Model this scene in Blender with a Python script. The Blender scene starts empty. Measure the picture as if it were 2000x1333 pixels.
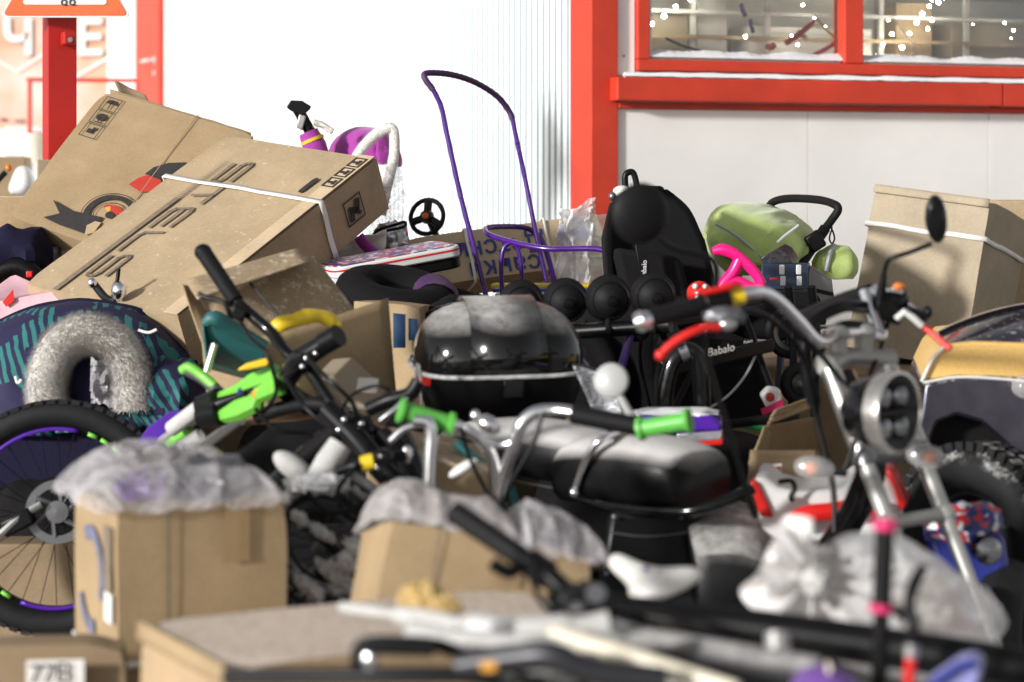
import bpy, bmesh, math, random
from mathutils import Vector, Matrix, noise

random.seed(7)
R = math.radians
scene = bpy.context.scene
COL = scene.collection

# ------------------------------------------------------------------ camera, sky, sun, exposure
F, CX, HY, EYE = 4484.0, 1000.0, 360.0, 1.45      # focal length in photo pixels, principal column, horizon row, eye height
cam_data = bpy.data.cameras.new('camera')
cam = bpy.data.objects.new('camera', cam_data)
COL.objects.link(cam)
cam.location = (0, 0, EYE)
cam.rotation_euler = (R(90), 0, 0)
cam_data.sensor_width = 36.0
cam_data.lens = F / 2000.0 * 36.0
cam_data.shift_y = -(666.5 - HY) / 2000.0
cam_data.clip_start = 0.1
cam_data.clip_end = 400.0
cam_data.dof.use_dof = True
cam_data.dof.focus_distance = 7.1
cam_data.dof.aperture_fstop = 2.6
scene.camera = cam

SUN = Vector((-0.735, -0.65, 0.262)).normalized()
world = bpy.data.worlds.new('World')
scene.world = world
world.use_nodes = True
wt = world.node_tree
for n in list(wt.nodes):
    wt.nodes.remove(n)
w_out = wt.nodes.new('ShaderNodeOutputWorld')
w_bg = wt.nodes.new('ShaderNodeBackground')
w_sky = wt.nodes.new('ShaderNodeTexSky')
w_sky.sky_type = 'NISHITA'
w_sky.sun_disc = False
w_sky.sun_elevation = math.asin(SUN.z)
w_sky.sun_rotation = math.atan2(SUN.x, SUN.y)
w_hs = wt.nodes.new('ShaderNodeHueSaturation')
w_hs.inputs['Saturation'].default_value = 0.10
wt.links.new(w_sky.outputs[0], w_hs.inputs['Color'])
wt.links.new(w_hs.outputs[0], w_bg.inputs['Color'])
w_bg.inputs['Strength'].default_value = 0.115
wt.links.new(w_bg.outputs[0], w_out.inputs['Surface'])

sun_data = bpy.data.lights.new('sun', 'SUN')
sun_data.energy = 3.9
sun_data.angle = R(5.0)
sun_data.color = (1.0, 0.98, 0.95)
sun = bpy.data.objects.new('sun', sun_data)
COL.objects.link(sun)
sun.location = (-6, -6, 8)
sun.rotation_euler = (-SUN).to_track_quat('-Z', 'Y').to_euler()

scene.view_settings.view_transform = 'Standard'
scene.view_settings.look = 'None'
scene.view_settings.gamma = 1.0
scene.view_settings.use_curve_mapping = False
scene.view_settings.exposure = 0.27
scene.cycles.use_denoising = True
scene.cycles.max_bounces = 8
scene.cycles.transparent_max_bounces = 16
scene.cycles.sample_clamp_indirect = 4.0
scene.cycles.caustics_reflective = False
scene.cycles.caustics_refractive = False

# ------------------------------------------------------------------ coordinates
def P(x, y, d):
    """the point of the place that stands d metres in front of the eye and shows at photo pixel x, y"""
    return Vector(((x - CX) / F * d, d, EYE - (y - HY) / F * d))

def PL(d, *xy):
    return [P(q[0], q[1], q[2] if len(q) > 2 else d) for q in xy]

def S(px, d):
    return px / F * d

def solve_corner(c, pu, pv, pw, d, iters=60):
    """depths of three corners next to a box corner so that the three edges are square to each other"""
    s = d / F
    u = (pu[0] - c[0], pu[1] - c[1]); v = (pv[0] - c[0], pv[1] - c[1]); w = (pw[0] - c[0], pw[1] - c[1])
    ab = -(u[0] * v[0] + u[1] * v[1]); ac = -(u[0] * w[0] + u[1] * w[1]); bc = -(v[0] * w[0] + v[1] * w[1])
    a2 = ab * ac / bc
    a = math.sqrt(max(a2, 1.0)) * (1 if ac > 0 else -1)      # w goes away from the eye
    b = ab / a; cc = ac / a
    dep = [d + a * s, d + b * s, d + cc * s]
    C0 = P(c[0], c[1], d)
    def res(dp):
        U = P(pu[0], pu[1], dp[0]) - C0; V = P(pv[0], pv[1], dp[1]) - C0; W = P(pw[0], pw[1], dp[2]) - C0
        return Vector((U.dot(V), U.dot(W), V.dot(W)))
    for _ in range(iters):
        r = res(dep)
        J = Matrix(((0,) * 3,) * 3)
        for k in range(3):
            dd = list(dep); dd[k] += 1e-4
            col = (res(dd) - r) / 1e-4
            for i in range(3):
                J[i][k] = col[i]
        try:
            st = J.inverted() @ r
        except Exception:
            break
        for k in range(3):
            dep[k] -= max(-0.2, min(0.2, st[k])) * 0.7
    return C0, P(pu[0], pu[1], dep[0]) - C0, P(pv[0], pv[1], dep[1]) - C0, P(pw[0], pw[1], dep[2]) - C0

def catmull(pts, n=6, closed=False):
    pts = [Vector(p) for p in pts]
    if len(pts) < 3:
        return pts
    out = []
    N = len(pts)
    rng = range(N) if closed else range(N - 1)
    for i in rng:
        p1, p2 = pts[i], pts[(i + 1) % N]
        p0 = pts[i - 1] if (closed or i > 0) else p1 * 2 - p2
        p3 = pts[(i + 2) % N] if (closed or i + 2 < N) else p2 * 2 - p1
        for k in range(n):
            t = k / n
            out.append(0.5 * ((2 * p1) + (p2 - p0) * t + (2 * p0 - 5 * p1 + 4 * p2 - p3) * t * t + (3 * p1 - p0 - 3 * p2 + p3) * t ** 3))
    if not closed:
        out.append(pts[-1])
    return out

def frame(axis, hint=(0, 0, 1)):
    a = Vector(axis).normalized()
    h = Vector(hint)
    if abs(a.dot(h.normalized())) > 0.97:
        h = Vector((1, 0, 0))
    x = h.cross(a).normalized()
    y = a.cross(x).normalized()
    return x, y, a

def fbm(p, s, seed=0.0):
    q = Vector(p) * s + Vector((seed, seed * 1.7, -seed))
    return noise.noise(q) + 0.5 * noise.noise(q * 2.1) + 0.25 * noise.noise(q * 4.3)

# ------------------------------------------------------------------ mesh builder
class MB:
    def __init__(self):
        self.v = []; self.f = []
    def add(self, vs, fs):
        o = len(self.v)
        self.v += [Vector(p) for p in vs]
        self.f += [tuple(i + o for i in f) for f in fs]
        return self
    def hexa(self, O, U, V, W):
        O, U, V, W = map(Vector, (O, U, V, W))
        p = [O, O + U, O + U + V, O + V, O + W, O + U + W, O + U + V + W, O + V + W]
        fs = [(0, 3, 2, 1), (4, 5, 6, 7), (0, 1, 5, 4), (1, 2, 6, 5), (2, 3, 7, 6), (3, 0, 4, 7)]
        if U.cross(V).dot(W) < 0:
            fs = [tuple(reversed(f)) for f in fs]
        return self.add(p, fs)
    def box(self, c, x, y, z):
        """centre and three full edge vectors"""
        c, x, y, z = map(Vector, (c, x, y, z))
        return self.hexa(c - x / 2 - y / 2 - z / 2, x, y, z)
    def abox(self, x0, x1, y0, y1, z0, z1):
        return self.hexa((x0, y0, z0), (x1 - x0, 0, 0), (0, y1 - y0, 0), (0, 0, z1 - z0))
    def tube(self, pts, r, n=10, sm=0, closed=False, caps=True, flat=1.0, hint=None):
        pts = catmull(pts, sm, closed) if sm else [Vector(p) for p in pts]
        N = len(pts)
        rr = r if isinstance(r, (list, tuple)) else None
        def rad(i):
            if rr is None:
                return r
            t = i / max(1, N - 1) * (len(rr) - 1)
            k = min(int(t), len(rr) - 2)
            return rr[k] + (rr[k + 1] - rr[k]) * (t - k)
        tang = []
        for i in range(N):
            if closed:
                t = pts[(i + 1) % N] - pts[i - 1]
            else:
                t = pts[min(i + 1, N - 1)] - pts[max(i - 1, 0)]
            tang.append(t.normalized() if t.length > 1e-9 else Vector((0, 0, 1)))
        x, y, _ = frame(tang[0], hint or (0.13, 0.21, 1))
        vs, fs = [], []
        for i in range(N):
            t = tang[i]
            x = (x - t * x.dot(t))
            x = x.normalized() if x.length > 1e-9 else frame(t)[0]
            y = t.cross(x)
            q = rad(i)
            for k in range(n):
                a = 2 * math.pi * k / n
                vs.append(pts[i] + x * (math.cos(a) * q) + y * (math.sin(a) * q * flat))
        M = N if closed else N - 1
        for i in range(M):
            j = (i + 1) % N
            for k in range(n):
                l = (k + 1) % n
                fs.append((i * n + k, i * n + l, j * n + l, j * n + k))
        if caps and not closed:
            fs.append(tuple(reversed(range(n))))
            fs.append(tuple((N - 1) * n + k for k in range(n)))
        return self.add(vs, fs)
    def lathe(self, prof, c, axis, n=32, a0=0.0, a1=2 * math.pi):
        """prof: list of (radius, height along axis)"""
        x, y, z = frame(axis)
        c = Vector(c)
        full = abs(a1 - a0 - 2 * math.pi) < 1e-6
        m = n if full else n + 1
        vs = []
        for (r, h) in prof:
            for k in range(m):
                a = a0 + (a1 - a0) * k / n
                vs.append(c + z * h + x * (r * math.cos(a)) + y * (r * math.sin(a)))
        fs = []
        for i in range(len(prof) - 1):
            for k in range(n):
                l = (k + 1) % m
                fs.append((i * m + k, i * m + l, (i + 1) * m + l, (i + 1) * m + k))
        return self.add(vs, fs)
    def torus(self, c, axis, Rr, r, n=48, m=12, flat=1.0, a0=0.0, a1=2 * math.pi):
        prof = [(Rr + r * math.cos(2 * math.pi * k / m), r * flat * math.sin(2 * math.pi * k / m)) for k in range(m + 1)]
        return self.lathe(prof, c, axis, n, a0, a1)
    def cyl(self, a, b, r, n=20, r2=None):
        a, b = Vector(a), Vector(b)
        L = (b - a).length
        r2 = r if r2 is None else r2
        return self.lathe([(1e-5, 0), (r, 0), (r2, L), (1e-5, L)], a, b - a, n)
    def ell(self, c, rx, ry, rz, n=28, m=16, mat=None, lump=0.0, ls=6.0, seed=0.0, vmin=-1.0):
        vs = []
        mt = mat or Matrix.Identity(3)
        for i in range(m + 1):
            t = math.pi * (i / m) - math.pi / 2
            t = max(t, math.asin(vmin))
            for k in range(n):
                a = 2 * math.pi * k / n
                q = Vector((math.cos(t) * math.cos(a), math.cos(t) * math.sin(a), math.sin(t)))
                w = 1 + lump * fbm(q, ls * 0.3, seed)
                vs.append(Vector(c) + mt @ Vector((q.x * rx * w, q.y * ry * w, q.z * rz * w)))
        fs = []
        for i in range(m):
            for k in range(n):
                l = (k + 1) % n
                fs.append((i * n + k, i * n + l, (i + 1) * n + l, (i + 1) * n + k))
        return self.add(vs, fs)
    def grid(self, fn, nu, nv):
        vs = [fn(i / nu, j / nv) for j in range(nv + 1) for i in range(nu + 1)]
        fs = [(j * (nu + 1) + i, j * (nu + 1) + i + 1, (j + 1) * (nu + 1) + i + 1, (j + 1) * (nu + 1) + i) for j in range(nv) for i in range(nu)]
        return self.add(vs, fs)
    def loft(self, rings, closed=True, caps=True):
        n = len(rings[0])
        vs = [p for r in rings for p in r]
        fs = []
        for i in range(len(rings) - 1):
            for k in range(n if closed else n - 1):
                l = (k + 1) % n
                fs.append((i * n + k, i * n + l, (i + 1) * n + l, (i + 1) * n + k))
        if caps and closed:
            fs.append(tuple(reversed(range(n))))
            fs.append(tuple((len(rings) - 1) * n + k for k in range(n)))
        return self.add(vs, fs)
    def prism(self, pts, ext):
        """flat outline pushed along ext"""
        pts = [Vector(p) for p in pts]
        ext = Vector(ext)
        n = len(pts)
        nor = Vector((0, 0, 0))
        for i in range(n):
            nor += (pts[i] - pts[0]).cross(pts[(i + 1) % n] - pts[0])
        if nor.dot(ext) > 0:
            pts = pts[::-1]
        vs = pts + [p + ext for p in pts]
        fs = [tuple(range(n)), tuple(reversed(range(n, 2 * n)))]
        for i in range(n):
            j = (i + 1) % n
            fs.append((j, i, n + i, n + j))
        return self.add(vs, fs)
    def build(self, name, mat, parent=None, smooth=True, bevel=0.0, angle=38, sub=0, thick=0.0, bseg=2, weld=False):
        base = Vector((0, 0, 0))
        if parent is not None:
            r = parent
            while r.parent is not None:
                r = r.parent
            base = Vector(r['base'])
        else:
            lo = [min(p[i] for p in self.v) for i in range(3)]
            hi = [max(p[i] for p in self.v) for i in range(3)]
            base = Vector(((lo[0] + hi[0]) / 2, (lo[1] + hi[1]) / 2, lo[2]))
        me = bpy.data.meshes.new(name)
        me.from_pydata([p - base for p in self.v], [], self.f)
        if weld:
            bm = bmesh.new(); bm.from_mesh(me)
            bmesh.ops.remove_doubles(bm, verts=bm.verts, dist=1e-5)
            bmesh.ops.recalc_face_normals(bm, faces=bm.faces)
            bm.to_mesh(me); bm.free()
        me.update()
        if smooth:
            for p in me.polygons:
                p.use_smooth = True
            try:
                me.set_sharp_from_angle(angle=R(angle))
            except Exception:
                pass
        me.materials.append(MAT[mat] if isinstance(mat, str) else mat)
        o = bpy.data.objects.new(name, me)
        COL.objects.link(o)
        if parent is None:
            o.location = base
            o['base'] = tuple(base)
        else:
            o.parent = parent
        if thick:
            m = o.modifiers.new('thickness', 'SOLIDIFY'); m.thickness = thick; m.offset = 0
        if bevel:
            m = o.modifiers.new('edges', 'BEVEL'); m.width = bevel; m.segments = bseg; m.limit_method = 'ANGLE'; m.angle_limit = R(40)
            m.harden_normals = False
        if sub:
            m = o.modifiers.new('round', 'SUBSURF'); m.levels = sub; m.render_levels = sub
        return o

def thing(name, label, cat, loc, group=None):
    o = bpy.data.objects.new(name, None)
    COL.objects.link(o)
    o.empty_display_size = 0.1
    o.location = loc
    o['base'] = tuple(loc)
    o['label'] = label
    o['category'] = cat
    if group:
        o['group'] = group
    return o

def tag(o, label, cat, group=None):
    o['label'] = label; o['category'] = cat
    if group:
        o['group'] = group
    return o

def part(name, mat, parent, fn, **kw):
    m = MB(); fn(m)
    return m.build(name, mat, parent, **kw)

def lettering(name, body, O, U, V, height, mat, parent, bold=0.0, align='LEFT', space=1.0, lift=0.0015):
    """flat print: letters along U, upwards along V, on the plane through O"""
    c = bpy.data.curves.new('letters', 'FONT')
    c.body = body; c.size = 1.0; c.align_x = align; c.space_character = space
    c.offset = bold
    tmp = bpy.data.objects.new('letters', c)
    me0 = bpy.data.meshes.new_from_object(tmp)
    U = Vector(U).normalized(); V = Vector(V).normalized(); Nn = U.cross(V)
    m = MB()
    vs = [Vector(O) + U * (q.co.x * height) + V * (q.co.y * height) + Nn * lift for q in me0.vertices]
    m.add(vs, [tuple(p.vertices) for p in me0.polygons])
    bpy.data.objects.remove(tmp); bpy.data.meshes.remove(me0)
    return m.build(name, mat, parent, smooth=False)

def flat_print(name, polys, O, U, V, mat, parent, lift=0.0012):
    """flat ink shapes; polys in metres along U and V"""
    U = Vector(U).normalized(); V = Vector(V).normalized(); Nn = U.cross(V)
    m = MB()
    for pg in polys:
        vs = [Vector(O) + U * a + V * b + Nn * lift for (a, b) in pg]
        m.add(vs, [tuple(range(len(vs)))])
    return m.build(name, mat, parent, smooth=False)

def ring_poly(cx, cy, r0, r1, a0=0, a1=360, n=28):
    out = []
    for k in range(n):
        t0 = R(a0 + (a1 - a0) * k / n); t1 = R(a0 + (a1 - a0) * (k + 1) / n)
        out.append([(cx + r0 * math.cos(t0), cy + r0 * math.sin(t0)), (cx + r1 * math.cos(t0), cy + r1 * math.sin(t0)),
                    (cx + r1 * math.cos(t1), cy + r1 * math.sin(t1)), (cx + r0 * math.cos(t1), cy + r0 * math.sin(t1))])
    return out

def stroke(pts, w):
    out = []
    for (a, b) in zip(pts, pts[1:]):
        dx, dy = b[0] - a[0], b[1] - a[1]
        L = math.hypot(dx, dy) or 1
        nx, ny = -dy / L * w / 2, dx / L * w / 2
        ex, ey = dx / L * w * 0.25, dy / L * w * 0.25
        out.append([(a[0] + nx - ex, a[1] + ny - ey), (a[0] - nx - ex, a[1] - ny - ey), (b[0] - nx + ex, b[1] - ny + ey), (b[0] + nx + ex, b[1] + ny + ey)])
    return out

# ------------------------------------------------------------------ materials
MAT = {}
def nodes_of(name):
    m = bpy.data.materials.new(name)
    m.use_nodes = True
    MAT[name] = m
    nt = m.node_tree
    b = nt.nodes['Principled BSDF']
    return m, nt, b

def nn(nt, kind, **inp):
    n = nt.nodes.new(kind)
    for k, v in inp.items():
        n.inputs[k.replace('_', ' ')].default_value = v
    return n

def basic(name, col, rough=0.5, metal=0.0, spec=0.5, var=0.12, scale=14.0, bump=0.0, bscale=60.0, coat=0.0, snow=0.0, snow_scale=9.0, snow_lo=0.35,
          sheen=0.0, soft=0.0, emis=None, rvar=0.15, alpha=1.0, trans=0.0, dirt=0.0):
    """one colour with slight mottling, fine relief and, where asked, snow lying on what faces up"""
    m, nt, b = nodes_of(name)
    L = nt.links.new
    tc = nt.nodes.new('ShaderNodeTexCoord')
    no = nn(nt, 'ShaderNodeTexNoise', Scale=scale, Detail=5.0, Roughness=0.6)
    L(tc.outputs['Object'], no.inputs['Vector'])
    rmp = nt.nodes.new('ShaderNodeMapRange')
    rmp.inputs['From Min'].default_value = 0.25; rmp.inputs['From Max'].default_value = 0.75
    rmp.inputs['To Min'].default_value = 1 - var; rmp.inputs['To Max'].default_value = 1 + var
    L(no.outputs['Fac'], rmp.inputs['Value'])
    mul = nt.nodes.new('ShaderNodeVectorMath'); mul.operation = 'SCALE'
    mul.inputs[0].default_value = col[:3]
    L(rmp.outputs[0], mul.inputs['Scale'])
    colour = mul.outputs[0]
    rr = nt.nodes.new('ShaderNodeMapRange')
    rr.inputs['To Min'].default_value = max(0.02, rough - rvar * 0.6); rr.inputs['To Max'].default_value = min(1, rough + rvar * 0.6)
    L(no.outputs['Fac'], rr.inputs['Value'])
    roughness = rr.outputs[0]
    if snow > 0:
        geo = nt.nodes.new('ShaderNodeNewGeometry')
        sep = nt.nodes.new('ShaderNodeSeparateXYZ'); L(geo.outputs['Normal'], sep.inputs[0])
        up = nt.nodes.new('ShaderNodeMapRange'); up.inputs['From Min'].default_value = snow_lo; up.inputs['From Max'].default_value = min(1.0, snow_lo + 0.45)
        L(sep.outputs['Z'], up.inputs['Value'])
        n2 = nn(nt, 'ShaderNodeTexNoise', Scale=snow_scale, Detail=8.0, Roughness=0.75)
        L(tc.outputs['Object'], n2.inputs['Vector'])
        th = nt.nodes.new('ShaderNodeMapRange'); th.inputs['From Min'].default_value = 0.62 - 0.35 * snow - soft * 0.3; th.inputs['From Max'].default_value = 0.72 - 0.25 * snow + soft * 0.3
        th.inputs['To Max'].default_value = 1.0 - 0.25 * soft
        L(n2.outputs['Fac'], th.inputs['Value'])
        mm = nt.nodes.new('ShaderNodeMath'); mm.operation = 'MULTIPLY'; mm.use_clamp = True
        L(up.outputs[0], mm.inputs[0]); L(th.outputs[0], mm.inputs[1])
        mx = nt.nodes.new('ShaderNodeMix'); mx.data_type = 'RGBA'
        L(mm.outputs[0], mx.inputs[0]); L(colour, mx.inputs[6]); mx.inputs[7].default_value = (0.62, 0.60, 0.58, 1)
        colour = mx.outputs[2]
        mr = nt.nodes.new('ShaderNodeMix'); mr.data_type = 'FLOAT'
        L(mm.outputs[0], mr.inputs[0]); L(roughness, mr.inputs[2]); mr.inputs[3].default_value = 0.85
        roughness = mr.outputs[0]
        if metal:
            me_ = nt.nodes.new('ShaderNodeMath'); me_.operation = 'MULTIPLY_ADD'
            L(mm.outputs[0], me_.inputs[0]); me_.inputs[1].default_value = -metal; me_.inputs[2].default_value = metal
            L(me_.outputs[0], b.inputs['Metallic'])
    L(colour, b.inputs['Base Color'])
    L(roughness, b.inputs['Roughness'])
    if not (snow and metal):
        b.inputs['Metallic'].default_value = metal
    b.inputs['Specular IOR Level'].default_value = spec
    b.inputs['Coat Weight'].default_value = coat
    b.inputs['Coat Roughness'].default_value = 0.06
    if sheen:
        b.inputs['Sheen Weight'].default_value = sheen
    if alpha < 1:
        b.inputs['Alpha'].default_value = alpha
    if trans:
        b.inputs['Transmission Weight'].default_value = trans
    if emis:
        b.inputs['Emission Color'].default_value = (*emis[0], 1); b.inputs['Emission Strength'].default_value = emis[1]
    if bump:
        n3 = nn(nt, 'ShaderNodeTexNoise', Scale=bscale, Detail=4.0)
        L(tc.outputs['Object'], n3.inputs['Vector'])
        bp = nt.nodes.new('ShaderNodeBump'); bp.inputs['Strength'].default_value = bump; bp.inputs['Distance'].default_value = 0.004
        L(n3.outputs['Fac'], bp.inputs['Height']); L(bp.outputs[0], b.inputs['Normal'])
    return m

def card(name, col, snow=0.0, lo=0.35, snow_scale=14.0):
    """corrugated cardboard: soft flute lines, blotches, scuffs"""
    m, nt, b = nodes_of(name)
    L = nt.links.new
    tc = nt.nodes.new('ShaderNodeTexCoord')
    big = nn(nt, 'ShaderNodeTexNoise', Scale=5.0, Detail=6.0, Roughness=0.65); L(tc.outputs['Object'], big.inputs['Vector'])
    fine = nn(nt, 'ShaderNodeTexNoise', Scale=120.0, Detail=3.0); L(tc.outputs['Object'], fine.inputs['Vector'])
    add = nt.nodes.new('ShaderNodeMath'); add.operation = 'ADD'
    L(big.outputs['Fac'], add.inputs[0])
    sc = nt.nodes.new('ShaderNodeMath'); sc.operation = 'MULTIPLY'; sc.inputs[1].default_value = 0.45
    L(fine.outputs['Fac'], sc.inputs[0]); L(sc.outputs[0], add.inputs[1])
    mr = nt.nodes.new('ShaderNodeMapRange'); mr.inputs['From Min'].default_value = 0.4; mr.inputs['From Max'].default_value = 1.05
    mr.inputs['To Min'].default_value = 0.72; mr.inputs['To Max'].default_value = 1.18
    L(add.outputs[0], mr.inputs['Value'])
    mul = nt.nodes.new('ShaderNodeVectorMath'); mul.operation = 'SCALE'; mul.inputs[0].default_value = col
    L(mr.outputs[0], mul.inputs['Scale'])
    colour = mul.outputs[0]
    # pale scuffs
    sv = nn(nt, 'ShaderNodeTexNoise', Scale=26.0, Detail=7.0, Roughness=0.7); L(tc.outputs['Object'], sv.inputs['Vector'])
    st = nt.nodes.new('ShaderNodeMapRange'); st.inputs['From Min'].default_value = 0.66; st.inputs['From Max'].default_value = 0.76; st.inputs['To Max'].default_value = 0.45
    L(sv.outputs['Fac'], st.inputs['Value'])
    mx0 = nt.nodes.new('ShaderNodeMix'); mx0.data_type = 'RGBA'
    L(st.outputs[0], mx0.inputs[0]); L(colour, mx0.inputs[6]); mx0.inputs[7].default_value = (min(1, col[0] * 1.5), min(1, col[1] * 1.6), min(1, col[2] * 1.9), 1)
    colour = mx0.outputs[2]
    b.inputs['Roughness'].default_value = 0.78
    b.inputs['Specular IOR Level'].default_value = 0.3
    if snow > 0:
        geo = nt.nodes.new('ShaderNodeNewGeometry')
        sep = nt.nodes.new('ShaderNodeSeparateXYZ'); L(geo.outputs['Normal'], sep.inputs[0])
        up = nt.nodes.new('ShaderNodeMapRange'); up.inputs['From Min'].default_value = lo; up.inputs['From Max'].default_value = lo + 0.3
        L(sep.outputs['Z'], up.inputs['Value'])
        n2 = nn(nt, 'ShaderNodeTexNoise', Scale=snow_scale, Detail=9.0, Roughness=0.8); L(tc.outputs['Object'], n2.inputs['Vector'])
        th = nt.nodes.new('ShaderNodeMapRange'); th.inputs['From Min'].default_value = 0.66 - 0.4 * snow; th.inputs['From Max'].default_value = 0.74 - 0.25 * snow
        L(n2.outputs['Fac'], th.inputs['Value'])
        mm = nt.nodes.new('ShaderNodeMath'); mm.operation = 'MULTIPLY'; mm.use_clamp = True
        L(up.outputs[0], mm.inputs[0]); L(th.outputs[0], mm.inputs[1])
        mx = nt.nodes.new('ShaderNodeMix'); mx.data_type = 'RGBA'
        L(mm.outputs[0], mx.inputs[0]); L(colour, mx.inputs[6]); mx.inputs[7].default_value = (0.70, 0.59, 0.50, 1)
        colour = mx.outputs[2]
    L(colour, b.inputs['Base Color'])
    bp = nt.nodes.new('ShaderNodeBump'); bp.inputs['Strength'].default_value = 0.25; bp.inputs['Distance'].default_value = 0.004
    L(big.outputs['Fac'], bp.inputs['Height']); L(bp.outputs[0], b.inputs['Normal'])
    return m

card('cardboard', (0.37, 0.265, 0.150))
card('cardboard_pale', (0.45, 0.335, 0.205))
card('cardboard_lap', (0.56, 0.43, 0.28))
card('cardboard_grey', (0.38, 0.31, 0.22))
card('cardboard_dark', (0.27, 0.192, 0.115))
card('cardboard_dusted', (0.42, 0.315, 0.195), snow=0.18, lo=0.2, snow_scale=30)
card('cardboard_snowed', (0.37, 0.27, 0.16), snow=0.34, lo=0.2, snow_scale=30)
card('cardboard_frosted', (0.42, 0.30, 0.18), snow=0.8, lo=0.45, snow_scale=60)
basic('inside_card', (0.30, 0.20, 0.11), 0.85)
basic('black_plastic', (0.0045, 0.0045, 0.005), 0.36, spec=0.2, bump=0.05)
basic('black_gloss', (0.004, 0.004, 0.0045), 0.10, spec=0.35, coat=0.15, rvar=0.04)
basic('black_gloss_snowy', (0.004, 0.004, 0.0045), 0.10, spec=0.4, coat=0.1, snow=0.80, snow_lo=0.45, snow_scale=34, soft=0.6)
basic('black_matte', (0.0075, 0.007, 0.0075), 0.6, spec=0.18, bump=0.15, bscale=90)
basic('black_seat', (0.005, 0.005, 0.0055), 0.36, spec=0.2, bump=0.1, bscale=120, snow=1.6, snow_lo=0.30, snow_scale=22, soft=0.5)
basic('black_dusted', (0.006, 0.006, 0.007), 0.5, spec=0.3, snow=0.75, snow_lo=0.30, snow_scale=26, soft=0.6)
basic('rubber', (0.010, 0.010, 0.0105), 0.66, spec=0.3, bump=0.2, bscale=40)
basic('rubber_snowy', (0.009, 0.009, 0.0095), 0.7, spec=0.3, bump=0.2, bscale=40, snow=0.55, snow_lo=0.15, snow_scale=18)
basic('rubber_dusted', (0.009, 0.009, 0.0095), 0.7, spec=0.3, bump=0.2, bscale=40, snow=0.36, snow_lo=0.25, snow_scale=30)
basic('chrome', (0.88, 0.88, 0.90), 0.20, metal=1.0, var=0.04, rvar=0.06)
basic('aluminium', (0.46, 0.455, 0.44), 0.36, metal=0.85, var=0.08)
basic('silver_paint', (0.36, 0.355, 0.335), 0.42, metal=0.4, var=0.06)
basic('grey_metal', (0.20, 0.20, 0.21), 0.4, metal=0.8)
basic('dark_metal', (0.05, 0.05, 0.055), 0.38, metal=0.7)
basic('red_paint', (0.58, 0.046, 0.020), 0.45, var=0.22, scale=3.5, bump=0.06, bscale=14)
basic('red_post', (0.44, 0.014, 0.010), 0.45, var=0.10, scale=5)
basic('white_panel', (0.87, 0.855, 0.82), 0.45, var=0.06, scale=2.6, bump=0.02, bscale=12)
basic('white_sheet', (0.86, 0.87, 0.87), 0.40, var=0.02, scale=3)
basic('rib_shade_grey', (0.24, 0.31, 0.33), 0.5, var=0.03)  # shading of the wall ribs, put into the colour
basic('purple_paint', (0.06, 0.008, 0.20), 0.28, var=0.1, coat=0.4)
basic('purple_plastic', (0.07, 0.010, 0.30), 0.35)
basic('lime', (0.17, 0.52, 0.06), 0.35, var=0.06)
basic('lime_grip', (0.10, 0.42, 0.06), 0.45, var=0.06, bump=0.1)
basic('green_paint', (0.01, 0.30, 0.06), 0.35)
basic('teal', (0.02, 0.115, 0.115), 0.5, var=0.1)
basic('yellow', (0.75, 0.52, 0.02), 0.42, var=0.06)
basic('pink', (0.85, 0.01, 0.20), 0.33, var=0.06)
basic('hot_pink', (0.62, 0.02, 0.13), 0.4)
basic('red_plastic', (0.62, 0.015, 0.012), 0.32)
basic('white_plastic', (0.72, 0.71, 0.69), 0.38, var=0.05)
basic('cream', (0.72, 0.66, 0.52), 0.4)
basic('green_fabric', (0.44, 0.55, 0.17), 0.85, var=0.1, bump=0.3, bscale=150, sheen=0.3)
basic('black_fabric', (0.0055, 0.005, 0.006), 0.9, spec=0.2, var=0.2, bump=0.3, bscale=150)
basic('navy_fabric', (0.009, 0.008, 0.026), 0.9, spec=0.2, var=0.25, bump=0.3, bscale=110)
basic('magenta_fabric', (0.34, 0.030, 0.30), 0.8, var=0.2, bump=0.3, bscale=120, sheen=0.3)
basic('grey_piping', (0.45, 0.45, 0.47), 0.5)
basic('white_fur', (0.80, 0.77, 0.72), 0.95, var=0.1, bump=0.8, bscale=160, sheen=0.5)
basic('grey_fur', (0.60, 0.57, 0.53), 0.95, var=0.16, scale=9, bump=0.15, bscale=60, sheen=0.3)
basic('strap_white', (0.78, 0.76, 0.72), 0.5)
basic('ink_black', (0.030, 0.026, 0.026), 0.7, var=0.3, scale=60)
basic('ink_grey', (0.20, 0.155, 0.11), 0.75, var=0.25, scale=60)
basic('ink_blue', (0.045, 0.055, 0.23), 0.75, var=0.25, scale=60)
basic('ink_red', (0.46, 0.035, 0.022), 0.7, var=0.2)
basic('ink_orange', (0.70, 0.34, 0.04), 0.7, var=0.2)
basic('mirror_back', (0.36, 0.36, 0.35), 0.4)
basic('paper', (0.72, 0.70, 0.66), 0.7, var=0.05)
basic('blue_card', (0.05, 0.13, 0.30), 0.6)
basic('navy_card', (0.03, 0.045, 0.085), 0.45, var=0.4, scale=70)
basic('snow_dirty', (0.68, 0.64, 0.61), 0.9, var=0.3, scale=40, bump=0.5, bscale=90)
basic('snow', (0.78, 0.78, 0.79), 0.8, var=0.04, bump=0.5, bscale=80)
basic('orange_sign', (0.66, 0.115, 0.022), 0.5)
basic('yellow_body', (0.78, 0.49, 0.15), 0.45, var=0.14, scale=160, coat=0.2)
basic('car_black', (0.11, 0.105, 0.135), 0.22, metal=0.9, var=0.5, scale=7, coat=0.5, snow=0.3, snow_lo=0.1, snow_scale=60, bump=0.08, bscale=9)
basic('amber', (0.85, 0.22, 0.03), 0.2, trans=0.3)
basic('clear_lens', (0.78, 0.76, 0.74), 0.12, alpha=0.30, coat=0.6)
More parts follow.
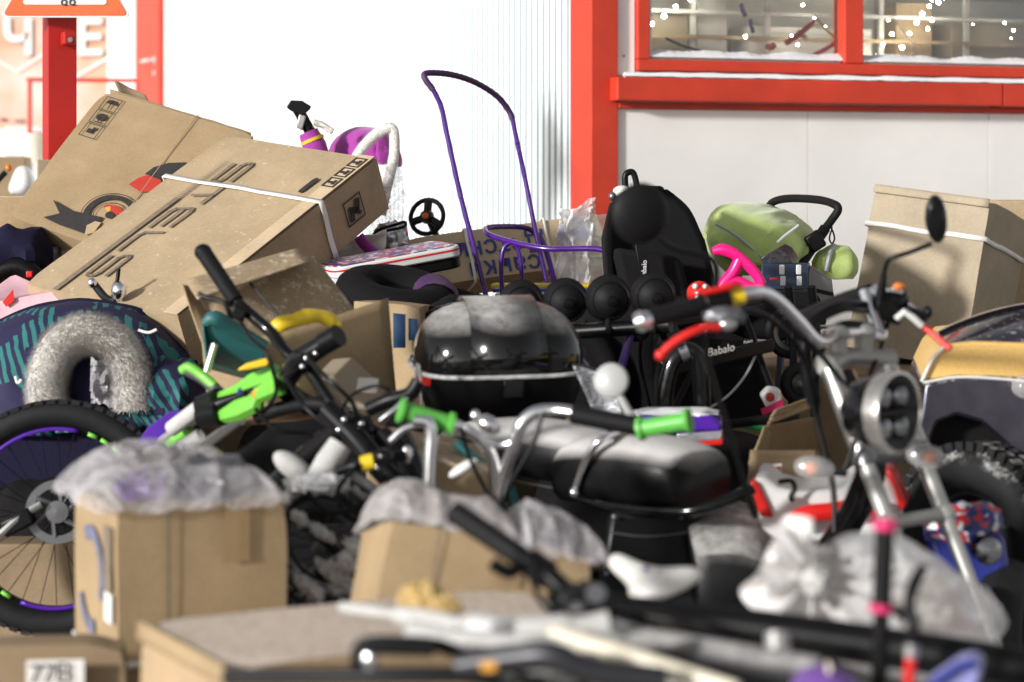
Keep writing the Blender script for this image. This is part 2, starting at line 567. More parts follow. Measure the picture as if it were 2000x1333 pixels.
basic('lamp_inside', (0.30, 0.30, 0.31), 0.16, metal=0.95, var=0.5, scale=60)
basic('headlamp_rim', (0.62, 0.60, 0.56), 0.25, metal=0.85)
basic('foam_white', (0.47, 0.46, 0.44), 0.7, var=0.15, scale=25, bump=0.3)
basic('saddle_white', (0.70, 0.675, 0.64), 0.42, var=0.08)
basic('faded_blue', (0.15, 0.155, 0.23), 0.75, var=0.4, scale=45)
basic('rim_frost', (0.42, 0.42, 0.42), 0.7, var=0.5, scale=60)
basic('smoked', (0.022, 0.020, 0.030), 0.10, coat=0.6, snow=0.15, snow_lo=0.2, snow_scale=70)
basic('foil', (0.55, 0.55, 0.60), 0.2, metal=0.7, bump=1.0, bscale=26, var=0.3)
basic('foil_dark', (0.05, 0.05, 0.055), 0.3, metal=0.5, bump=1.0, bscale=60, var=0.5, scale=60)
basic('interior_wall', (0.86, 0.845, 0.80), 0.7, var=0.15, scale=3)
basic('interior_dark', (0.62, 0.60, 0.56), 0.7, var=0.3, scale=3)
basic('fairy_light', (1, 0.95, 0.8), 0.5, emis=((1.0, 0.95, 0.80), 150.0))
basic('floral_red', (0.55, 0.03, 0.03), 0.5)
basic('blue_plastic', (0.02, 0.03, 0.22), 0.35)
basic('violet', (0.16, 0.07, 0.30), 0.4)
basic('lavender', (0.30, 0.31, 0.62), 0.4)
basic('wood', (0.40, 0.28, 0.16), 0.7, var=0.25, scale=9)
basic('pink_card', (0.74, 0.45, 0.50), 0.35, var=0.25, scale=9)
basic('straw', (0.52, 0.36, 0.14), 0.8, var=0.3, scale=40)

def film(name, tint, base, crease, rough=0.2, scale=8.0, bump=0.5):
    """crumpled clear polythene: see-through, whiter along a web of creases"""
    m, nt, b = nodes_of(name)
    L = nt.links.new
    tc = nt.nodes.new('ShaderNodeTexCoord')
    mp = nt.nodes.new('ShaderNodeMapping'); mp.inputs['Rotation'].default_value = (0.4, 0.7, 0.3); mp.inputs['Scale'].default_value = (1.0, 0.6, 1.5); L(tc.outputs['Object'], mp.inputs['Vector'])
    acc = None
    for sc_, dis in ((scale, 1.3), (scale * 2.3, 2.0)):
        no = nn(nt, 'ShaderNodeTexNoise', Scale=sc_, Detail=2.0, Roughness=0.5, Distortion=dis); L(mp.outputs[0], no.inputs['Vector'])
        a = nt.nodes.new('ShaderNodeMath'); a.operation = 'SUBTRACT'; L(no.outputs['Fac'], a.inputs[0]); a.inputs[1].default_value = 0.5
        c = nt.nodes.new('ShaderNodeMath'); c.operation = 'ABSOLUTE'; L(a.outputs[0], c.inputs[0])
        mr = nt.nodes.new('ShaderNodeMapRange'); mr.inputs['From Min'].default_value = 0.0; mr.inputs['From Max'].default_value = 0.075; mr.inputs['To Min'].default_value = 1.0; mr.inputs['To Max'].default_value = 0.0
        L(c.outputs[0], mr.inputs['Value'])
        if acc is None:
            acc = mr.outputs[0]
        else:
            mx = nt.nodes.new('ShaderNodeMath'); mx.operation = 'MAXIMUM'; L(acc, mx.inputs[0])
            h = nt.nodes.new('ShaderNodeMath'); h.operation = 'MULTIPLY'; h.inputs[1].default_value = 0.6; L(mr.outputs[0], h.inputs[0]); L(h.outputs[0], mx.inputs[1])
            acc = mx.outputs[0]
    al = nt.nodes.new('ShaderNodeMapRange'); al.inputs['To Min'].default_value = base; al.inputs['To Max'].default_value = crease
    L(acc, al.inputs['Value']); L(al.outputs[0], b.inputs['Alpha'])
    b.inputs['Base Color'].default_value = (*tint, 1)
    b.inputs['Roughness'].default_value = rough
    b.inputs['Specular IOR Level'].default_value = 0.7
    bp = nt.nodes.new('ShaderNodeBump'); bp.inputs['Strength'].default_value = bump; bp.inputs['Distance'].default_value = 0.010
    L(acc, bp.inputs['Height']); L(bp.outputs[0], b.inputs['Normal'])
    return m
film('film', (0.60, 0.575, 0.59), 0.32, 0.62, scale=3.6, bump=0.35)
film('film_clear', (0.78, 0.78, 0.81), 0.18, 0.6)
film('film_white', (0.95, 0.93, 0.92), 0.56, 0.86, scale=3.5, bump=0.35)
film('film_ruffle', (0.93, 0.91, 0.89), 0.78, 0.97, scale=4, bump=0.3)
film('film_dirty', (0.54, 0.50, 0.485), 0.58, 0.78, rough=0.35, scale=5, bump=0.3)

def glass_mat():
    m = bpy.data.materials.new('window_glass'); m.use_nodes = True; MAT['window_glass'] = m
    nt = m.node_tree; nt.nodes.clear(); L = nt.links.new
    out = nt.nodes.new('ShaderNodeOutputMaterial'); mix = nt.nodes.new('ShaderNodeMixShader')
    tr = nt.nodes.new('ShaderNodeBsdfTransparent'); tr.inputs[0].default_value = (0.92, 0.93, 0.92, 1)
    gl = nt.nodes.new('ShaderNodeBsdfGlossy'); gl.inputs['Roughness'].default_value = 0.03
    fr = nt.nodes.new('ShaderNodeFresnel'); fr.inputs['IOR'].default_value = 1.75
    L(fr.outputs[0], mix.inputs[0]); L(tr.outputs[0], mix.inputs[1]); L(gl.outputs[0], mix.inputs[2]); L(mix.outputs[0], out.inputs[0])
glass_mat()

def pattern_mat():
    """navy cloth printed with rows of teal dashes"""
    m, nt, b = nodes_of('teal_pattern'); L = nt.links.new
    tc = nt.nodes.new('ShaderNodeTexCoord')
    mp = nt.nodes.new('ShaderNodeMapping'); mp.inputs['Rotation'].default_value = (0.35, 0.5, 0.3); L(tc.outputs['Object'], mp.inputs['Vector'])
    vo = nt.nodes.new('ShaderNodeTexVoronoi'); vo.inputs['Scale'].default_value = 16.0; vo.distance = 'CHEBYCHEV'; L(mp.outputs[0], vo.inputs['Vector'])
    wv = nt.nodes.new('ShaderNodeTexWave'); wv.inputs['Scale'].default_value = 13.0; wv.inputs['Distortion'].default_value = 2.2; wv.inputs['Detail'].default_value = 3.0; L(mp.outputs[0], wv.inputs['Vector'])
    a = nt.nodes.new('ShaderNodeMath'); a.operation = 'GREATER_THAN'; a.inputs[1].default_value = 0.5; L(wv.outputs['Fac'], a.inputs[0])
    sp = nt.nodes.new('ShaderNodeSeparateColor'); L(vo.outputs['Color'], sp.inputs[0])
    c = nt.nodes.new('ShaderNodeMath'); c.operation = 'GREATER_THAN'; c.inputs[1].default_value = 0.40; L(sp.outputs[0], c.inputs[0])
    mu = nt.nodes.new('ShaderNodeMath'); mu.operation = 'MULTIPLY'; L(a.outputs[0], mu.inputs[0]); L(c.outputs[0], mu.inputs[1])
    mx = nt.nodes.new('ShaderNodeMix'); mx.data_type = 'RGBA'; L(mu.outputs[0], mx.inputs[0])
    mx.inputs[6].default_value = (0.010, 0.008, 0.048, 1); mx.inputs[7].default_value = (0.022, 0.16, 0.15, 1)
    L(mx.outputs[2], b.inputs['Base Color']); b.inputs['Roughness'].default_value = 0.8
pattern_mat()

def floral_mat():
    m, nt, b = nodes_of('floral'); L = nt.links.new
    tc = nt.nodes.new('ShaderNodeTexCoord')
    vo = nt.nodes.new('ShaderNodeTexVoronoi'); vo.inputs['Scale'].default_value = 60.0; L(tc.outputs['Object'], vo.inputs['Vector'])
    sp = nt.nodes.new('ShaderNodeSeparateColor'); L(vo.outputs['Color'], sp.inputs[0])
    cr = nt.nodes.new('ShaderNodeValToRGB'); cr.color_ramp.interpolation = 'CONSTANT'
    e = cr.color_ramp.elements
    e[0].position = 0; e[0].color = (0.025, 0.035, 0.20, 1)
    e[1].position = 0.4; e[1].color = (0.50, 0.02, 0.02, 1)
    k = e.new(0.66); k.color = (0.62, 0.60, 0.62, 1)
    k = e.new(0.82); k.color = (0.03, 0.04, 0.12, 1)
    L(sp.outputs[0], cr.inputs[0]); L(cr.outputs[0], b.inputs['Base Color']); b.inputs['Roughness'].default_value = 0.4
floral_mat()

def banner_mat():
    m, nt, b = nodes_of('banner_print'); L = nt.links.new
    tc = nt.nodes.new('ShaderNodeTexCoord')
    no = nn(nt, 'ShaderNodeTexNoise', Scale=1.6, Detail=3.0); L(tc.outputs['Object'], no.inputs['Vector'])
    cr = nt.nodes.new('ShaderNodeValToRGB'); e = cr.color_ramp.elements
    e[0].position = 0.35; e[0].color = (0.70, 0.30, 0.17, 1)
    e[1].position = 0.65; e[1].color = (0.80, 0.56, 0.50, 1)
    L(no.outputs['Fac'], cr.inputs[0]); L(cr.outputs[0], b.inputs['Base Color']); b.inputs['Roughness'].default_value = 0.5
banner_mat()

def ground_mat():
    m, nt, b = nodes_of('packed_snow'); L = nt.links.new
    tc = nt.nodes.new('ShaderNodeTexCoord')
    no = nn(nt, 'ShaderNodeTexNoise', Scale=2.3, Detail=9.0, Roughness=0.7); L(tc.outputs['Object'], no.inputs['Vector'])
    cr = nt.nodes.new('ShaderNodeValToRGB'); e = cr.color_ramp.elements
    e[0].position = 0.36; e[0].color = (0.20, 0.18, 0.165, 1)
    e[1].position = 0.62; e[1].color = (0.56, 0.54, 0.53, 1)
    L(no.outputs['Fac'], cr.inputs[0]); L(cr.outputs[0], b.inputs['Base Color']); b.inputs['Roughness'].default_value = 0.85
    bp = nt.nodes.new('ShaderNodeBump'); bp.inputs['Strength'].default_value = 0.6; bp.inputs['Distance'].default_value = 0.03
    L(no.outputs['Fac'], bp.inputs['Height']); L(bp.outputs[0], b.inputs['Normal'])
ground_mat()
# ================================================================== THE SETTING
m = MB(); 
def gfn(u, v):
    x = -60 + 120 * u; y = -30 + 110 * v
    return Vector((x, y, 0.05 * fbm((x, y, 0), 0.7) if abs(x) < 12 and 1 < y < 22 else 0))
m.grid(gfn, 160, 150)
g = m.build('ground', 'packed_snow'); g['kind'] = 'structure'

# ---- the red and white shop pavilion: its corner stands 9 m off, one wall runs right, the other back to the left
er = Vector((math.cos(R(21)), math.sin(R(21)), 0)); el = Vector((-er.y, er.x, 0))
nr = Vector((er.y, -er.x, 0)); nl = Vector((-er.x, -er.y, 0))
C0 = Vector(((1163 - CX) / F * 9.0, 9.0, 0))
Z = Vector((0, 0, 1))
def WR(s, z, n=0.0):
    return C0 + er * s + nr * n + Z * z
def WL(s, z, n=0.0):
    return C0 + el * s + nl * n + Z * z
shop = thing('shop_building', 'white panel shop pavilion with red corner column, red sill and red window frames', 'building', C0)
def wbox(name, mat, s0, s1, z0, z1, n0, n1, parent=shop, bevel=0.003, W=WR, e=er, nrm=nr):
    m = MB(); m.hexa(W(s0, z0, n0), e * (s1 - s0), Z * (z1 - z0), nrm * (n1 - n0))
    return m.build(name, mat, parent, bevel=bevel, smooth=False)
# corner column: two flanges of folded sheet
m = MB(); m.prism([WR(0.084, 0, 0.0), WR(0.084, 0, 0.03), WR(-0.03, 0, 0.03), WL(0.19, 0, 0.03), WL(0.19, 0, 0.0), WR(0.0, 0, 0.0)], Z * 3.7)
m.build('corner_column', 'red_paint', shop, smooth=False, bevel=0.004)
# lower wall panels with open joints
wbox('panel_backing', 'interior_dark', 0.10, 3.4, 0.05, 1.70, -0.05, 0.002, bevel=0)
for (a, b_) in ((0.088, 0.930), (0.933, 1.785), (1.788, 2.65), (2.653, 3.5)):
    wbox('wall_panel', 'white_panel', a, b_, 0.02, 1.745, -0.06, 0.012 + 0.001 * random.random(), bevel=0.0008)
# trim under the sill, the sill beam in two lengths, snow on it
wbox('trim', 'red_paint', 0.086, 3.5, 1.747, 1.772, -0.02, 0.034)
wbox('sill_beam', 'red_paint', 0.05, 1.80, 1.775, 1.868, -0.02, 0.10, bevel=0.006)
o = wbox('sill_beam', 'red_paint', 1.803, 3.5, 1.773, 1.866, -0.02, 0.097, bevel=0.006)
# panels beside and under the window
wbox('wall_panel', 'white_panel', 0.088, 0.167, 1.87, 3.6, -0.05, 0.006)
wbox('wall_panel', 'white_panel', 0.171, 3.5, 1.87, 1.893, -0.05, 0.006)
def bead(m, a, b_, z, n, r):
    pts = [WR(a + (b_ - a) * k / 60, z + 0.006 * noise.noise(Vector((a + k * 0.31, z * 9, 2))), n) for k in range(61)]
    m.tube(pts, [r * (0.75 + 0.5 * abs(noise.noise(Vector((k * 0.4, z * 7, 5))))) for k in range(61)], 8, flat=1.5)
m = MB(); bead(m, 0.10, 3.45, 1.876, 0.052, 0.012); m.grid(lambda u, v: WR(0.09 + 3.3 * u, 1.871 + 0.010 * (1 - v) + 0.004 * noise.noise(Vector((u * 60, v * 3, 1))), 0.012 + 0.085 * v), 120, 4)
m.build('snow_ledge', 'snow', shop)
# screw heads
m = MB(); m.ell(WR(0.118, 1.955, 0.008), 0.006, 0.006, 0.006, 10, 6); m.build('screw', 'aluminium', shop)
# windows
wf = wbox('window', 'red_paint', 0.169, 3.5, 1.897, 1.942, -0.06, 0.03, bevel=0.005)     # lower rail
wbox('frame_bar', 'red_paint', 0.169, 0.222, 1.9425, 3.56, -0.06, 0.028, wf, 0.005)
wbox('frame_bar', 'red_paint', 1.090, 1.178, 1.9425, 3.56, -0.06, 0.034, wf, 0.005)
wbox('frame_bar', 'red_paint', 2.05, 2.13, 1.9425, 3.56, -0.06, 0.034, wf, 0.005)
wbox('frame_bar', 'red_paint', 0.169, 3.5, 3.5605, 3.6, -0.06, 0.03, wf, 0.005)
for (a, b_) in ((0.2225, 1.0895), (1.1785, 2.0495), (2.1305, 3.4)):
    wbox('inner_frame', 'white_plastic', a, b_, 1.9425, 1.953, -0.05, 0.0, wf, 0.0)
    m = MB(); m.hexa(WR(a, 1.95, -0.028), er * (b_ - a), Z * 1.61, nr * 0.004); m.build('pane', 'window_glass', wf, smooth=False)
    m = MB()
    m.grid(lambda u, v: WR(a + (b_ - a) * u, 1.9535 + (0.026 + 0.016 * noise.noise(Vector((u * 7 + a, 3, 1))) + 0.012 * abs(u - 0.5) + 0.004 * noise.noise(Vector((u * 60, 2, a)))) * (1 - v) ** 0.7, -0.023 + 0.045 * v), 90, 6)
    m.build('snow_ledge', 'snow', wf)
wbox('inner_frame', 'white_plastic', 0.2225, 0.246, 1.954, 3.56, -0.05, -0.012, wf, 0.0)
# room behind the glass
wbox('back_wall', 'interior_wall', 0.1, 4.2, 1.2, 3.6, -0.72, -0.66)
for k in range(26):
    wbox('wall_rib', 'white_panel', 0.2 + k * 0.15, 0.245 + k * 0.15, 2.36 + 0.0 * k, 3.5, -0.658, -0.64, bevel=0)
wbox('shelf', 'interior_dark', 0.15, 4.1, 2.28, 2.34, -0.655, -0.55)
wbox('shelf', 'interior_dark', 0.15, 4.1, 1.92, 1.96, -0.655, -0.50)
for k, (a, b_, h) in enumerate(((0.3, 0.62, 0.2), (0.66, 0.8, 0.3), (0.9, 1.5, 0.16), (1.62, 1.8, 0.28), (1.9, 2.5, 0.2), (2.6, 2.9, 0.26), (3.0, 3.6, 0.18))):
    wbox('shelf_goods', ('cardboard_grey', 'interior_dark', 'interior_wall', 'wood')[k % 4], a, b_, 1.962, 1.962 + h, -0.63, -0.46)
wbox('inside_floor', 'interior_wall', 0.0, 4.2, 1.15, 1.2, -0.72, -0.07)
wbox('yellow_poster', 'yellow', 0.72, 1.0, 2.30, 2.6, -0.44, -0.435, bevel=0)
wbox('red_poster', 'red_plastic', 0.74, 0.84, 2.33, 2.45, -0.433, -0.428, bevel=0)
for k, sx in enumerate((0.36, 0.62, 0.97, 1.36, 1.52, 1.95)):
    wbox('shelf_upright', 'interior_dark', sx, sx + 0.022, 1.2, 3.4, -0.45, -0.43, bevel=0)
wbox('shelf_rail', 'interior_dark', 0.1, 3.4, 2.165, 2.18, -0.425, -0.41, bevel=0)
wbox('shelf_rail', 'wood', 0.1, 3.4, 2.06, 2.075, -0.425, -0.41, bevel=0)
# dangling ribbons and toys behind the glass
for (x0, y0, x1, y1, w, mt) in ((1535, 85, 1590, 42, 0.012, 'red_plastic'), (1500, 92, 1512, 88, 0.014, 'red_plastic'), (1590, 108, 1640, 76, 0.010, 'pink'), (1590, 30, 1635, 78, 0.005, 'yellow'), (1448, 10, 1455, 30, 0.010, 'violet'),
                             (1466, 40, 1470, 62, 0.009, 'violet'), (1560, 62, 1575, 75, 0.012, 'cream'), (1300, 75, 1370, 100, 0.006, 'black_plastic'), (1745, 35, 1790, 90, 0.003, 'strap_white'), (1780, 90, 1790, 120, 0.003, 'strap_white')):
    m = MB(); m.tube([P(x0, y0, 9.30 + 0.00085 * (x0 - 1200)), P((x0 + x1) / 2, (y0 + y1) / 2 + 3, 9.32 + 0.00085 * (x0 - 1200)), P(x1, y1, 9.30 + 0.00085 * (x1 - 1200))], w, 8, sm=3); m.build('ribbon', mt, shop)
lights = [(1273, 47), (1297, 32), (1320, 14), (1348, 0), (1375, -8), (1725, 87), (1742, 67), (1762, 93), (1776, 66), (1790, 45), (1812, 57), (1820, 40), (1801, 28), (1815, 13), (1833, 5), (1843, -4), (1546, 70), (1558, 88), (1820, 2), (1568, 10),
          (1592, 34), (1612, 52), (1632, 72), (1456, 72), (1900, 48), (1962, 45), (1980, 60), (1975, 75), (1735, 40), (1712, 110)]
for k, (x, y) in enumerate(lights):
    m = MB(); m.ell(P(x, y, 9.36 + 0.00085 * (x - 1200) + 0.02 * (k % 3)), *((0.0085 if k < 2 else 0.0055 + 0.003 * ((k * 7) % 5) / 5) if k < 16 else 0.0022 + 0.0016 * (k % 3),) * 3, 10, 6); m.build('fairy_light', 'fairy_light', shop)
# ---- side wall: long profiled sheets
rib = 0.066
def sheet(s0, s1):
    m = MB()
    n = int(round((s1 - s0) / rib))
    prof = []
    for k in range(n):
        a = s0 + (s1 - s0) * k / n; w = (s1 - s0) / n
        prof += [(a, 0.0), (a + w * 0.52, 0.0), (a + w * 0.60, 0.006), (a + w * 0.90, 0.006)]
    prof.append((s1, 0.0))
    vs = []
    for (s, n_) in prof:
        vs += [WL(s, 0.0, n_), WL(s, 3.7, n_)]
    m.add(vs, [(2 * k, 2 * k + 2, 2 * k + 3, 2 * k + 1) for k in range(len(prof) - 1)])
    o = m.build('wall_sheet', 'white_sheet', shop, smooth=False)
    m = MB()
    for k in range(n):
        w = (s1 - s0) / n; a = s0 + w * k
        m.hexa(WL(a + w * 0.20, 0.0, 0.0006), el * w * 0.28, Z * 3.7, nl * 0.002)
    g_ = m.build('rib_shade', 'rib_shade_grey', o, smooth=False); g_['kind'] = 'stuff'  # painted grey stripes in place of the shading lines along the ribs
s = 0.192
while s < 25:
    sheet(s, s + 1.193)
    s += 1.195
# red door in the side wall with a lever handle
def wl_s(px):
    # distance along the side wall that shows at a photo column
    k = (px - CX) / F
    return (C0.x - k * C0.y) / (k * el.y - el.x)
sa, sb = wl_s(321), wl_s(274)
door = wbox('door', 'red_paint', sa, sb, 1.2, 3.45, -0.03, 0.04, W=WL, e=el, nrm=nl, bevel=0.01)
dd = C0.y + el.y * (sa + 0.2)
hz = EYE + (HY - 119) / F * dd
m = MB(); m.tube([WL(sa + 0.16, hz, 0.03), WL(sa + 0.16, hz, 0.085), WL(sa + 0.34, hz, 0.09)], 0.012, 10); m.build('handle', 'white_plastic', door)
m = MB(); m.cyl(WL(sa + 0.16, hz, 0.028), WL(sa + 0.16, hz, 0.04), 0.03); m.build('handle_plate', 'white_plastic', door)
m = MB(); m.cyl(WL(sa + 0.16, hz - 0.09, 0.028), WL(sa + 0.16, hz - 0.09, 0.042), 0.02); m.build('lock_plate', 'white_plastic', door)

# ---- banner wall far left
bd = 18.2
ban = thing('banner', 'washed out orange banner with large white letters behind the red post', 'banner', (P(80, 360, bd).x, bd, 0))
part('sheet', 'banner_print', ban, lambda m: m.abox(P(-260, 0, bd).x, P(219, 0, bd).x, bd, bd + 0.03, 0.9, 3.6), smooth=False)
part('lower_sheet', 'white_panel', ban, lambda m: m.abox(P(-260, 0, bd).x, P(219, 0, bd).x, bd - 0.01, bd + 0.02, 0.0, 1.88), smooth=False)
for (ch, x) in (('Ч', 2), ('Е', 147)):
    lettering('lettering', ch, P(x + 3, 109, bd - 0.012), (1, 0, 0), Z, S(94, bd), 'ink_grey', ban, bold=0.035)
    lettering('lettering', ch, P(x, 106, bd - 0.016), (1, 0, 0), Z, S(94, bd), 'paper', ban, bold=0.03)
part('white_line', 'white_panel', ban, lambda m: (m.tube(PL(bd - 0.01, (-30, 105), (35, 140), (85, 108), (150, 150), (215, 112)), 0.012, 6)))
part('ground_board', 'wood', ban, lambda m: m.abox(P(-260, 0, bd).x, P(219, 0, bd).x, bd + 0.031, bd + 0.1, 0.0, 3.6), smooth=False)
for (x0, x1, y0, y1, mt) in ((0, 12, 232, 237, 'ink_black'), (28, 48, 234, 240, 'ink_grey'), (-60, -10, 231, 236, 'ink_black')):
    part('printed_bar', mt, ban, lambda m: m.abox(P(x0, 0, bd - 0.02).x, P(x1, 0, bd - 0.02).x, bd - 0.02, bd - 0.012, P(0, y1, bd).z, P(0, y0, bd).z), smooth=False)

# ---- porch railing
rd = 14.5
rail = thing('porch_railing', 'thin red tube railing in front of the orange banner', 'railing', (P(60, 0, rd).x, rd, 0))
part('post', 'red_paint', rail, lambda m: m.tube([P(58, 155, rd), Vector((P(58, 155, rd).x, rd, 0))], 0.016, 8))
part('post', 'red_paint', rail, lambda m: m.tube([P(268, 157, rd), Vector((P(268, 157, rd).x, rd, 0))], 0.014, 8))
part('rail', 'red_paint', rail, lambda m: m.tube(PL(rd, (52, 156), (270, 158)), 0.013, 8))
part('rail', 'red_paint', rail, lambda m: m.tube(PL(rd, (58, 262), (270, 264)), 0.011, 8))

# ---- red post with a warning triangle
pd = 7.9
c = P(120, 360, pd); c.z = 0
post = thing('road_sign', 'triangular warning sign with red border on a thick red square post', 'sign', c)
ux = Vector((math.cos(R(22)), math.sin(R(22)), 0)); uy = Vector((-ux.y, ux.x, 0))
part('post', 'red_post', post, lambda m: m.hexa(P(93, 360, pd) * Vector((1, 1, 0)) if False else Vector((P(93, 0, pd).x, pd, 0)), ux * 0.101, uy * 0.101, Z * 2.4), smooth=False, bevel=0.004)
part('bracket', 'red_post', post, lambda m: m.box(P(134, 76, pd) + Vector((0.0, -0.01, 0)), ux * 0.042, uy * 0.06, Z * 0.046), smooth=False, bevel=0.006)
part('bolt', 'aluminium', post, lambda m: m.cyl(P(137, 78, pd - 0.035), P(137, 78, pd - 0.05), 0.009, 8))
def tri(cx, cz, side, rad, n=6):
    h = side * math.sqrt(3) / 2
    pts = [(-side / 2, -h / 3), (side / 2, -h / 3), (0, 2 * h / 3)]
    out = []
    for (x, z), base in zip(pts, (210, 330, 90)):
        k = 1 - rad / math.hypot(x, z) * 2
        for j in range(n + 1):
            a = R(base - 60 + 120 * j / n)
            out.append((cx + x * k + rad * math.cos(a), cz + z * k + rad * math.sin(a)))
    return out
side = S(255, pd)
sc = P(134, 37, pd); cz = sc.z + side * math.sqrt(3) / 6
part('plate', 'white_plastic', post, lambda m: m.prism([Vector((x, pd - 0.060, z)) for x, z in tri(sc.x, cz, side, 0.012)], (0, 0.018, 0)), smooth=False)
part('border', 'orange_sign', post, lambda m: m.prism([Vector((x, pd - 0.0635, z)) for x, z in tri(sc.x, cz, side - 0.022, 0.010)], (0, 0.003, 0)), smooth=False)
part('panel', 'paper', post, lambda m: m.prism([Vector((x, pd - 0.0665, z)) for x, z in tri(sc.x, cz, side - 0.150, 0.010)], (0, 0.0025, 0)), smooth=False)
flat_print('symbol', ring_poly(-0.014, 0.0, 0.006, 0.011) + ring_poly(0.014, 0.0, 0.006, 0.011) + stroke([(-0.02, 0.014), (-0.007, 0.033), (0.014, 0.033), (0.02, 0.014)], 0.013), P(133, 5, pd - 0.068), (1, 0, 0), Z, 'ink_black', post)
# ================================================================== CARTONS
def carton(name, label, O, U, V, W, mat, seed=0.0, amp=0.006, n=16, group=None, cat='box', build_body=True, bulge=0.005):
    """closed carton: corner O, edge vectors U, V, W"""
    O, U, V, W = map(Vector, (O, U, V, W))
    zs = [(O + U * a + V * b_ + W * c_) for a in (0, 1) for b_ in (0, 1) for c_ in (0, 1)]
    lo = min(zs, key=lambda p: p.z)
    ctr = sum(zs, Vector((0, 0, 0))) / 8
    t = thing(name, label, cat, Vector((ctr.x, ctr.y, lo.z)), group)
    if build_body:
        t['n'] = 1
        m = MB()
        crn = [(k_, random.Random(int(seed * 31) + i_).uniform(0.0, 0.020)) for i_, k_ in enumerate(zs)]
        def dsp(p):
            q = p * 3.0
            for k_, am in crn:
                dd_ = (p - k_).length
                if dd_ < 0.07:
                    p = p + (ctr - k_).normalized() * am * (1 - dd_ / 0.07) ** 1.5
            return p + Vector((noise.noise(q + Vector((seed, 0, 0))), noise.noise(q + Vector((0, seed + 9, 0))), noise.noise(q + Vector((0, 0, seed + 17))))) * amp + Vector((noise.noise(p * 11 + Vector((seed, 3, 0))), noise.noise(p * 11 + Vector((0, seed, 7))), noise.noise(p * 11 + Vector((5, 0, seed))))) * amp * 0.30
        for (A, B, D, o) in ((U, V, W, O), (U, V, -W, O + W), (V, W, U, O), (V, W, -U, O + U), (W, U, V, O), (W, U, -V, O + V)):
            m.grid(lambda a, b_: dsp(o + A * a + B * b_ - D.normalized() * bulge * math.sin(math.pi * a) * math.sin(math.pi * b_)), n, n)
        m.build('body', mat, t, angle=50, weld=True)
    del_n = t.get('n')
    if del_n:
        del t['n']
    return t

def band(parent, O, U, V, W, t, width, mat='strap_white', off=0.004, axis='U', name='strap'):
    """a strap running round a carton across its U edge (or V)"""
    O, U, V, W = map(Vector, (O, U, V, W))
    if axis == 'V':
        U, V = V, U
    v_, w_ = V.normalized() * off, W.normalized() * off
    c = O + U * t
    loop = [c - v_ - w_, c + V + v_ - w_, c + V + v_ + W + w_, c - v_ + W + w_]
    u = U.normalized() * width / 2
    m = MB()
    pts = []
    for i in range(4):
        a, b_ = loop[i], loop[(i + 1) % 4]
        for k in range(8):
            p = a.lerp(b_, k / 8)
            pts.append(p + u.normalized() * 0.006 * noise.noise(p * 9))
    N = len(pts)
    vs = []
    for p in pts:
        vs += [p - u, p + u]
    m.add(vs, [(2 * i, 2 * i + 1, (2 * i + 3) % (2 * N), (2 * i + 2) % (2 * N)) for i in range(N)])
    return m.build(name, mat, parent, thick=0.0025)

def rect(a0, b0, a1, b1):
    return [(a0, b0), (a1, b0), (a1, b1), (a0, b1)]

def frame_rect(a0, b0, a1, b1, w):
    return [rect(a0, b0, a1, b0 + w), rect(a0, b1 - w, a1, b1), rect(a0, b0 + w, a0 + w, b1 - w), rect(a1 - w, b0 + w, a1, b1 - w)]

# ---- long bike carton in the middle of the heap
O, U, V, W = solve_corner((735, 310), (440, 265), (345, 622), (762, 408), 7.15)
bikebox = carton('bicycle_carton', 'long flat bicycle carton lettered STELS, bound with white strap, lying aslant on the heap', O, U, V, W, 'cardboard_dusted', 1.0, 0.004, bulge=0.001)
LU, LV, LW = U.length, V.length, W.length
uu, vv = U.normalized(), V.normalized()
top_n = -W.normalized()
# top face seen from above: across = uu (towards far left edge), along = vv (towards the eye); print reads along vv
A0 = O + top_n * 0.0055
def topprint(name, polys, mat, lift=0.0015):
    # a runs along the box from its far end, b across from the right edge
    m = MB()
    for pg in polys:
        vs = [A0 + vv * a + uu * b_ + top_n * lift for (a, b_) in pg]
        m.add(vs, [tuple(range(len(vs)))])
    return m.build(name, mat, bikebox, smooth=False)
def glyph(ch, a0, L, w):
    """broad slanted letters: x along the box, the letter's top towards its right edge"""
    b_top, b_bot = LU * 0.612, LU * 0.722
    def T(x, y):
        return (a0 + x * L - (y - 0.5) * 0.020, b_bot + (b_top - b_bot) * y)
    def st(pts, k=1.0):
        return stroke([T(*p) for p in pts], w * k)
    if ch == 'S':
        return st([(0.98, 0.0 + 1.0), (0.14, 1.0), (0.03, 0.90), (0.03, 0.62), (0.14, 0.5), (0.86, 0.5), (0.97, 0.40), (0.97, 0.1), (0.86, 0.0), (0.02, 0.0)])
    if ch == 'T':
        return st([(0.0, 1.0), (1.0, 1.0)]) + st([(0.5, 0.0), (0.5, 0.93)])
    if ch == 'E':
        return st([(1.0, 1.0), (0.16, 1.0), (0.03, 0.88), (0.03, 0.12), (0.16, 0.0), (1.0, 0.0)]) + st([(0.12, 0.5), (0.95, 0.5)])
    if ch == 'L':
        return st([(0.05, 1.0), (0.05, 0.12), (0.18, 0.0), (1.0, 0.0)])
    return []
polys = []
for ch, f0, f1 in (('S', 0.155, 0.285), ('T', 0.315, 0.432), ('E', 0.46, 0.585), ('L', 0.615, 0.735), ('S', 0.765, 0.895)):
    polys += glyph(ch, LV * f0, LV * (f1 - f0), 0.0125)
topprint('lettering', polys, 'ink_grey')
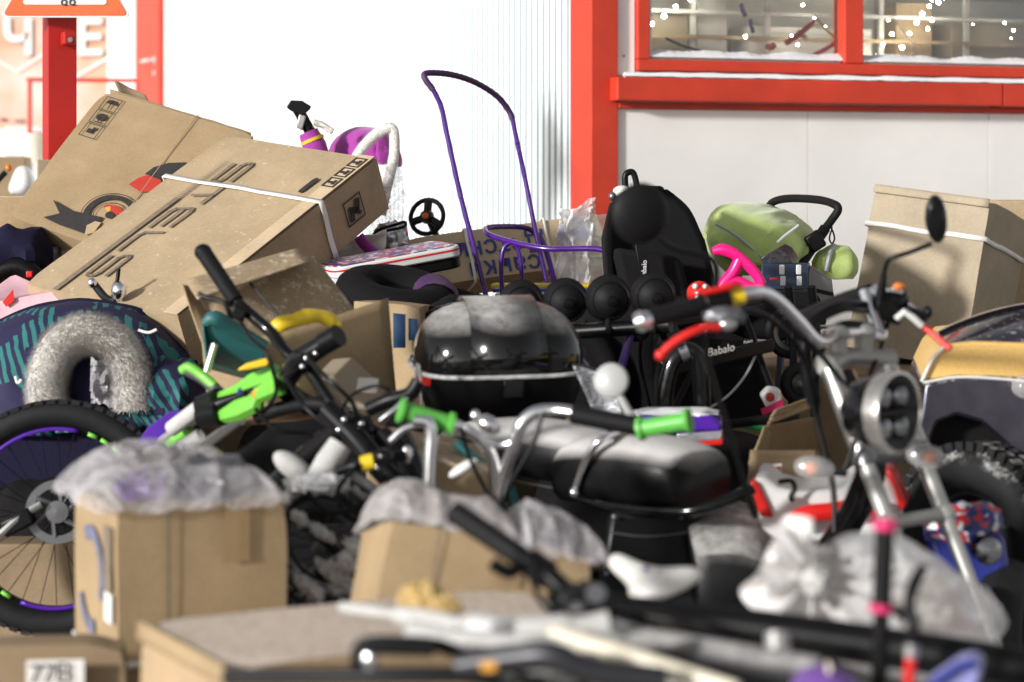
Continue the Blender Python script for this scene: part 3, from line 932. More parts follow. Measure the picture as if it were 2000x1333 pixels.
topprint('printed_stripe', [rect(LV * 0.41, LU * 0.765, LV * 1.0, LU * 0.797)] + [rect(LV * (0.41 - 0.0095 * k), LU * 0.765, LV * (0.41 - 0.0095 * k) + 0.0058 - 0.00015 * k, LU * 0.797) for k in range(1, 27)], 'ink_grey')
# handling marks near the far right corner
hm = []
for k in range(3):
    b0 = LU * 0.012; a0_ = LV * 0.03 + k * 0.062
    hm += frame_rect(a0_, b0, a0_ + 0.055, b0 + 0.048, 0.006) + [rect(a0_ + 0.014, b0 + 0.012, a0_ + 0.04, b0 + 0.022), rect(a0_ + 0.022, b0 + 0.022, a0_ + 0.034, b0 + 0.04)]
topprint('handling_mark', hm, 'ink_black', 0.0075)
# hand hole
topprint('hand_hole', [[(LV * 0.222 + 0.016 * math.cos(R(t)) * (1 if abs(math.cos(R(t))) < 2 else 1) + (0.03 if math.cos(R(t)) > 0 else -0.03), LU * 0.165 + 0.010 * math.sin(R(t))) for t in range(0, 360, 20)]], 'ink_black', 0.002)
# folded lap along the right edge
m = MB(); m.hexa(A0 + vv * 0.005 + top_n * 0.001, vv * (LV - 0.01), uu * LU * 0.085, top_n * 0.004)
m.build('folded_lap', 'cardboard_lap', bikebox, smooth=False, bevel=0.001)
# crossed-out mark on the side face
sn = -U.normalized()
m = MB()
fo = O + sn * 0.006 + vv * 0.115 + W.normalized() * 0.05
for pg in frame_rect(0, 0, 0.085, 0.085, 0.005) + stroke([(0.02, 0.02), (0.03, 0.05), (0.055, 0.04), (0.06, 0.07)], 0.022) + stroke([(0.02, 0.065), (0.062, 0.03)], 0.014):
    m.add([fo + vv * p + W.normalized() * q + sn * 0.0015 for p, q in pg], [tuple(range(len(pg)))])
m.build('handling_mark', 'ink_black', bikebox, smooth=False)
band(bikebox, O, V, U, W, 0.305, 0.020, off=0.010)

# ---- square carton behind it with wheel picture
O = P(205, 175, 7.75); Pu = P(495, 265, 7.60); Pv = P(50, 435, 7.34)
U = Pu - O; V = Pv - O; V -= U * (U.dot(V) / U.dot(U)); W = U.cross(V).normalized()
if W.y < 0: W = -W
W *= 0.34
wheelbox = carton('wheel_carton', 'brown carton tipped on its corner, printed with a red and black wheel', O, U, V, W, 'cardboard', 3.0, 0.004, bulge=0.001)
fn_ = -W.normalized(); fu, fv = U.normalized(), -V.normalized()
def fpr(name, polys, mat, lift=0.007):
    m = MB()
    for pg in polys:
        m.add([O + fu * a - fv * b_ + fn_ * lift for a, b_ in pg], [tuple(range(len(pg)))])
    return m.build(name, mat, wheelbox, smooth=False)
UL, VL = U.length, V.length
icons = []
for k in range(3):
    y0 = 0.03 + 0.066 * k
    icons += frame_rect(0.028, y0, 0.088, y0 + 0.063, 0.003)
icons += [rect(0.056, 0.045, 0.060, 0.085)] + ring_poly(0.058, 0.06, 0.0, 0.02, 180, 360, 10) + ring_poly(0.058, 0.125, 0.0, 0.017, 0, 360, 12) + [rect(0.056, 0.125, 0.060, 0.15), rect(0.045, 0.148, 0.072, 0.152), rect(0.045, 0.185, 0.066, 0.205), rect(0.06, 0.175, 0.07, 0.19)]
fpr('handling_mark', icons, 'ink_black')
def fx(x, y):
    dx, dy = x - 205, y - 175
    return ((dx * 260 + 155 * dy) / 89350 * UL, (290 * dy - 90 * dx) / 89350 * VL)
wc = fx(238, 431); px_ = UL / 304
def wring(r0, r1, a0, a1, mat, lift=0.007):
    fpr('wheel_print', ring_poly(*wc, r0 * px_, r1 * px_, a0, a1), mat, lift)
wring(36, 47, 150, 345, 'ink_black'); wring(50, 51.5, 150, 345, 'ink_black'); wring(28, 29.5, 150, 345, 'ink_black')
wring(9, 24, 215, 330, 'ink_red'); wring(9, 20, 215, 245, 'ink_orange', 0.0074); wring(0, 8, 0, 360, 'ink_black', 0.0074)
fpr('fender_print', [[fx(*q) for q in ((268, 371), (284, 358), (300, 352), (326, 360), (330, 372), (314, 384), (292, 386))]], 'ink_red', 0.0076)
fpr('fender_print', [[fx(*q) for q in ((296, 350), (312, 336), (338, 327), (372, 325), (380, 340), (352, 358), (326, 361))]], 'ink_black', 0.0078)
fpr('arrow_print', [[fx(*q) for q in ((131, 404), (168, 424), (226, 436), (218, 448), (196, 468), (148, 452), (117, 438), (146, 430))]], 'ink_black', 0.0080)
fpr('arrow_mark', [[fx(*q) for q in ((198, 452), (212, 444), (224, 446), (212, 466), (196, 470))]], 'cardboard_pale', 0.0083)
band(wheelbox, O, U, V, W, 0.62, 0.002, 'cardboard_pale', off=0.007, name='crease')
# torn flap standing at the upper edge
m = MB(); m.grid(lambda a, b_: P(222 + 62 * a + 10 * b_, 156 + 30 * a + 22 * b_, 7.78 + 0.02 * math.sin(3 * a)) + Vector((0, 0, 0.004 * noise.noise(Vector((a * 5, b_ * 5, 1))))), 8, 3)
m.build('flap', 'cardboard_dark', wheelbox, thick=0.004)
m = MB(); m.grid(lambda a, b_: O + W * (0.02 + 0.3 * b_) + U * (0.02 + 0.95 * a) + fv * (0.004 + 0.02 * (1 - b_) * (0.4 + 0.6 * abs(noise.noise(Vector((a * 6, 2, 2)))))), 24, 3)
m.build('flap', 'cardboard_dark', wheelbox, thick=0.004)

# ---- plain tall carton leaning at the right wall and the one behind it
O, U, V, W = solve_corner((1935, 392), (1710, 362), (1876, 720), (2010, 436), 7.7)
tallbox = carton('tall_carton', 'tall plain beige carton with one white strap leaning by the white wall', O, U, V, W, 'cardboard_grey', 5.0, 0.006)
band(tallbox, O, V, U, W, 0.235, 0.016, off=0.009)
m = MB(); m.grid(lambda a, b_: O + U * a - V.normalized() * 0.003 + V * 0.05 * b_ - W.normalized() * (0.007 + 0.006 * b_), 14, 3); m.build('flap', 'cardboard_grey', tallbox, thick=0.003)
m = MB(); m.hexa(P(1950, 392, 8.25), (0.3, 0.02, 0), (0, 0.3, 0), (0.02, 0, -0.9)); 
tag(m.build('carton', 'cardboard_pale', smooth=False, bevel=0.004), 'pale carton edge showing behind the tall strapped carton at the right border', 'box')
# ---- sledge carton with upside-down blue print
O = P(786, 468, 7.75); U = P(1168, 418, 7.95) - O; V = P(792, 566, 7.70) - O; V -= U * (U.dot(V) / U.dot(U)); W = U.cross(V).normalized() * 0.22
if W.y < 0: W = -W
sledbox = carton('sledge_carton', 'low long sledge carton with upside-down blue print behind the purple sledge', O, U, V, W, 'cardboard_lap', 7.0, 0.004, bulge=0.001)
fu = U.normalized(); fv = -V.normalized(); sn_ = -W.normalized()
hgt = V.length
lettering('lettering', 'Детские', O + fu * (U.length * 0.70) - fv * hgt * 0.24 + sn_ * 0.006, -fu, -fv, 0.088, 'ink_blue', sledbox, bold=0.012, space=1.05)
lettering('lettering', 'санки', O + fu * (U.length * 0.66) - fv * hgt * 0.66 + sn_ * 0.006, -fu, -fv, 0.088, 'ink_blue', sledbox, bold=0.012, space=1.05)
m = MB()
ec = (U.length * 0.865, hgt * 0.42)
pol = ring_poly(*ec, 0.055, 0.070, 20, 330) + ring_poly(ec[0] + 0.025, ec[1] - 0.02, 0.0, 0.038, 0, 360) + ring_poly(ec[0] - 0.03, ec[1] - 0.01, 0.01, 0.026) + ring_poly(ec[0] - 0.005, ec[1] + 0.035, 0.012, 0.028, 0, 250)
for k0 in range(0, len(pol), 28):
    m = MB()
    for pg in pol[k0:k0 + 28]:
        m.add([O + fu * a - fv * b_ + sn_ * 0.0085 for a, b_ in pg], [tuple(range(len(pg)))])
    m.build('emblem', 'ink_blue', sledbox, smooth=False)
band(sledbox, O, U, V, W, 0.315, 0.010, off=0.008)
band(sledbox, O, U, V, W, 0.715, 0.010, off=0.008)

# ---- foreground cartons
d0 = 4.2
e1 = Vector((math.cos(R(25)), math.sin(R(25)), 0)); e2 = Vector((-e1.y, e1.x, 0))
O = P(232, 992, d0)
hh = O.z
filmbox = carton('film_topped_carton', 'upright brown carton capped with crumpled clear film, blue emblem on its narrow side', O, e1 * 0.324, e2 * 0.31, Vector((0, 0, -hh + 0.01)), 'cardboard', 11.0, 0.005)
lf = -e1
m = MB()
pol = ring_poly(0.17, 0.145, 0.066, 0.092, 150, 300) + ring_poly(0.17, 0.165, 0.066, 0.092, 20, 110) + ring_poly(0.15, 0.36, 0.03, 0.055)
for k0 in range(0, len(pol), 28):
    m = MB()
    for pg in pol[k0:k0 + 28]:
        m.add([O + lf * 0.009 + e2 * a + Vector((0, 0, -b_)) for a, b_ in pg], [tuple(range(len(pg)))])
    m.build('emblem', 'faded_blue', filmbox, smooth=False)
m = MB(); m.grid(lambda a, b_: O + lf * 0.009 + e2 * (0.02 + 0.055 * a) + Vector((0, 0, -0.04 - 0.12 * b_)), 2, 2); m.build('label_strip', 'ink_grey', filmbox)
m = MB(); m.grid(lambda a, b_: O + lf * 0.009 + e2 * (0.015 + 0.055 * a) + Vector((0, 0, -0.162 - 0.055 * b_)), 2, 2); m.build('label_strip', 'paper', filmbox)
band(filmbox, O, Vector((0, 0, -hh)), e1 * 0.324, e2 * 0.31, 0.335, 0.014, off=0.006)
fr_ = -e2
basic('packing_tape', (0.33, 0.225, 0.12), 0.16, var=0.12, alpha=0.75)
m = MB(); m.grid(lambda a, b_: O + fr_ * 0.0095 + e1 * (0.20 + 0.048 * a) + Vector((0, 0, -0.002 - 0.11 * b_ - 0.006 * noise.noise(Vector((a * 6, 1, 1))))), 4, 6); m.build('tape', 'packing_tape', filmbox)
m = MB(); m.grid(lambda a, b_: O + fr_ * 0.008 + e1 * (0.089 + 0.006 * a) + Vector((0, 0, -0.6 * b_)), 1, 6); m.build('seam', 'ink_grey', filmbox)
# wrinkled film over it
def filmcap(name, parent, c, ax, ay, lx, ly, h, seed, mat, hang=0.03, nz=0.02, power=0.5, nu=70, nv=44):
    def fn(u, v):
        a, b_ = (u - 0.5) * 2, (v - 0.5) * 2
        r = max(abs(a), abs(b_)) ** 4
        edge = max(0.0, 1 - abs(a) ** 3.0) * max(0.0, 1 - abs(b_) ** 3.0)
        p = c + ax * (a * lx) + ay * (b_ * ly)
        n1 = noise.noise(Vector((a * 1.1 + seed, b_ * 0.9, seed)))
        z = h * edge ** power * (0.80 + 0.42 * n1) - hang * r
        q1 = 1 - abs(noise.noise(Vector((a * 1.7 + b_ * 0.8 + seed, b_ * 1.2 - a * 0.5, seed + 3)))) * 2.4
        w = nz * 0.55 * max(0.0, q1) ** 2 + 0.25 * nz * noise.noise(Vector((a * 4, b_ * 2.2, seed)))
        return p + Vector((0, 0, z + w)) + ax * (0.35 * nz * noise.noise(Vector((b_ * 2, a * 3, seed)))) + ay * (0.35 * nz * noise.noise(Vector((b_ * 3, a * 3, seed + 4))))
    m = MB(); m.grid(fn, nu, nv)
    return m.build(name, mat, parent, angle=180)
ctr = O + e1 * 0.15 + e2 * 0.16
filmcap('film_wrap', filmbox, ctr + Vector((0, 0, 0.012)) - e1 * 0.01, e1, e2, 0.186, 0.18, 0.078, 2.0, 'film', hang=0.026, nz=0.022)
m = MB(); m.ell(ctr + e1 * -0.07 + e2 * -0.06 + Vector((0, 0, 0.005)), 0.055, 0.05, 0.04, lump=0.5, ls=9); m.build('wrapped_toy', 'violet', filmbox)
m = MB(); m.ell(ctr + e1 * 0.06 + e2 * -0.02 + Vector((0, 0, 0.015)), 0.09, 0.08, 0.055, lump=0.3); m.build('wrapped_toy', 'grey_metal', filmbox)
m = MB(); m.ell(ctr + e1 * 0.0 + e2 * -0.10 + Vector((0, 0, 0.0)), 0.10, 0.04, 0.03, lump=0.3, seed=3); m.build('wrapped_toy', 'navy_fabric', filmbox)

O = P(765, 1017, 3.95); U = P(1166, 1092, 4.02) - O; V = P(728, 1235, 3.90) - O; V -= U * (U.dot(V) / U.dot(U)); W = U.cross(V).normalized()
if W.y < 0: W = -W
W *= 0.30
tiltbox = carton('tilted_carton', 'tilted brown carton under dusty film between the snowy tyre and the white saddle', O, U, V * 1.15, W, 'cardboard', 13.0, 0.006)
m = MB(); m.grid(lambda a, b_: O - W.normalized() * 0.010 + U * (0.225 + 0.012 * a + 0.01 * b_) + V * 0.9 * b_, 1, 6); m.build('seam', 'ink_grey', tiltbox)
m = MB(); m.grid(lambda a, b_: O - W.normalized() * 0.0115 + U * (0.52 + 0.12 * a) + V * (0.40 * b_ + 0.02 * noise.noise(Vector((a * 6, 1, 1)))), 4, 6); m.build('tape', 'packing_tape', tiltbox)
cA = O + U * 0.29 + W * 0.5
ux_, uy_ = U.normalized(), W.normalized()
filmcap('film_wrap', tiltbox, cA + Vector((0, 0, 0.03)), ux_, uy_, 0.125, 0.16, 0.070, 8.0, 'film_dirty', hang=0.03, nz=0.016)
filmcap('film_wrap', tiltbox, O + U * 0.83 + W * 0.45 + Vector((0, 0, 0.035)), ux_, uy_, 0.085, 0.15, 0.065, 12.0, 'film', hang=0.05, nz=0.020)
m = MB(); m.ell(O + U * 0.3 + W * 0.5 + Vector((0, 0, 0.02)), 0.08, 0.10, 0.045, lump=0.3); m.build('wrapped_toy', 'grey_metal', tiltbox)
m = MB(); m.ell(O + U * 0.8 + W * 0.5 + Vector((0, 0, 0.01)), 0.06, 0.10, 0.05, lump=0.3, seed=5); m.build('wrapped_toy', 'navy_fabric', tiltbox)
# low carton in front
h0 = 0.755
pa = Vector((P(445, 0, 3.3).x, 3.3, h0)); pb = Vector((P(275, 0, 3.645).x, 3.645, h0))
lv = pb - pa; lu = Vector((lv.y, -lv.x, 0)).normalized()
lowbox = carton('frosted_carton', 'broad low carton in front with frost-covered top', pa, lu * 0.66, lv, Vector((0, 0, -h0 + 0.01)), 'cardboard_frosted', 17.0, 0.005)
m = MB(); m.grid(lambda a, b_: pa + lv * (a * 1.0) + Vector((0, 0, 0.004)) - lu * 0.004 + Vector((0, 0, -0.03 * b_)) - lu * 0.004 * b_, 12, 2); m.build('flap', 'cardboard', lowbox, thick=0.003)
# 77B carton
O = P(-60, 1262, 3.95)
lab = carton('labelled_carton', 'brown carton in the bottom left corner with a white 77B label', O, Vector((0.262, 0.03, 0)), Vector((-0.010, 0.09, 0)), Vector((0, 0, -O.z + 0.01)), 'cardboard_dark', 19.0, 0.004)
q = Vector((0.262, 0.03, 0)).normalized(); qn = Vector((q.y, -q.x, 0))
po = P(52, 1288, 3.93)
m = MB(); m.grid(lambda a, b_: po + qn * 0.010 + q * (0.098 * a) + Vector((0, 0, -0.06 * b_)), 2, 2); m.build('label', 'paper', lab)
lettering('lettering', '77В', po + qn * 0.013 + q * 0.004 + Vector((0, 0, -0.038)), q, Z, 0.046, 'ink_black', lab, bold=0.0, space=0.96)

# ---- open carton with snow-covered flaps in the heap (in front of the bike carton)
od = 5.9
root = thing('open_carton', 'open carton with snow-dusted flaps standing up, in front of the lettered bicycle carton', 'box', P(560, 800, od))
def sheetp(name, mat, parent, q, n=10, th=0.004, bend=0.006, seed=0.0):
    """a card panel through four corners"""
    m = MB()
    def fn(u, v):
        p = q[0] * (1 - u) * (1 - v) + q[1] * u * (1 - v) + q[2] * u * v + q[3] * (1 - u) * v
        return p + Vector((0.3, -1, 0.4)) * bend * fbm((u * 1.3 + seed, v * 1.3, seed), 1.2)
    m.grid(fn, n, n)
    return m.build(name, mat, parent, thick=th, angle=60)
sheetp('flap', 'cardboard_snowed', root, [P(362, 548, 5.75), P(590, 483, 6.05), P(606, 512, 5.95), P(385, 586, 5.62)], seed=1)
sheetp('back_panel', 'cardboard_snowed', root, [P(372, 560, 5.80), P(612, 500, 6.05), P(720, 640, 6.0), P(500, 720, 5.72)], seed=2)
sheetp('flap', 'cardboard', root, [P(356, 556, 5.75), P(372, 560, 5.8), P(432, 660, 5.72), P(395, 672, 5.68)], seed=3)
sheetp('side_panel', 'cardboard', root, [P(545, 652, 5.55), P(757, 583, 5.80), P(775, 790, 5.75), P(575, 815, 5.5)], seed=4)
sheetp('front_panel', 'cardboard', root, [P(395, 672, 5.62), P(545, 652, 5.55), P(575, 815, 5.5), P(410, 830, 5.55)], seed=5)
m = MB(); m.tube([P(487, 552, 5.79), P(552, 626, 5.68)], 0.004, 6); m.build('slot', 'ink_black', root)
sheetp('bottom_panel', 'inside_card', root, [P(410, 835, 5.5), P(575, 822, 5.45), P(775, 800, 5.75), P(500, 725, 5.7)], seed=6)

# ---- carton with blue print peeping out to its right
m = None
O = P(776, 594, 6.25); U = P(822, 598, 6.22) - O; V = P(776, 700, 6.22) - O
bb = carton('blue_print_carton', 'small carton with blue printed sides behind the black top case', P(690, 588, 6.35), P(822, 598, 6.25) - P(690, 588, 6.35), Vector((0.03, 0.25, -0.01)), Vector((0.0, 0, -0.25)), 'cardboard', 21.0, 0.003)
for (x0, y0, x1, y1) in ((768, 612, 792, 680), (798, 622, 815, 665)):
    sheetp('blue_panel', 'blue_card', bb, [P(x0, y0, 6.22), P(x1, y0 + 2, 6.21), P(x1, y1, 6.21), P(x0, y1, 6.22)], n=2, th=0.001, bend=0)

# ---- white and brown cartons far left behind the post
for (nm, lb, x0, y0, x1, y1, d, mt) in (
    ('carton', 'brown carton edge at the foot of the red post', 72, 312, 150, 470, 7.75, 'cardboard_grey'),
    ('carton', 'plain brown carton at the far left edge, half hidden by a white sack', -40, 306, 46, 380, 10.6, 'cardboard'),
    ('carton', 'bright white carton behind the thin red railing', 10, 246, 76, 304, 15.6, 'white_plastic'),
    ('carton', 'wide dark brown carton with pale snowy lid at the left border', -140, 384, 78, 500, 7.5, 'cardboard_frosted')):
    a = P(x0, y0, d); b_ = P(x1, y1, d)
    m = MB(); m.hexa((a.x, d, 0.0), (b_.x - a.x, 0.05, 0), (-0.04, 0.32, 0), (0, 0, a.z))
    tag(m.build(nm, mt, smooth=False, bevel=0.006), lb, 'box', 'cartons at the far left')
m = MB(); m.loft([[P(x, y, d_) for x, y, d_ in ((8, 386, 9.6), (78, 386, 9.6), (84, 386, 9.9), (0, 386, 9.9))], [P(x, y, d_) for x, y, d_ in ((22, 350, 9.6), (70, 350, 9.6), (72, 350, 9.8), (18, 350, 9.8))], [P(x, y, d_) for x, y, d_ in ((30, 322, 9.65), (58, 320, 9.65), (58, 322, 9.75), (32, 322, 9.75))]])
tag(m.build('sack', 'white_plastic', sub=2), 'white plastic sack slumped behind the dark carton at left', 'sack')
m = MB(); m.lathe([(0.001, 0), (0.055, 0), (0.07, 0.16), (0.066, 0.16), (0.05, 0.01)], P(68, 318, 12.6), (0, 0, 1), 20)
tag(m.build('bucket', 'cream'), 'cream bucket beside the red post', 'bucket')

# ---- hidden cartons that carry the heap
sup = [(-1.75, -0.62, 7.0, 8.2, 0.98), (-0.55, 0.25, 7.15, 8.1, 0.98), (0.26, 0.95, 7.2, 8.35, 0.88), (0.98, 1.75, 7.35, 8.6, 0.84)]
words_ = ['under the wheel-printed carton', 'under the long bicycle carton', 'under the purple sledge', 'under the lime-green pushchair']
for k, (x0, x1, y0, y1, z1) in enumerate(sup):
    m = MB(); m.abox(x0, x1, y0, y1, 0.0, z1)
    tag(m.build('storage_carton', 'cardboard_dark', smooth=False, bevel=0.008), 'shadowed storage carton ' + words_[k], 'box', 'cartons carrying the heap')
def dark_filler(x0, x1, y0, y1, z1, lb, seed):
    """slumped black filler, added to darken a gap in the heap"""
    m = MB()
    cx_, cy_ = (x0 + x1) / 2, (y0 + y1) / 2
    def fn(u, v):
        a = 2 * math.pi * u
        q = math.sin(v * math.pi / 2) ** 0.35; zz = math.cos(v * math.pi / 2) ** 0.35
        sx = math.copysign(abs(math.cos(a)) ** 0.5, math.cos(a)); sy = math.copysign(abs(math.sin(a)) ** 0.5, math.sin(a))
        n_ = 1 + 0.07 * fbm((math.cos(a) * 2, math.sin(a) * 2, v * 2 + seed), 1.5)
        return Vector((cx_ + sx * q * n_ * (x1 - x0) / 2, cy_ + sy * q * n_ * (y1 - y0) / 2, z1 * zz * (0.93 + 0.07 * n_)))
    m.grid(fn, 60, 24)
    tag(m.build('gap_filler', 'black_fabric', angle=180), lb, 'bundle', 'added dark fillers low in the heap')  # black lump stands in for the shade between the goods
dark_filler(-1.5, -0.75, 6.25, 6.95, 0.66, 'added black filler for the dark gap behind the purple-rimmed wheel', 1)
dark_filler(-0.80, -0.15, 6.2, 7.1, 0.80, 'added black filler for the dark gap below the open carton', 2)
dark_filler(-0.75, -0.22, 5.2, 5.75, 0.62, 'added black filler for the dark gap behind the snow-caked wheel', 3)
dark_filler(0.05, 0.85, 6.3, 7.1, 0.72, 'added black filler for the dark gap below the round black lamps', 4)
dark_filler(-0.30, 0.20, 5.35, 6.1, 0.62, 'added black filler for the dark gap below the black top case', 5)
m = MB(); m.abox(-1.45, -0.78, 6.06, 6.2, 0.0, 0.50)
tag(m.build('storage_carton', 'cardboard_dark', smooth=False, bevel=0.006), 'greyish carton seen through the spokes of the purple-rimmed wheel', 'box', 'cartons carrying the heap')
# ================================================================== GOODS IN THE MIDDLE OF THE HEAP
def fur(name, parent, pts, r, mat, count, length, seed=0, sm=8, closed=False):
    """a fluffy trim: a soft core and thousands of short hairs"""
    rnd = random.Random(seed)
    path = catmull(pts, sm, closed)
    m = MB(); m.tube(path, r * 0.82, 12, closed=closed)
    N = len(path)
    vs, fs = [], []
    for k in range(count):
        i = rnd.randrange(N - 1)
        p = path[i].lerp(path[i + 1], rnd.random())
        t = (path[i + 1] - path[i]).normalized()
        x, y, _ = frame(t)
        a = rnd.random() * 2 * math.pi
        o = x * math.cos(a) + y * math.sin(a)
        dirv = (o + t * rnd.uniform(-0.6, 0.6) + Vector((rnd.uniform(-.4, .4), rnd.uniform(-.4, .4), rnd.uniform(-.5, .3)))).normalized()
        b_ = p + o * r * 0.76
        w = t.cross(dirv).normalized() * 0.0011
        L = length * rnd.uniform(0.5, 1.2)
        n0 = len(vs)
        vs += [b_ - w, b_ + w, b_ + dirv * L]
        fs.append((n0, n0 + 1, n0 + 2))
    m.add(vs, fs)
    o = m.build(name, mat, parent, smooth=True, angle=180)
    return o

def wheel(parent, c, axis, Rr, tr, tyre='rubber', rim='dark_metal', hub=0.02, nsp=20, knob=0, flat=1.0, name='wheel', spoke='black_plastic', rimw=0.012, spoke_r=0.0012):
    c = Vector(c); x, y, z = frame(axis)
    m = MB(); m.torus(c, z, Rr - tr, tr, 56, 12, flat)
    w = m.build(name, tyre, parent)
    if knob:
        m = MB()
        for k in range(knob):
            for s_, off in ((-1, 0), (1, 0.5)):
                a = 2 * math.pi * (k + off) / knob
                rd_ = x * math.cos(a) + y * math.sin(a); tg = z.cross(rd_)
                m.box(c + rd_ * (Rr - 0.10 * tr) + z * s_ * tr * flat * 0.42, rd_ * tr * 0.34, tg * (Rr * 4.2 / knob), z * tr * flat * 0.62)
        t = m.build('tread', tyre, w, smooth=False); t['kind'] = 'stuff'
    m = MB(); m.lathe([(Rr - 1.9 * tr, -tr * .55 * flat), (Rr - 1.55 * tr, -tr * .6 * flat), (Rr - 1.9 * tr - rimw * .4, 0), (Rr - 1.55 * tr, tr * .6 * flat), (Rr - 1.9 * tr, tr * .55 * flat), (Rr - 1.9 * tr - rimw, tr * .3 * flat), (Rr - 1.9 * tr - rimw, -tr * .3 * flat), (Rr - 1.9 * tr, -tr * .55 * flat)], c, z, 56)
    m.build('rim', rim, w)
    m = MB(); m.lathe([(0.001, -tr * 1.2), (hub * .6, -tr * 1.2), (hub, -tr * .8), (hub * .7, 0), (hub, tr * .8), (hub * .6, tr * 1.2), (0.001, tr * 1.2)], c, z, 20)
    m.build('hub', 'dark_metal', w)
    if nsp:
        m = MB()
        for k in range(nsp):
            a = 2 * math.pi * k / nsp; b_ = a + (0.5 if k % 2 else -0.5)
            s_ = 1 if (k // 2) % 2 else -1
            m.tube([c + (x * math.cos(b_) + y * math.sin(b_)) * hub + z * s_ * tr * .7, c + (x * math.cos(a) + y * math.sin(a)) * (Rr - 1.9 * tr)], spoke_r, 5, caps=False)
        o = m.build('spokes', spoke, w); o['kind'] = 'stuff'
    return w

def tubepart(name, mat, parent, pts, r, sm=5, n=10, closed=False, flat=1.0):
    m = MB(); m.tube(pts, r, n, sm=sm, closed=closed, flat=flat)
    return m.build(name, mat, parent)

# ---- tall purple push sledge
sd = 7.45
sled = thing('push_sledge', 'purple tubular push sledge with tall curved handle standing in front of the white wall', 'sledge', P(1030, 640, sd))
tubepart('handle', 'purple_paint', sled, [P(952, 590, 7.30), P(928, 492, 7.31), P(900, 385, 7.32), P(872, 258, 7.33), P(862, 210, 7.33), P(846, 176, 7.33), P(829, 152, 7.33)], 0.0082)
tubepart('handle', 'purple_paint', sled, [P(1000, 228, 7.6), P(1008, 268, 7.6), P(1026, 352, 7.6), P(1046, 452, 7.58), P(1070, 560, 7.56), P(1076, 600, 7.55)], 0.0082)
basic('foam_purple', (0.06, 0.02, 0.085), 0.6, bump=0.3, bscale=90)
tubepart('foam_grip', 'foam_purple', sled, [P(846, 176, 7.33), P(829, 152, 7.33), P(836, 143, 7.35), P(880, 146, 7.42), P(925, 160, 7.5), P(968, 186, 7.57), P(992, 214, 7.6), P(1001, 233, 7.6)], 0.0100, sm=7)
tubepart('armrest', 'purple_paint', sled, [P(1090, 590, 7.62), P(1082, 545, 7.62), P(1062, 478, 7.62), P(1046, 456, 7.62), P(1018, 444, 7.60), P(958, 444, 7.48), P(949, 452, 7.42), P(962, 462, 7.36), P(1010, 476, 7.28), P(1066, 486, 7.22), P(1120, 486, 7.2), P(1168, 487, 7.18), P(1190, 497, 7.17), P(1196, 520, 7.17), P(1197, 550, 7.17)], 0.0092)
tubepart('seat_hoop', 'purple_paint', sled, [P(981, 590, 7.3), P(979, 520, 7.3), P(984, 486, 7.3), P(998, 475, 7.3), P(1010, 484, 7.3), P(1018, 520, 7.3), P(1020, 590, 7.3)], 0.0075)
for k, (mt, dy) in enumerate((('yellow', 0), ('blue_plastic', 9), ('cream', 18), ('yellow', 27))):
    m = MB(); m.hexa(P(958 + k * 4, 556 + dy, 7.45 - 0.06 * k), (0.32, -0.05, 0.002), (0.01, 0.045, 0.004), (0, 0, -0.012)); m.build('seat_slat', mt, sled, smooth=False, bevel=0.003)
for (xa, da) in ((930, 7.35), (1190, 7.1)):
    tubepart('runner', 'purple_paint', sled, [P(xa - 60, 600, da + 0.35), P(xa - 55, 640, da + 0.3), P(xa, 650, da), P(xa + 20, 650, da - 0.3), P(xa + 30, 610, da - 0.42)], 0.009)

# ---- steering wheel of a ride-on toy
st = thing('toy_steering_wheel', 'small black toy steering wheel with orange hub against the bright wall', 'steering wheel', P(840, 480, 8.1))
cc = P(834, 424, 8.1); ax = Vector((-0.35, -1, 0.25)).normalized(); x_, y_, z_ = frame(ax)
part('rim', 'black_matte', st, lambda m: m.torus(cc, z_, S(34, 8.1), 0.0085, 40, 10))
for a in (200, 330, 90):
    part('spoke', 'black_plastic', st, lambda m: m.tube([cc, cc + (x_ * math.cos(R(a)) + y_ * math.sin(R(a))) * S(33, 8.1)], 0.009, 8, flat=1.6))
part('hub', 'black_plastic', st, lambda m: m.lathe([(0.001, 0.02), (0.02, 0.018), (0.026, 0), (0.02, -0.02), (0.001, -0.02)], cc, z_, 20))
part('hub_cap', 'amber', st, lambda m: m.lathe([(0.001, 0.027), (0.010, 0.025), (0.013, 0.018)], cc, z_, 16))
part('column', 'black_plastic', st, lambda m: m.cyl(cc, cc - z_ * 0.2 + Vector((0, 0, -0.1)), 0.012))

# ---- magenta sledge pram with white fur
mg = thing('magenta_sledge_pram', 'magenta sledge pram with white fur-edged hood behind the bicycle carton', 'pram', P(700, 520, 7.8))
def dome(u, v):
    a = math.pi * (u * 1.05 - 0.02); b_ = v * math.pi / 2
    p = P(702, 318, 7.9)
    return p + Vector((0.125 * math.cos(b_) * -math.cos(a) + 0.06 * math.sin(b_), -0.16 * math.sin(b_) + 0.16, 0.125 * math.sin(a) * (0.55 + 0.45 * math.cos(b_)))) + Vector((1, 1, 1)) * 0.008 * fbm((u * 4, v * 4, 0), 1.4)
part('hood', 'magenta_fabric', mg, lambda m: m.grid(dome, 26, 14), thick=0.006)
fur('fur_trim', mg, PL(7.74, (690, 318), (708, 290), (735, 262), (766, 252), (770, 300), (757, 360), (744, 420)), 0.022, 'white_fur', 2600, 0.013, 3)
fur('fur_trim', mg, PL(7.8, (612, 240), (628, 244), (650, 258)), 0.013, 'white_fur', 500, 0.01, 4)
m = MB(); m.grid(lambda u, v: P(716 + 60 * u + 20 * v + 8 * math.sin(6 * v), 318 + 190 * v, 7.72 - 0.05 * math.sin(u * 3)) + Vector((0.012, 0.03, 0)) * fbm((u * 3, v * 5, 1), 1.3), 14, 30)
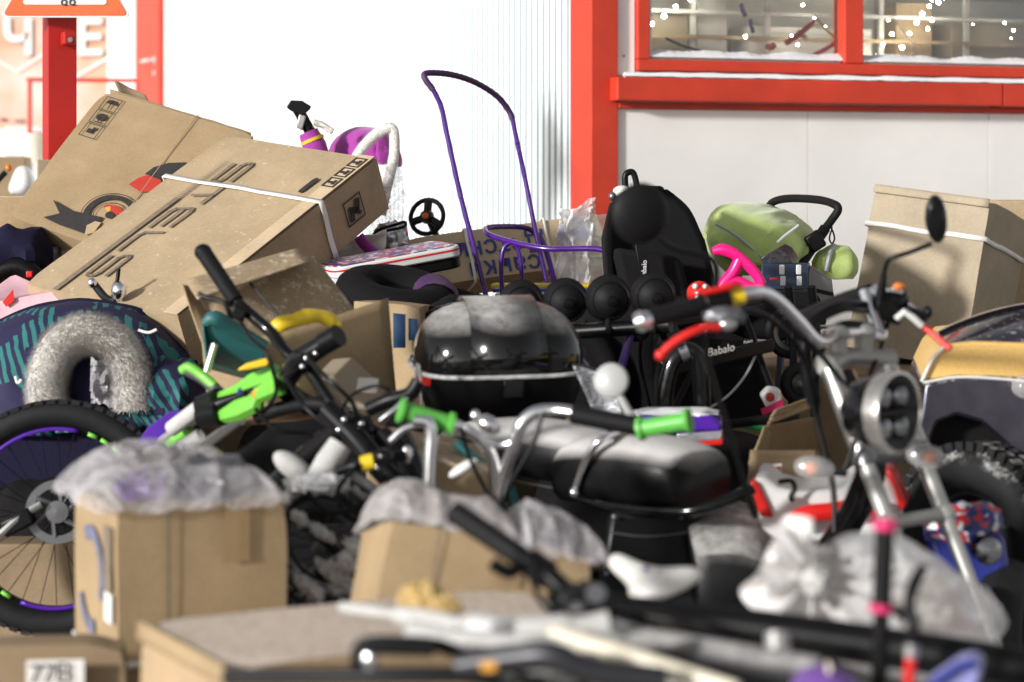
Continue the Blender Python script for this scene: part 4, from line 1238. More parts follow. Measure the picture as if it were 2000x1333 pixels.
m.build('film_wrap', 'film_clear', mg)
m = MB(); m.grid(lambda u, v: P(664 + 90 * u - 6 * v, 470 + 46 * v - 18 * u, 7.4 + 0.03 * math.sin(u * 4)) + Vector((0, 0.02, 0.01)) * fbm((u * 2, v * 2, 3), 1), 12, 8); m.build('blanket', 'white_fur', mg, thick=0.02)
tubepart('frame_tube', 'magenta_fabric', mg, PL(7.35, (700, 462), (722, 488), (760, 512), (800, 520)), 0.018, n=10)
part('frame_tube', 'black_plastic', mg, lambda m: m.tube(PL(7.45, (722, 478), (735, 452), (770, 440), (790, 434), (788, 444), (745, 455), (728, 480)), 0.005, 8, sm=4))
part('buckle', 'black_plastic', mg, lambda m: m.box(P(738, 474, 7.45), (0.04, 0, 0.01), (0, 0.02, 0), (0, 0, 0.045)), bevel=0.006)
part('lamp', 'amber', mg, lambda m: m.ell(P(786, 462, 7.75), 0.02, 0.02, 0.026))
part('foil_wrap', 'foil', mg, lambda m: m.ell(P(764, 468, 7.6), 0.055, 0.05, 0.06, lump=0.35, ls=12))
# ---- scooter head
sc_ = thing('toy_scooter', 'toy scooter head with black cap and magenta neck sticking up behind the bicycle carton', 'scooter', P(605, 420, 7.9))
part('grip_cap', 'black_plastic', sc_, lambda m: m.loft([[P(x, y, 7.86) for x, y in ((559, 210), (568, 196), (590, 197), (608, 208), (606, 214), (592, 226), (578, 222), (566, 216))], [P(x, y, 7.94) for x, y in ((562, 210), (570, 198), (590, 199), (605, 208), (603, 213), (592, 223), (580, 220), (568, 215))]]), bevel=0.004)
part('stem', 'black_plastic', sc_, lambda m: m.tube([P(582, 214, 7.9), P(594, 236, 7.9), P(608, 262, 7.9)], 0.020, 12))
part('stem_plate', 'aluminium', sc_, lambda m: m.box(P(588, 238, 7.875), (0.022, 0, -0.012), (0, 0.012, 0), (0.012, 0, 0.05)), bevel=0.004)
part('neck', 'magenta_fabric', sc_, lambda m: m.tube([P(602, 258, 7.9), P(614, 285, 7.9), P(625, 330, 7.9), P(630, 420, 7.9)], [0.034, 0.042, 0.045, 0.045], 14))
part('stripe', 'yellow', sc_, lambda m: m.tube([P(609, 271, 7.9), P(611.5, 277, 7.9)], 0.0425, 14))
# ---- printed sliding board
bo = thing('sledge_board', 'flat white-edged board with red and blue printed top leaning on the black snow tube', 'board', P(790, 560, 7.0))
A_, B_ = P(656, 547, 6.85), P(906, 500, 7.0)
ud = (B_ - A_); L_ = ud.length; ud.normalize(); vd = Vector((0.05, 1, 0.10)).normalized(); vd -= ud * ud.dot(vd); vd.normalize(); nd = ud.cross(vd)
if nd.z < 0: nd = -nd
def rrect(L, Wd, r, k=5):
    out = []
    for cx_, cy_, b0 in ((L - r, Wd - r, 0), (r, Wd - r, 90), (r, r, 180), (L - r, r, 270)):
        for j in range(k + 1):
            a = R(b0 + 90 * j / k); out.append((cx_ + r * math.cos(a), cy_ + r * math.sin(a)))
    return out
part('board', 'white_plastic', bo, lambda m: m.prism([A_ + ud * a + vd * b_ for a, b_ in rrect(L_, 0.24, 0.04)], nd * 0.034), bevel=0.005)
part('red_line', 'red_plastic', bo, lambda m: m.prism([A_ + ud * a + vd * b_ + nd * 0.020 for a, b_ in [(p[0] * 1.004 - 0.001, p[1] * 1.01 - 0.0015) for p in rrect(L_, 0.24, 0.04)]], nd * 0.005), smooth=False)
part('printed_top', 'floral', bo, lambda m: m.prism([A_ + ud * (a + 0.012) + vd * (b_ + 0.012) + nd * 0.0345 for a, b_ in rrect(L_ - 0.024, 0.216, 0.03)], nd * 0.002), smooth=False)
part('base', 'black_plastic', bo, lambda m: m.prism([A_ + ud * (a + 0.10) + vd * (b_ + 0.01) - nd * 0.036 for a, b_ in rrect(L_ - 0.095, 0.22, 0.05)], nd * 0.0355), bevel=0.006)
# ---- black snow tubes
for (x, y, d, rx, lb, acc) in ((775, 572, 6.75, 0.175, 'black inflated snow tube under the white-edged board', 'foam_purple'), (870, 610, 6.9, 0.16, 'black snow tube behind the black top case', 'navy_fabric')):
    t = thing('snow_tube', lb, 'snow tube', P(x, y + 40, d))
    q = P(x, y, d)
    part('tube', 'black_fabric', t, lambda m: m.torus(q, Vector((0.15, -0.25, 1)), rx - 0.055, 0.062, 40, 14, 0.75))
    part('seat_cloth', 'black_fabric', t, lambda m: m.lathe([(0.001, 0.0), (rx - 0.06, 0.012)], q, Vector((0.15, -0.25, 1)), 30))
    part('panel', acc, t, lambda m: m.torus(q + Vector((0.0, 0, 0.003)), Vector((0.15, -0.25, 1)), rx - 0.053, 0.064, 10, 14, 0.75, a0=R(-40), a1=R(10)))

# ---- clear film bag hanging at the red column
bg = thing('film_bag', 'limp clear plastic bag hanging beside the foot of the red column', 'bag', P(1140, 560, 7.7))
m = MB(); m.grid(lambda u, v: P(1100 + 84 * u - 8 * v * (1 - u) * 3, 404 + 30 * abs(u - 0.35) * (1 - v) + 160 * v, 7.75 - 0.06 * math.sin(math.pi * u)) + Vector((0.02, 0.05, 0.008)) * fbm((u * 3.2, v * 1.6, 4), 1.5), 30, 30)
m.build('film', 'film_white', bg)
m = MB(); m.grid(lambda u, v: P(1092 + 70 * u, 400 + 36 * v + 12 * math.sin(u * 5), 7.72) + Vector((0.01, 0.05, 0.01)) * fbm((u * 5, v * 3, 8), 1.4), 20, 10)
m.build('crumpled_top', 'film_white', bg)

# ---- black pushchair
bk = thing('black_pushchair', 'black pushchair with deep folded hood in front of the red corner column', 'pushchair', P(1300, 700, 6.9))
def arch(lx, rx, top, by, d0, k=16, pw=1.0):
    out = []
    for j in range(k + 1):
        a = math.pi * j / k
        c_ = math.cos(a); s_ = math.sin(a)
        out.append(P((lx + rx) / 2 - (rx - lx) / 2 * (abs(c_) ** pw) * (1 if c_ > 0 else -1), by - (by - top) * s_ ** 0.8, d0))
    return out
# hood: a shell through three bows hinged low at the right, each bow wider and nearer
def hood_shell(m, left, right, nu=24, nv=14):
    """left and right: outlines (open polylines of equal meaning) of the near and far bow"""
    A1 = catmull(left, 6); B1 = catmull(right, 6)
    def at(path, t):
        f_ = t * (len(path) - 1); i = min(int(f_), len(path) - 2)
        return path[i].lerp(path[i + 1], f_ - i)
    m.grid(lambda u, v: at(A1, u).lerp(at(B1, u), v) + Vector((0, 0, 0.03 * math.sin(math.pi * v) * math.sin(math.pi * u))), nu, nv)
near = PL(6.75, (1188, 560), (1183, 470), (1196, 398), (1240, 368), (1290, 366))
far = PL(7.15, (1398, 610), (1392, 540), (1372, 470), (1345, 410), (1305, 374))
part('hood', 'black_fabric', bk, lambda m: hood_shell(m, near, far), thick=0.008)
part('hood_side', 'black_fabric', bk, lambda m: m.prism(PL(6.82, (1186, 560), (1180, 470), (1196, 400), (1240, 366), (1308, 370), (1350, 412), (1378, 470), (1396, 540), (1398, 620), (1190, 620)), (0, 0.25, 0)), bevel=0.02)
tubepart('carry_handle', 'black_plastic', bk, PL(7.1, (1222, 374), (1221, 345), (1228, 337), (1238, 340), (1246, 372)), 0.010)
part('joint_cap', 'white_plastic', bk, lambda m: m.ell(P(1215, 374, 7.05), 0.028, 0.03, 0.018))
part('joint_cap', 'grey_metal', bk, lambda m: m.ell(P(1196, 384, 7.0), 0.012, 0.012, 0.014))
part('seat_shell', 'black_fabric', bk, lambda m: m.prism(PL(6.7, (1196, 480), (1330, 500), (1370, 650), (1240, 660)), (0, 0.2, -0.05)), bevel=0.02)
part('leg_strap', 'black_plastic', bk, lambda m: m.prism(PL(6.62, (1240, 478), (1262, 478), (1275, 560), (1256, 562)), (0, 0.01, 0)), bevel=0.002)
lettering('lettering', 'Babalo', P(1261, 545, 6.60), Vector((0.06, 0, 1)), Vector((-1, 0, 0.06)), 0.020, 'paper', bk)
for x in (1230, 1380):
    tubepart('frame_tube', 'dark_metal', bk, [P(x, 560, 6.8), P(x + 20, 700, 6.7), P(x + 40, 820, 6.55)], 0.011)

# ---- black pushchair chassis with lettered bar and basket
ch = thing('pushchair_chassis', 'black pushchair chassis with lettered basket bar and spoked wheels below the black hood', 'pushchair', P(1430, 860, 6.2))
part('basket', 'black_fabric', ch, lambda m: m.prism(PL(6.15, (1285, 655), (1470, 668), (1520, 790), (1500, 830), (1290, 840)), (0, 0.3, 0)), bevel=0.02)
part('bar', 'black_plastic', ch, lambda m: m.hexa(P(1300, 712, 5.98), P(1512, 662, 6.1) - P(1300, 712, 5.98), (0, 0.02, 0), (0, 0, -0.034)), bevel=0.004)
lettering('lettering', 'Babalo', P(1382, 697, 5.985), P(1512, 666, 6.1) - P(1300, 716, 5.98), Z, 0.030, 'paper', ch)
lettering('lettering', 'Palace', P(1452, 672, 6.03), P(1512, 662, 6.1) - P(1300, 712, 5.98), Z, 0.011, 'paper', ch)
lettering('lettering', 'Ya', P(1290, 722, 5.95), Vector((1, 0.1, 0.25)), Z, 0.028, 'paper', ch)
part('piping', 'grey_piping', ch, lambda m: m.tube(PL(6.10, (1478, 690), (1455, 735), (1420, 775), (1382, 800)), 0.0035, 6, sm=5))
for x0, y0, x1, y1 in ((1290, 860, 1430, 560), (1520, 800, 1440, 580), (1290, 640, 1500, 600)):
    tubepart('frame_tube', 'black_plastic', ch, [P(x0, y0, 6.05), P(x1, y1, 6.25)], 0.011, sm=0)
w = wheel(ch, P(1542, 650, 6.4), Vector((0.25, -1, 0.05)), S(51, 6.4), 0.013, 'rubber', 'grey_metal', 0.02, 0)
w2 = wheel(ch, P(1562, 750, 6.3), Vector((0.35, -1, 0.05)), S(42, 6.3), 0.016, 'rubber', 'black_plastic', 0.03, 0)
for (wc_, ww, rr_) in ((P(1542, 650, 6.4), w, S(50, 6.4)), (P(1562, 750, 6.3), w2, S(42, 6.3))):
    for a in (20, 140, 260):
        part('spoke', 'black_plastic', ww, lambda m: m.tube([wc_, wc_ + Vector((math.cos(R(a)), 0, math.sin(R(a)))) * rr_ * 0.8], 0.009, 8))
part('axle', 'chrome', ch, lambda m: m.tube(PL(6.5, (1585, 638), (1655, 640)), 0.006, 8))
for x in (1540, 1585):
    tubepart('fork', 'black_plastic', ch, [P(x, 560, 6.35), P(x + 10, 650, 6.38), P(x + 8, 760, 6.3), P(x + 5, 850, 6.3)], 0.012)

# ---- lime green pushchair
gp = thing('green_pushchair', 'lime green pushchair with folded hood and black arched handle by the white wall', 'pushchair', P(1520, 560, 7.6))
bows = [PL(0, (1376, 452, 7.35), (1388, 420, 7.35), (1410, 402, 7.4), (1440, 398, 7.55), (1470, 400, 7.8)),
        PL(0, (1402, 500, 7.2), (1425, 450, 7.2), (1460, 420, 7.25), (1500, 408, 7.5), (1525, 410, 7.8)),
        PL(0, (1470, 520, 7.15), (1490, 470, 7.15), (1520, 440, 7.2), (1550, 430, 7.5), (1566, 432, 7.8)),
        PL(0, (1555, 525, 7.2), (1568, 490, 7.2), (1580, 465, 7.3), (1592, 460, 7.5), (1598, 468, 7.8))]
def gfab(m):
    C = [catmull(b_, 6) for b_ in bows]
    n = len(C[0])
    def at(u, v):
        i = min(int(v * 3), 2); t = v * 3 - i
        k = min(int(round(u * (n - 1))), n - 1)
        p = C[i][k].lerp(C[i + 1][k], t)
        return p + Vector((0, -0.004, 0.007)) * math.sin(math.pi * t) + Vector((0, 0, 1)) * 0.004 * fbm((u * 5, v * 7, 2), 1.6)
    m.grid(at, n - 1, 30)
part('hood', 'green_fabric', gp, gfab, thick=0.006)
part('hood_side', 'green_fabric', gp, lambda m: m.prism(PL(7.22, (1380, 455), (1420, 452), (1500, 450), (1560, 470), (1590, 480), (1575, 540), (1420, 540), (1395, 500)), (0, 0.3, 0.01)), bevel=0.03)
tubepart('piping', 'grey_piping', gp, PL(7.15, (1398, 438), (1440, 462), (1492, 506)), 0.0045, n=6)
tubepart('piping', 'grey_piping', gp, PL(7.10, (1518, 474), (1534, 460), (1550, 448), (1560, 440)), 0.0045, n=6)
tubepart('handle', 'black_matte', gp, [P(1500, 408, 7.75), P(1512, 394, 7.72), P(1545, 388, 7.65), P(1600, 391, 7.45), P(1630, 400, 7.32), P(1637, 410, 7.3), P(1626, 428, 7.3), P(1600, 462, 7.28)], 0.0135, sm=6)
tubepart('push_arm', 'black_plastic', gp, [P(1612, 446, 7.28), P(1590, 478, 7.26), P(1556, 528, 7.22)], 0.018, sm=0, n=8)
part('arm_joint', 'black_plastic', gp, lambda m: m.box(P(1592, 472, 7.24), (0.045, 0, 0.03), (0, 0.03, 0), (-0.03, 0, 0.05)), bevel=0.008)
tubepart('chassis', 'dark_metal', gp, [P(1556, 528, 7.22), P(1530, 640, 7.2), P(1520, 760, 7.1)], 0.012)
tubepart('chassis', 'dark_metal', gp, [P(1440, 530, 7.3), P(1460, 640, 7.3), P(1470, 760, 7.2)], 0.012)
# green bag on a clip
gb = thing('green_bag', 'small round lime green zip bag clipped to the pushchair handle', 'bag', P(1632, 560, 7.3))
part('pouch', 'green_fabric', gb, lambda m: m.ell(P(1632, 520, 7.3), S(46, 7.3), 0.05, S(42, 7.3), lump=0.10, vmin=-0.6))
tubepart('zip', 'grey_piping', gb, [P(1629, 480, 7.29), P(1621, 496, 7.25), P(1613, 530, 7.245)], 0.008, n=6)
tubepart('strap', 'black_plastic', gb, [P(1627, 426, 7.3), P(1624, 440, 7.3), P(1625, 452, 7.3)], 0.0035, n=6)
part('clip', 'dark_metal', gb, lambda m: m.tube(PL(7.3, (1625, 450), (1620, 466), (1625, 476), (1630, 466)), 0.003, 6, sm=5, closed=True))
# ---- toys round it
pk = thing('pink_handle_toy', 'bright pink plastic toy frame with triangular opening below the lime green hood', 'toy', P(1440, 590, 6.6))
part('frame', 'pink', pk, lambda m: m.tube(PL(6.6, (1392, 492), (1412, 488), (1440, 500), (1472, 530), (1486, 556), (1470, 562), (1440, 548), (1420, 556)), [0.012, 0.018, 0.017, 0.016, 0.016, 0.015, 0.013, 0.02], 12, sm=5))
part('frame_leg', 'pink', pk, lambda m: m.tube(PL(6.6, (1444, 508), (1432, 532), (1412, 556), (1400, 580)), 0.017, 12, sm=5))
pb_ = thing('packaged_toy', 'small navy blister pack with four white parts beside the lime green bag', 'package', P(1545, 580, 6.8))
part('card', 'navy_card', pb_, lambda m: m.hexa(P(1488, 566, 6.75), P(1578, 566, 6.8) - P(1488, 566, 6.75), (0.02, 0.10, 0), (0, 0.01, S(50, 6.8))), bevel=0.003)
part('lid', 'foil_dark', pb_, lambda m: m.prism(PL(6.8, (1492, 516), (1484, 506), (1520, 484), (1534, 492), (1548, 514)), (0.03, 0.08, 0.01)), bevel=0.002)
for (x, y) in ((1527, 527), (1560, 527), (1529, 549), (1561, 549)):
    part('white_part', 'white_plastic', pb_, lambda m: m.box(P(x, y, 6.735), (S(10, 6.7), 0.004, 0), (0, 0.012, 0), (0, 0, S(19, 6.7))), bevel=0.002)
part('red_part', 'red_plastic', pb_, lambda m: m.box(P(1511, 545, 6.735), (S(14, 6.7), 0.004, 0), (0, 0.01, 0), (0, 0, S(5, 6.7))), bevel=0.001)
gw = thing('grey_wrapped_box', 'dull grey wrapped parcel beside the navy blister pack', 'package', P(1610, 590, 6.9))
part('parcel', 'grey_metal', gw, lambda m: m.prism(PL(6.85, (1580, 520), (1625, 548), (1630, 590), (1570, 590)), (0.02, 0.15, 0)), bevel=0.004)
part('tape', 'black_plastic', gw, lambda m: m.prism(PL(6.845, (1580, 560), (1628, 572), (1629, 580), (1578, 568)), (0, 0.004, 0)), smooth=False)
mu = thing('spotted_toy', 'red toy ball with white spots behind the motorcycle grip', 'toy', P(1368, 600, 6.3))
part('ball', 'red_plastic', mu, lambda m: m.ell(P(1366, 574, 6.3), S(25, 6.3), 0.05, S(25, 6.3)))
for (x, y, r) in ((1358, 560, 6), (1377, 560, 5), (1362, 580, 6), (1381, 576, 5), (1352, 588, 4)):
    part('spot', 'white_plastic', mu, lambda m: m.ell(P(x, y, 6.262), S(r, 6.3), 0.012, S(r, 6.3), 12, 8))
# pink cloth scrap
m = MB(); m.grid(lambda u, v: P(1196 + 36 * u, 532 + 46 * v, 7.0) + Vector((0, 0.03, 0.01)) * fbm((u * 3, v * 3, 5), 1), 8, 8)
tag(m.build('pink_cloth', 'pink_card', thick=0.01), 'scrap of pale pink cloth behind the round black lamps', 'cloth')

# ---- bar of round black lamps
lb_ = thing('lamp_bar', 'row of round black covered spotlights on a black tube, beside the top case', 'light bar', P(1190, 700, 6.0))
part('bar', 'black_plastic', lb_, lambda m: m.tube([P(1000, 652, 6.1), P(1130, 648, 6.0), P(1310, 636, 5.9)], 0.020, 14))
for k, (x, y, r) in enumerate(((1018, 592, 42), (1104, 588, 42), (1188, 583, 43), (1275, 577, 42))):
    dd_ = 6.08 - 0.05 * k
    q = P(x, y, dd_)
    la = part('spotlight', 'black_matte', lb_, lambda m: m.lathe([(0.001, -0.055), (0.02, -0.053), (0.045, -0.035), (S(r, dd_), -0.004), (S(r, dd_) + 0.002, 0.012), (S(r, dd_) - 0.004, 0.02), (0.001, 0.02)], q, Vector((-0.15, 0.97, 0.1)), 32))
    part('rim', 'black_plastic', la, lambda m: m.torus(q + Vector((0, 0.008, 0)), Vector((-0.15, 0.97, 0.1)), S(r, dd_), 0.005, 32, 8))
    part('rear_cap', 'black_plastic', la, lambda m: m.lathe([(0.001, -0.062), (0.012, -0.060), (0.016, -0.050)], q, Vector((-0.15, 0.97, 0.1)), 16))
    part('seam', 'black_gloss', la, lambda m: m.torus(q + Vector((0.15, -0.97, -0.1)) * 0.034, Vector((-0.15, 0.97, 0.1)), 0.047, 0.0018, 32, 6))
    part('bracket', 'dark_metal', la, lambda m: m.tube([q + Vector((0, 0, -S(r, dd_) * 0.9)), P(x, 648, dd_ - 0.05)], 0.008, 8))
for x in (1060, 1240, 1300):
    part('clamp', 'black_plastic', lb_, lambda m: m.tube([P(x, 650, 6.05), P(x + 14, 648, 6.03)], 0.025, 14))
tubepart('upright', 'purple_paint', lb_, [P(1232, 650, 5.99), P(1214, 716, 5.98), P(1208, 800, 5.98)], 0.012, sm=0)

# ---- teal and yellow plastic tools in the open carton
sh = thing('teal_scoop', 'dark teal plastic shovel scoop leaning at the open carton', 'shovel', P(460, 770, 5.5))
def scoop(u, v):
    x = 398 + 120 * u + 6 * math.sin(3 * v); y = 622 + 52 * u + (95 - 20 * u) * v
    return P(x, y, 5.42 + 0.10 * v - 0.08 * math.sin(math.pi * v) * 0.4 + 0.05 * u)
part('blade', 'teal', sh, lambda m: m.grid(scoop, 12, 10), thick=0.006)
part('lip', 'teal', sh, lambda m: m.tube([P(398, 632, 5.40), P(420, 622, 5.40), P(460, 645, 5.43), P(520, 676, 5.46)], [0.008, 0.016, 0.016, 0.010], 10, sm=6, flat=1.2))
part('side', 'teal', sh, lambda m: m.grid(lambda u, v: P(396 + 14 * u + 8 * v, 634 + 80 * v - 4 * u, 5.41 + 0.09 * u), 4, 8), thick=0.006)
yt = thing('toy_rake', 'yellow moulded toy rake handle with finger grooves over the open carton', 'toy rake', P(600, 700, 5.4))
part('grip', 'yellow', yt, lambda m: m.tube([P(530, 650, 5.36), P(548, 634, 5.36), P(575, 626, 5.37), P(598, 619, 5.38), P(622, 618, 5.4), P(645, 626, 5.42), P(660, 640, 5.43)], [0.013, 0.016, 0.013, 0.016, 0.013, 0.016, 0.013], 12, sm=6, flat=1.25))
part('tip', 'yellow', yt, lambda m: m.ell(P(655, 636, 5.425), 0.016, 0.014, 0.016))
ys = thing('yellow_tool', 'small yellow plastic blade lying below the teal scoop', 'tool', P(500, 730, 5.2))
part('blade', 'yellow', ys, lambda m: m.prism(PL(5.2, (462, 724), (478, 712), (520, 700), (528, 706), (522, 716), (480, 724)), (0, 0.03, 0)), bevel=0.004)

# ---- patterned sledge pram with grey fur ring, left
pr = thing('patterned_sledge_pram', 'navy and teal patterned sledge pram with grey fur hood ring at left', 'pram', P(150, 830, 6.5))
def pdome(u, v):
    a = math.pi * u; b_ = v * math.pi / 2
    q = P(142, 830, 6.55)
    rx = 0.36; rz = 0.345
    p = q + Vector((-rx * math.cos(a) * math.cos(b_) ** 0.6, -0.33 * math.sin(b_) + 0.08, rz * math.sin(a) ** 0.75 * math.cos(b_ * 0.93)))
    return p + Vector((0.4, -1, 1)) * 0.010 * fbm((u * 5, v * 4, 1), 1.3)
part('hood', 'teal_pattern', pr, lambda m: m.grid(pdome, 44, 22), thick=0.008)
tubepart('hood_edge', 'navy_fabric', pr, [pdome(k / 20, 0.0) + Vector((0, -0.005, 0)) for k in range(21)], 0.013, sm=2)
fur('fur_trim', pr, PL(6.22, (92, 800), (92, 735), (118, 676), (174, 650), (232, 676), (258, 735), (262, 800)), 0.062, 'grey_fur', 26000, 0.022, 8)
part('opening', 'navy_fabric', pr, lambda m: m.ell(P(172, 752, 6.30), 0.085, 0.06, 0.10, lump=0.1))
m = MB(); m.grid(lambda u, v: P(176 + 62 * u, 700 + 92 * v, 6.19) + Vector((0, 0.03, 0.01)) * fbm((u * 3, v * 3, 9), 1.5), 16, 18); m.build('film_wrap', 'film', pr)
part('pocket', 'teal_pattern', pr, lambda m: m.ell(P(330, 770, 6.3), 0.10, 0.12, 0.10, lump=0.2))
tubepart('cord', 'strap_white', pr, PL(6.2, (270, 645), (290, 650), (306, 644)), 0.004, n=6)
tubepart('cord', 'strap_white', pr, PL(6.2, (30, 735), (34, 748), (42, 742)), 0.004, n=6)
part('seat_base', 'navy_fabric', pr, lambda m: m.prism(PL(6.35, (-40, 830), (370, 830), (350, 960), (-40, 960)), (0, 0.3, 0)), bevel=0.03)
# ---- chrome toy handles peeping over the pram
tb = thing('toy_bicycle', 'tiny chrome toy bicycle handlebar peeping over the patterned pram', 'toy', P(210, 620, 6.7))
tubepart('handlebar', 'dark_metal', tb, PL(6.7, (178, 548), (192, 566), (206, 582), (222, 590)), 0.012)
tubepart('lever', 'black_plastic', tb, PL(6.68, (232, 525), (229, 548), (222, 560)), 0.006)
part('bell', 'chrome', tb, lambda m: m.ell(P(232, 568, 6.68), 0.022, 0.022, 0.028))
part('stem', 'chrome', tb, lambda m: m.tube(PL(6.7, (205, 582), (215, 590), (225, 585), (235, 600)), 0.008, 8, sm=4))
part('clamp', 'chrome', tb, lambda m: m.ell(P(180, 553, 6.69), 0.014, 0.014, 0.016))
# ---- pink wrapped parcel and dark goods, far left
pp = thing('pink_parcel', 'glossy pink and white wrapped parcel at the left border', 'package', P(50, 620, 6.9))
part('parcel', 'pink_card', pp, lambda m: m.loft([PL(6.85, (-60, 640), (150, 620), (150, 560), (-60, 600)), PL(6.95, (-40, 640), (140, 620), (130, 582), (-50, 590)), PL(7.1, (-30, 600), (120, 590), (30, 536), (20, 540))]), bevel=0.004)
part('red_mark', 'red_plastic', pp, lambda m: m.prism(PL(6.84, (5, 590), (25, 566), (28, 588), (12, 600)), (0, 0.004, 0)), smooth=False)
nb = thing('dark_bundle', 'dark navy padded bundle under the tipped wheel carton', 'bundle', P(40, 560, 7.3))
part('bundle', 'navy_fabric', nb, lambda m: m.ell(P(28, 505, 7.3), 0.13, 0.12, 0.10, lump=0.25))
part('strap', 'black_plastic', nb, lambda m: m.tube(PL(7.2, (-20, 540), (40, 520), (90, 560)), 0.03, 10, sm=4))
part('buckle', 'red_plastic', nb, lambda m: m.box(P(58, 536, 7.15), (0.02, 0, 0), (0, 0.02, 0), (0, 0, 0.02)), bevel=0.003)
gl = thing('glitter_box', 'small dark box in sparkling clear wrap under the tipped wheel carton', 'package', P(95, 560, 7.35))
part('box', 'foil_dark', gl, lambda m: m.hexa(P(74, 478, 7.3), P(112, 484, 7.3) - P(74, 478, 7.3), (0, 0.1, 0), (0, 0, -S(62, 7.3))), bevel=0.003)
fb = thing('foil_parcel', 'pale silvery wrapped parcel wedged under the tipped wheel carton', 'package', P(140, 560, 7.45))
part('parcel', 'foil', fb, lambda m: m.hexa(P(113, 478, 7.38), P(190, 492, 7.4) - P(113, 478, 7.38), (0, 0.1, 0), (0, 0, -S(75, 7.3))), bevel=0.004)
part('wrap', 'film_clear', fb, lambda m: m.grid(lambda u, v: P(110 + 70 * u, 476 + 70 * v, 7.36) + Vector((0, 0.02, 0)) * fbm((u * 3, v * 3, 0), 1), 8, 8))
dk = thing('toy_brush', 'thin black toy stick with orange tip at the far left edge', 'toy', P(0, 380, 9.2))
part('stick', 'black_plastic', dk, lambda m: m.tube(PL(9.2, (-20, 370), (12, 336)), 0.012, 8))
part('tip', 'amber', dk, lambda m: m.ell(P(17, 328, 9.2), 0.014, 0.014, 0.016))

# ---- dark folded goods between the lamps and the seats
fm = thing('black_footmuff', 'black padded pushchair footmuff hanging under the round black lamps', 'footmuff', P(1200, 860, 6.5))
part('pad', 'black_fabric', fm, lambda m: m.prism(PL(6.45, (1120, 600), (1320, 590), (1330, 760), (1300, 860), (1110, 860)), (0.02, 0.16, 0)), bevel=0.04, bseg=3)
part('fold', 'black_fabric', fm, lambda m: m.tube(PL(6.42, (1130, 640), (1180, 690), (1200, 760), (1190, 840)), 0.03, 10, sm=5))
part('strap', 'black_plastic', fm, lambda m: m.tube(PL(6.40, (1260, 620), (1250, 700), (1270, 800)), 0.012, 8, sm=5, flat=0.4))
bl2 = thing('black_bundle', 'black padded bundle lying behind the black top case', 'bundle', P(900, 680, 6.4))
part('bundle', 'black_fabric', bl2, lambda m: m.ell(P(900, 640, 6.45), 0.17, 0.12, 0.085, lump=0.25))
part('strap', 'black_plastic', bl2, lambda m: m.tube(PL(6.33, (800, 640), (880, 600), (990, 610)), 0.012, 8, sm=4))
bs = thing('black_seat_unit', 'black fabric pushchair seat lying below the lime green hood', 'pushchair seat', P(1440, 660, 6.6))
part('seat', 'black_fabric', bs, lambda m: m.prism(PL(6.55, (1392, 566), (1600, 572), (1620, 640), (1560, 668), (1380, 660)), (0.02, 0.2, 0)), bevel=0.03, bseg=3)
part('bumper_bar', 'black_matte', bs, lambda m: m.tube(PL(6.5, (1395, 640), (1440, 600), (1520, 596), (1600, 630)), 0.016, 10, sm=5))
# ================================================================== BICYCLES AND FOREGROUND
# ---- mountain bike on its side at left: wheel, lime fork, bars
mb = thing('mountain_bike', 'black mountain bike with lime green fork and purple-rimmed front wheel tipped over at left', 'bicycle', P(300, 1240, 5.7))
wc = P(112, 1012, 5.85); wax = Vector((0.10, -1, 0.06)).normalized()
Rw = S(229, 5.85)
w = wheel(mb, wc, wax, Rw, 0.033, 'rubber', 'black_plastic', 0.022, 32, knob=60, rimw=0.014, name='front_wheel')
x_, y_, z_ = frame(wax)
def arc_band(name, mat, a0, a1, r0, r1, off):
    m = MB(); n = max(2, int(abs(a1 - a0) / 4))
    vs = []
    for k in range(n + 1):
        a = R(a0 + (a1 - a0) * k / n); dr = Vector((math.cos(a), 0, math.sin(a))); dr -= z_ * z_.dot(dr); dr.normalize()
        vs += [wc + dr * r0 + z_ * off, wc + dr * r1 + z_ * off]
    m.add(vs, [(2 * k, 2 * k + 1, 2 * k + 3, 2 * k + 2) for k in range(n)])
    m.build(name, mat, w, thick=0.003)
for s_ in (1,):
    arc_band('rim_band', 'purple_plastic', 76, 150, Rw - 0.077, Rw - 0.067, 0.020)
    for k in range(3):
        arc_band('rim_dash', 'lime', 70 - k * 9, 63.5 - k * 9, Rw - 0.077, Rw - 0.067, 0.020)
    arc_band('rim_band', 'purple_plastic', 247, 300, Rw - 0.077, Rw - 0.067, 0.020)
    for k in range(3):
        arc_band('rim_dash', 'lime', 240 - k * 9, 233 - k * 9, Rw - 0.077, Rw - 0.067, 0.020)
# brake disc
m = MB()
dc = P(112, 1000, 5.76)
m.lathe([(0.080, -0.0015), (0.080, 0.0015), (0.060, 0.0015), (0.060, -0.0015), (0.080, -0.0015)], dc, wax, 40)
m.build('brake_disc', 'grey_metal', mb)
part('disc_hub', 'grey_metal', mb, lambda m: m.lathe([(0.001, 0.01), (0.028, 0.008), (0.028, -0.006), (0.001, -0.01)], dc, wax, 20))
for a in range(0, 360, 60):
    part('disc_arm', 'grey_metal', mb, lambda m: m.tube([dc + (x_ * math.cos(R(a)) + y_ * math.sin(R(a))) * 0.02, dc + (x_ * math.cos(R(a + 25)) + y_ * math.sin(R(a + 25))) * 0.064], 0.006, 6))
part('brake_caliper', 'black_plastic', mb, lambda m: m.box(P(36, 1020, 5.74), (0.075, 0, 0.04), (0, 0.04, 0), (-0.02, 0, 0.04)), bevel=0.008)
part('caliper_arm', 'aluminium', mb, lambda m: m.tube([P(0, 1045, 5.72), P(40, 1008, 5.73), P(80, 985, 5.74)], 0.010, 8))
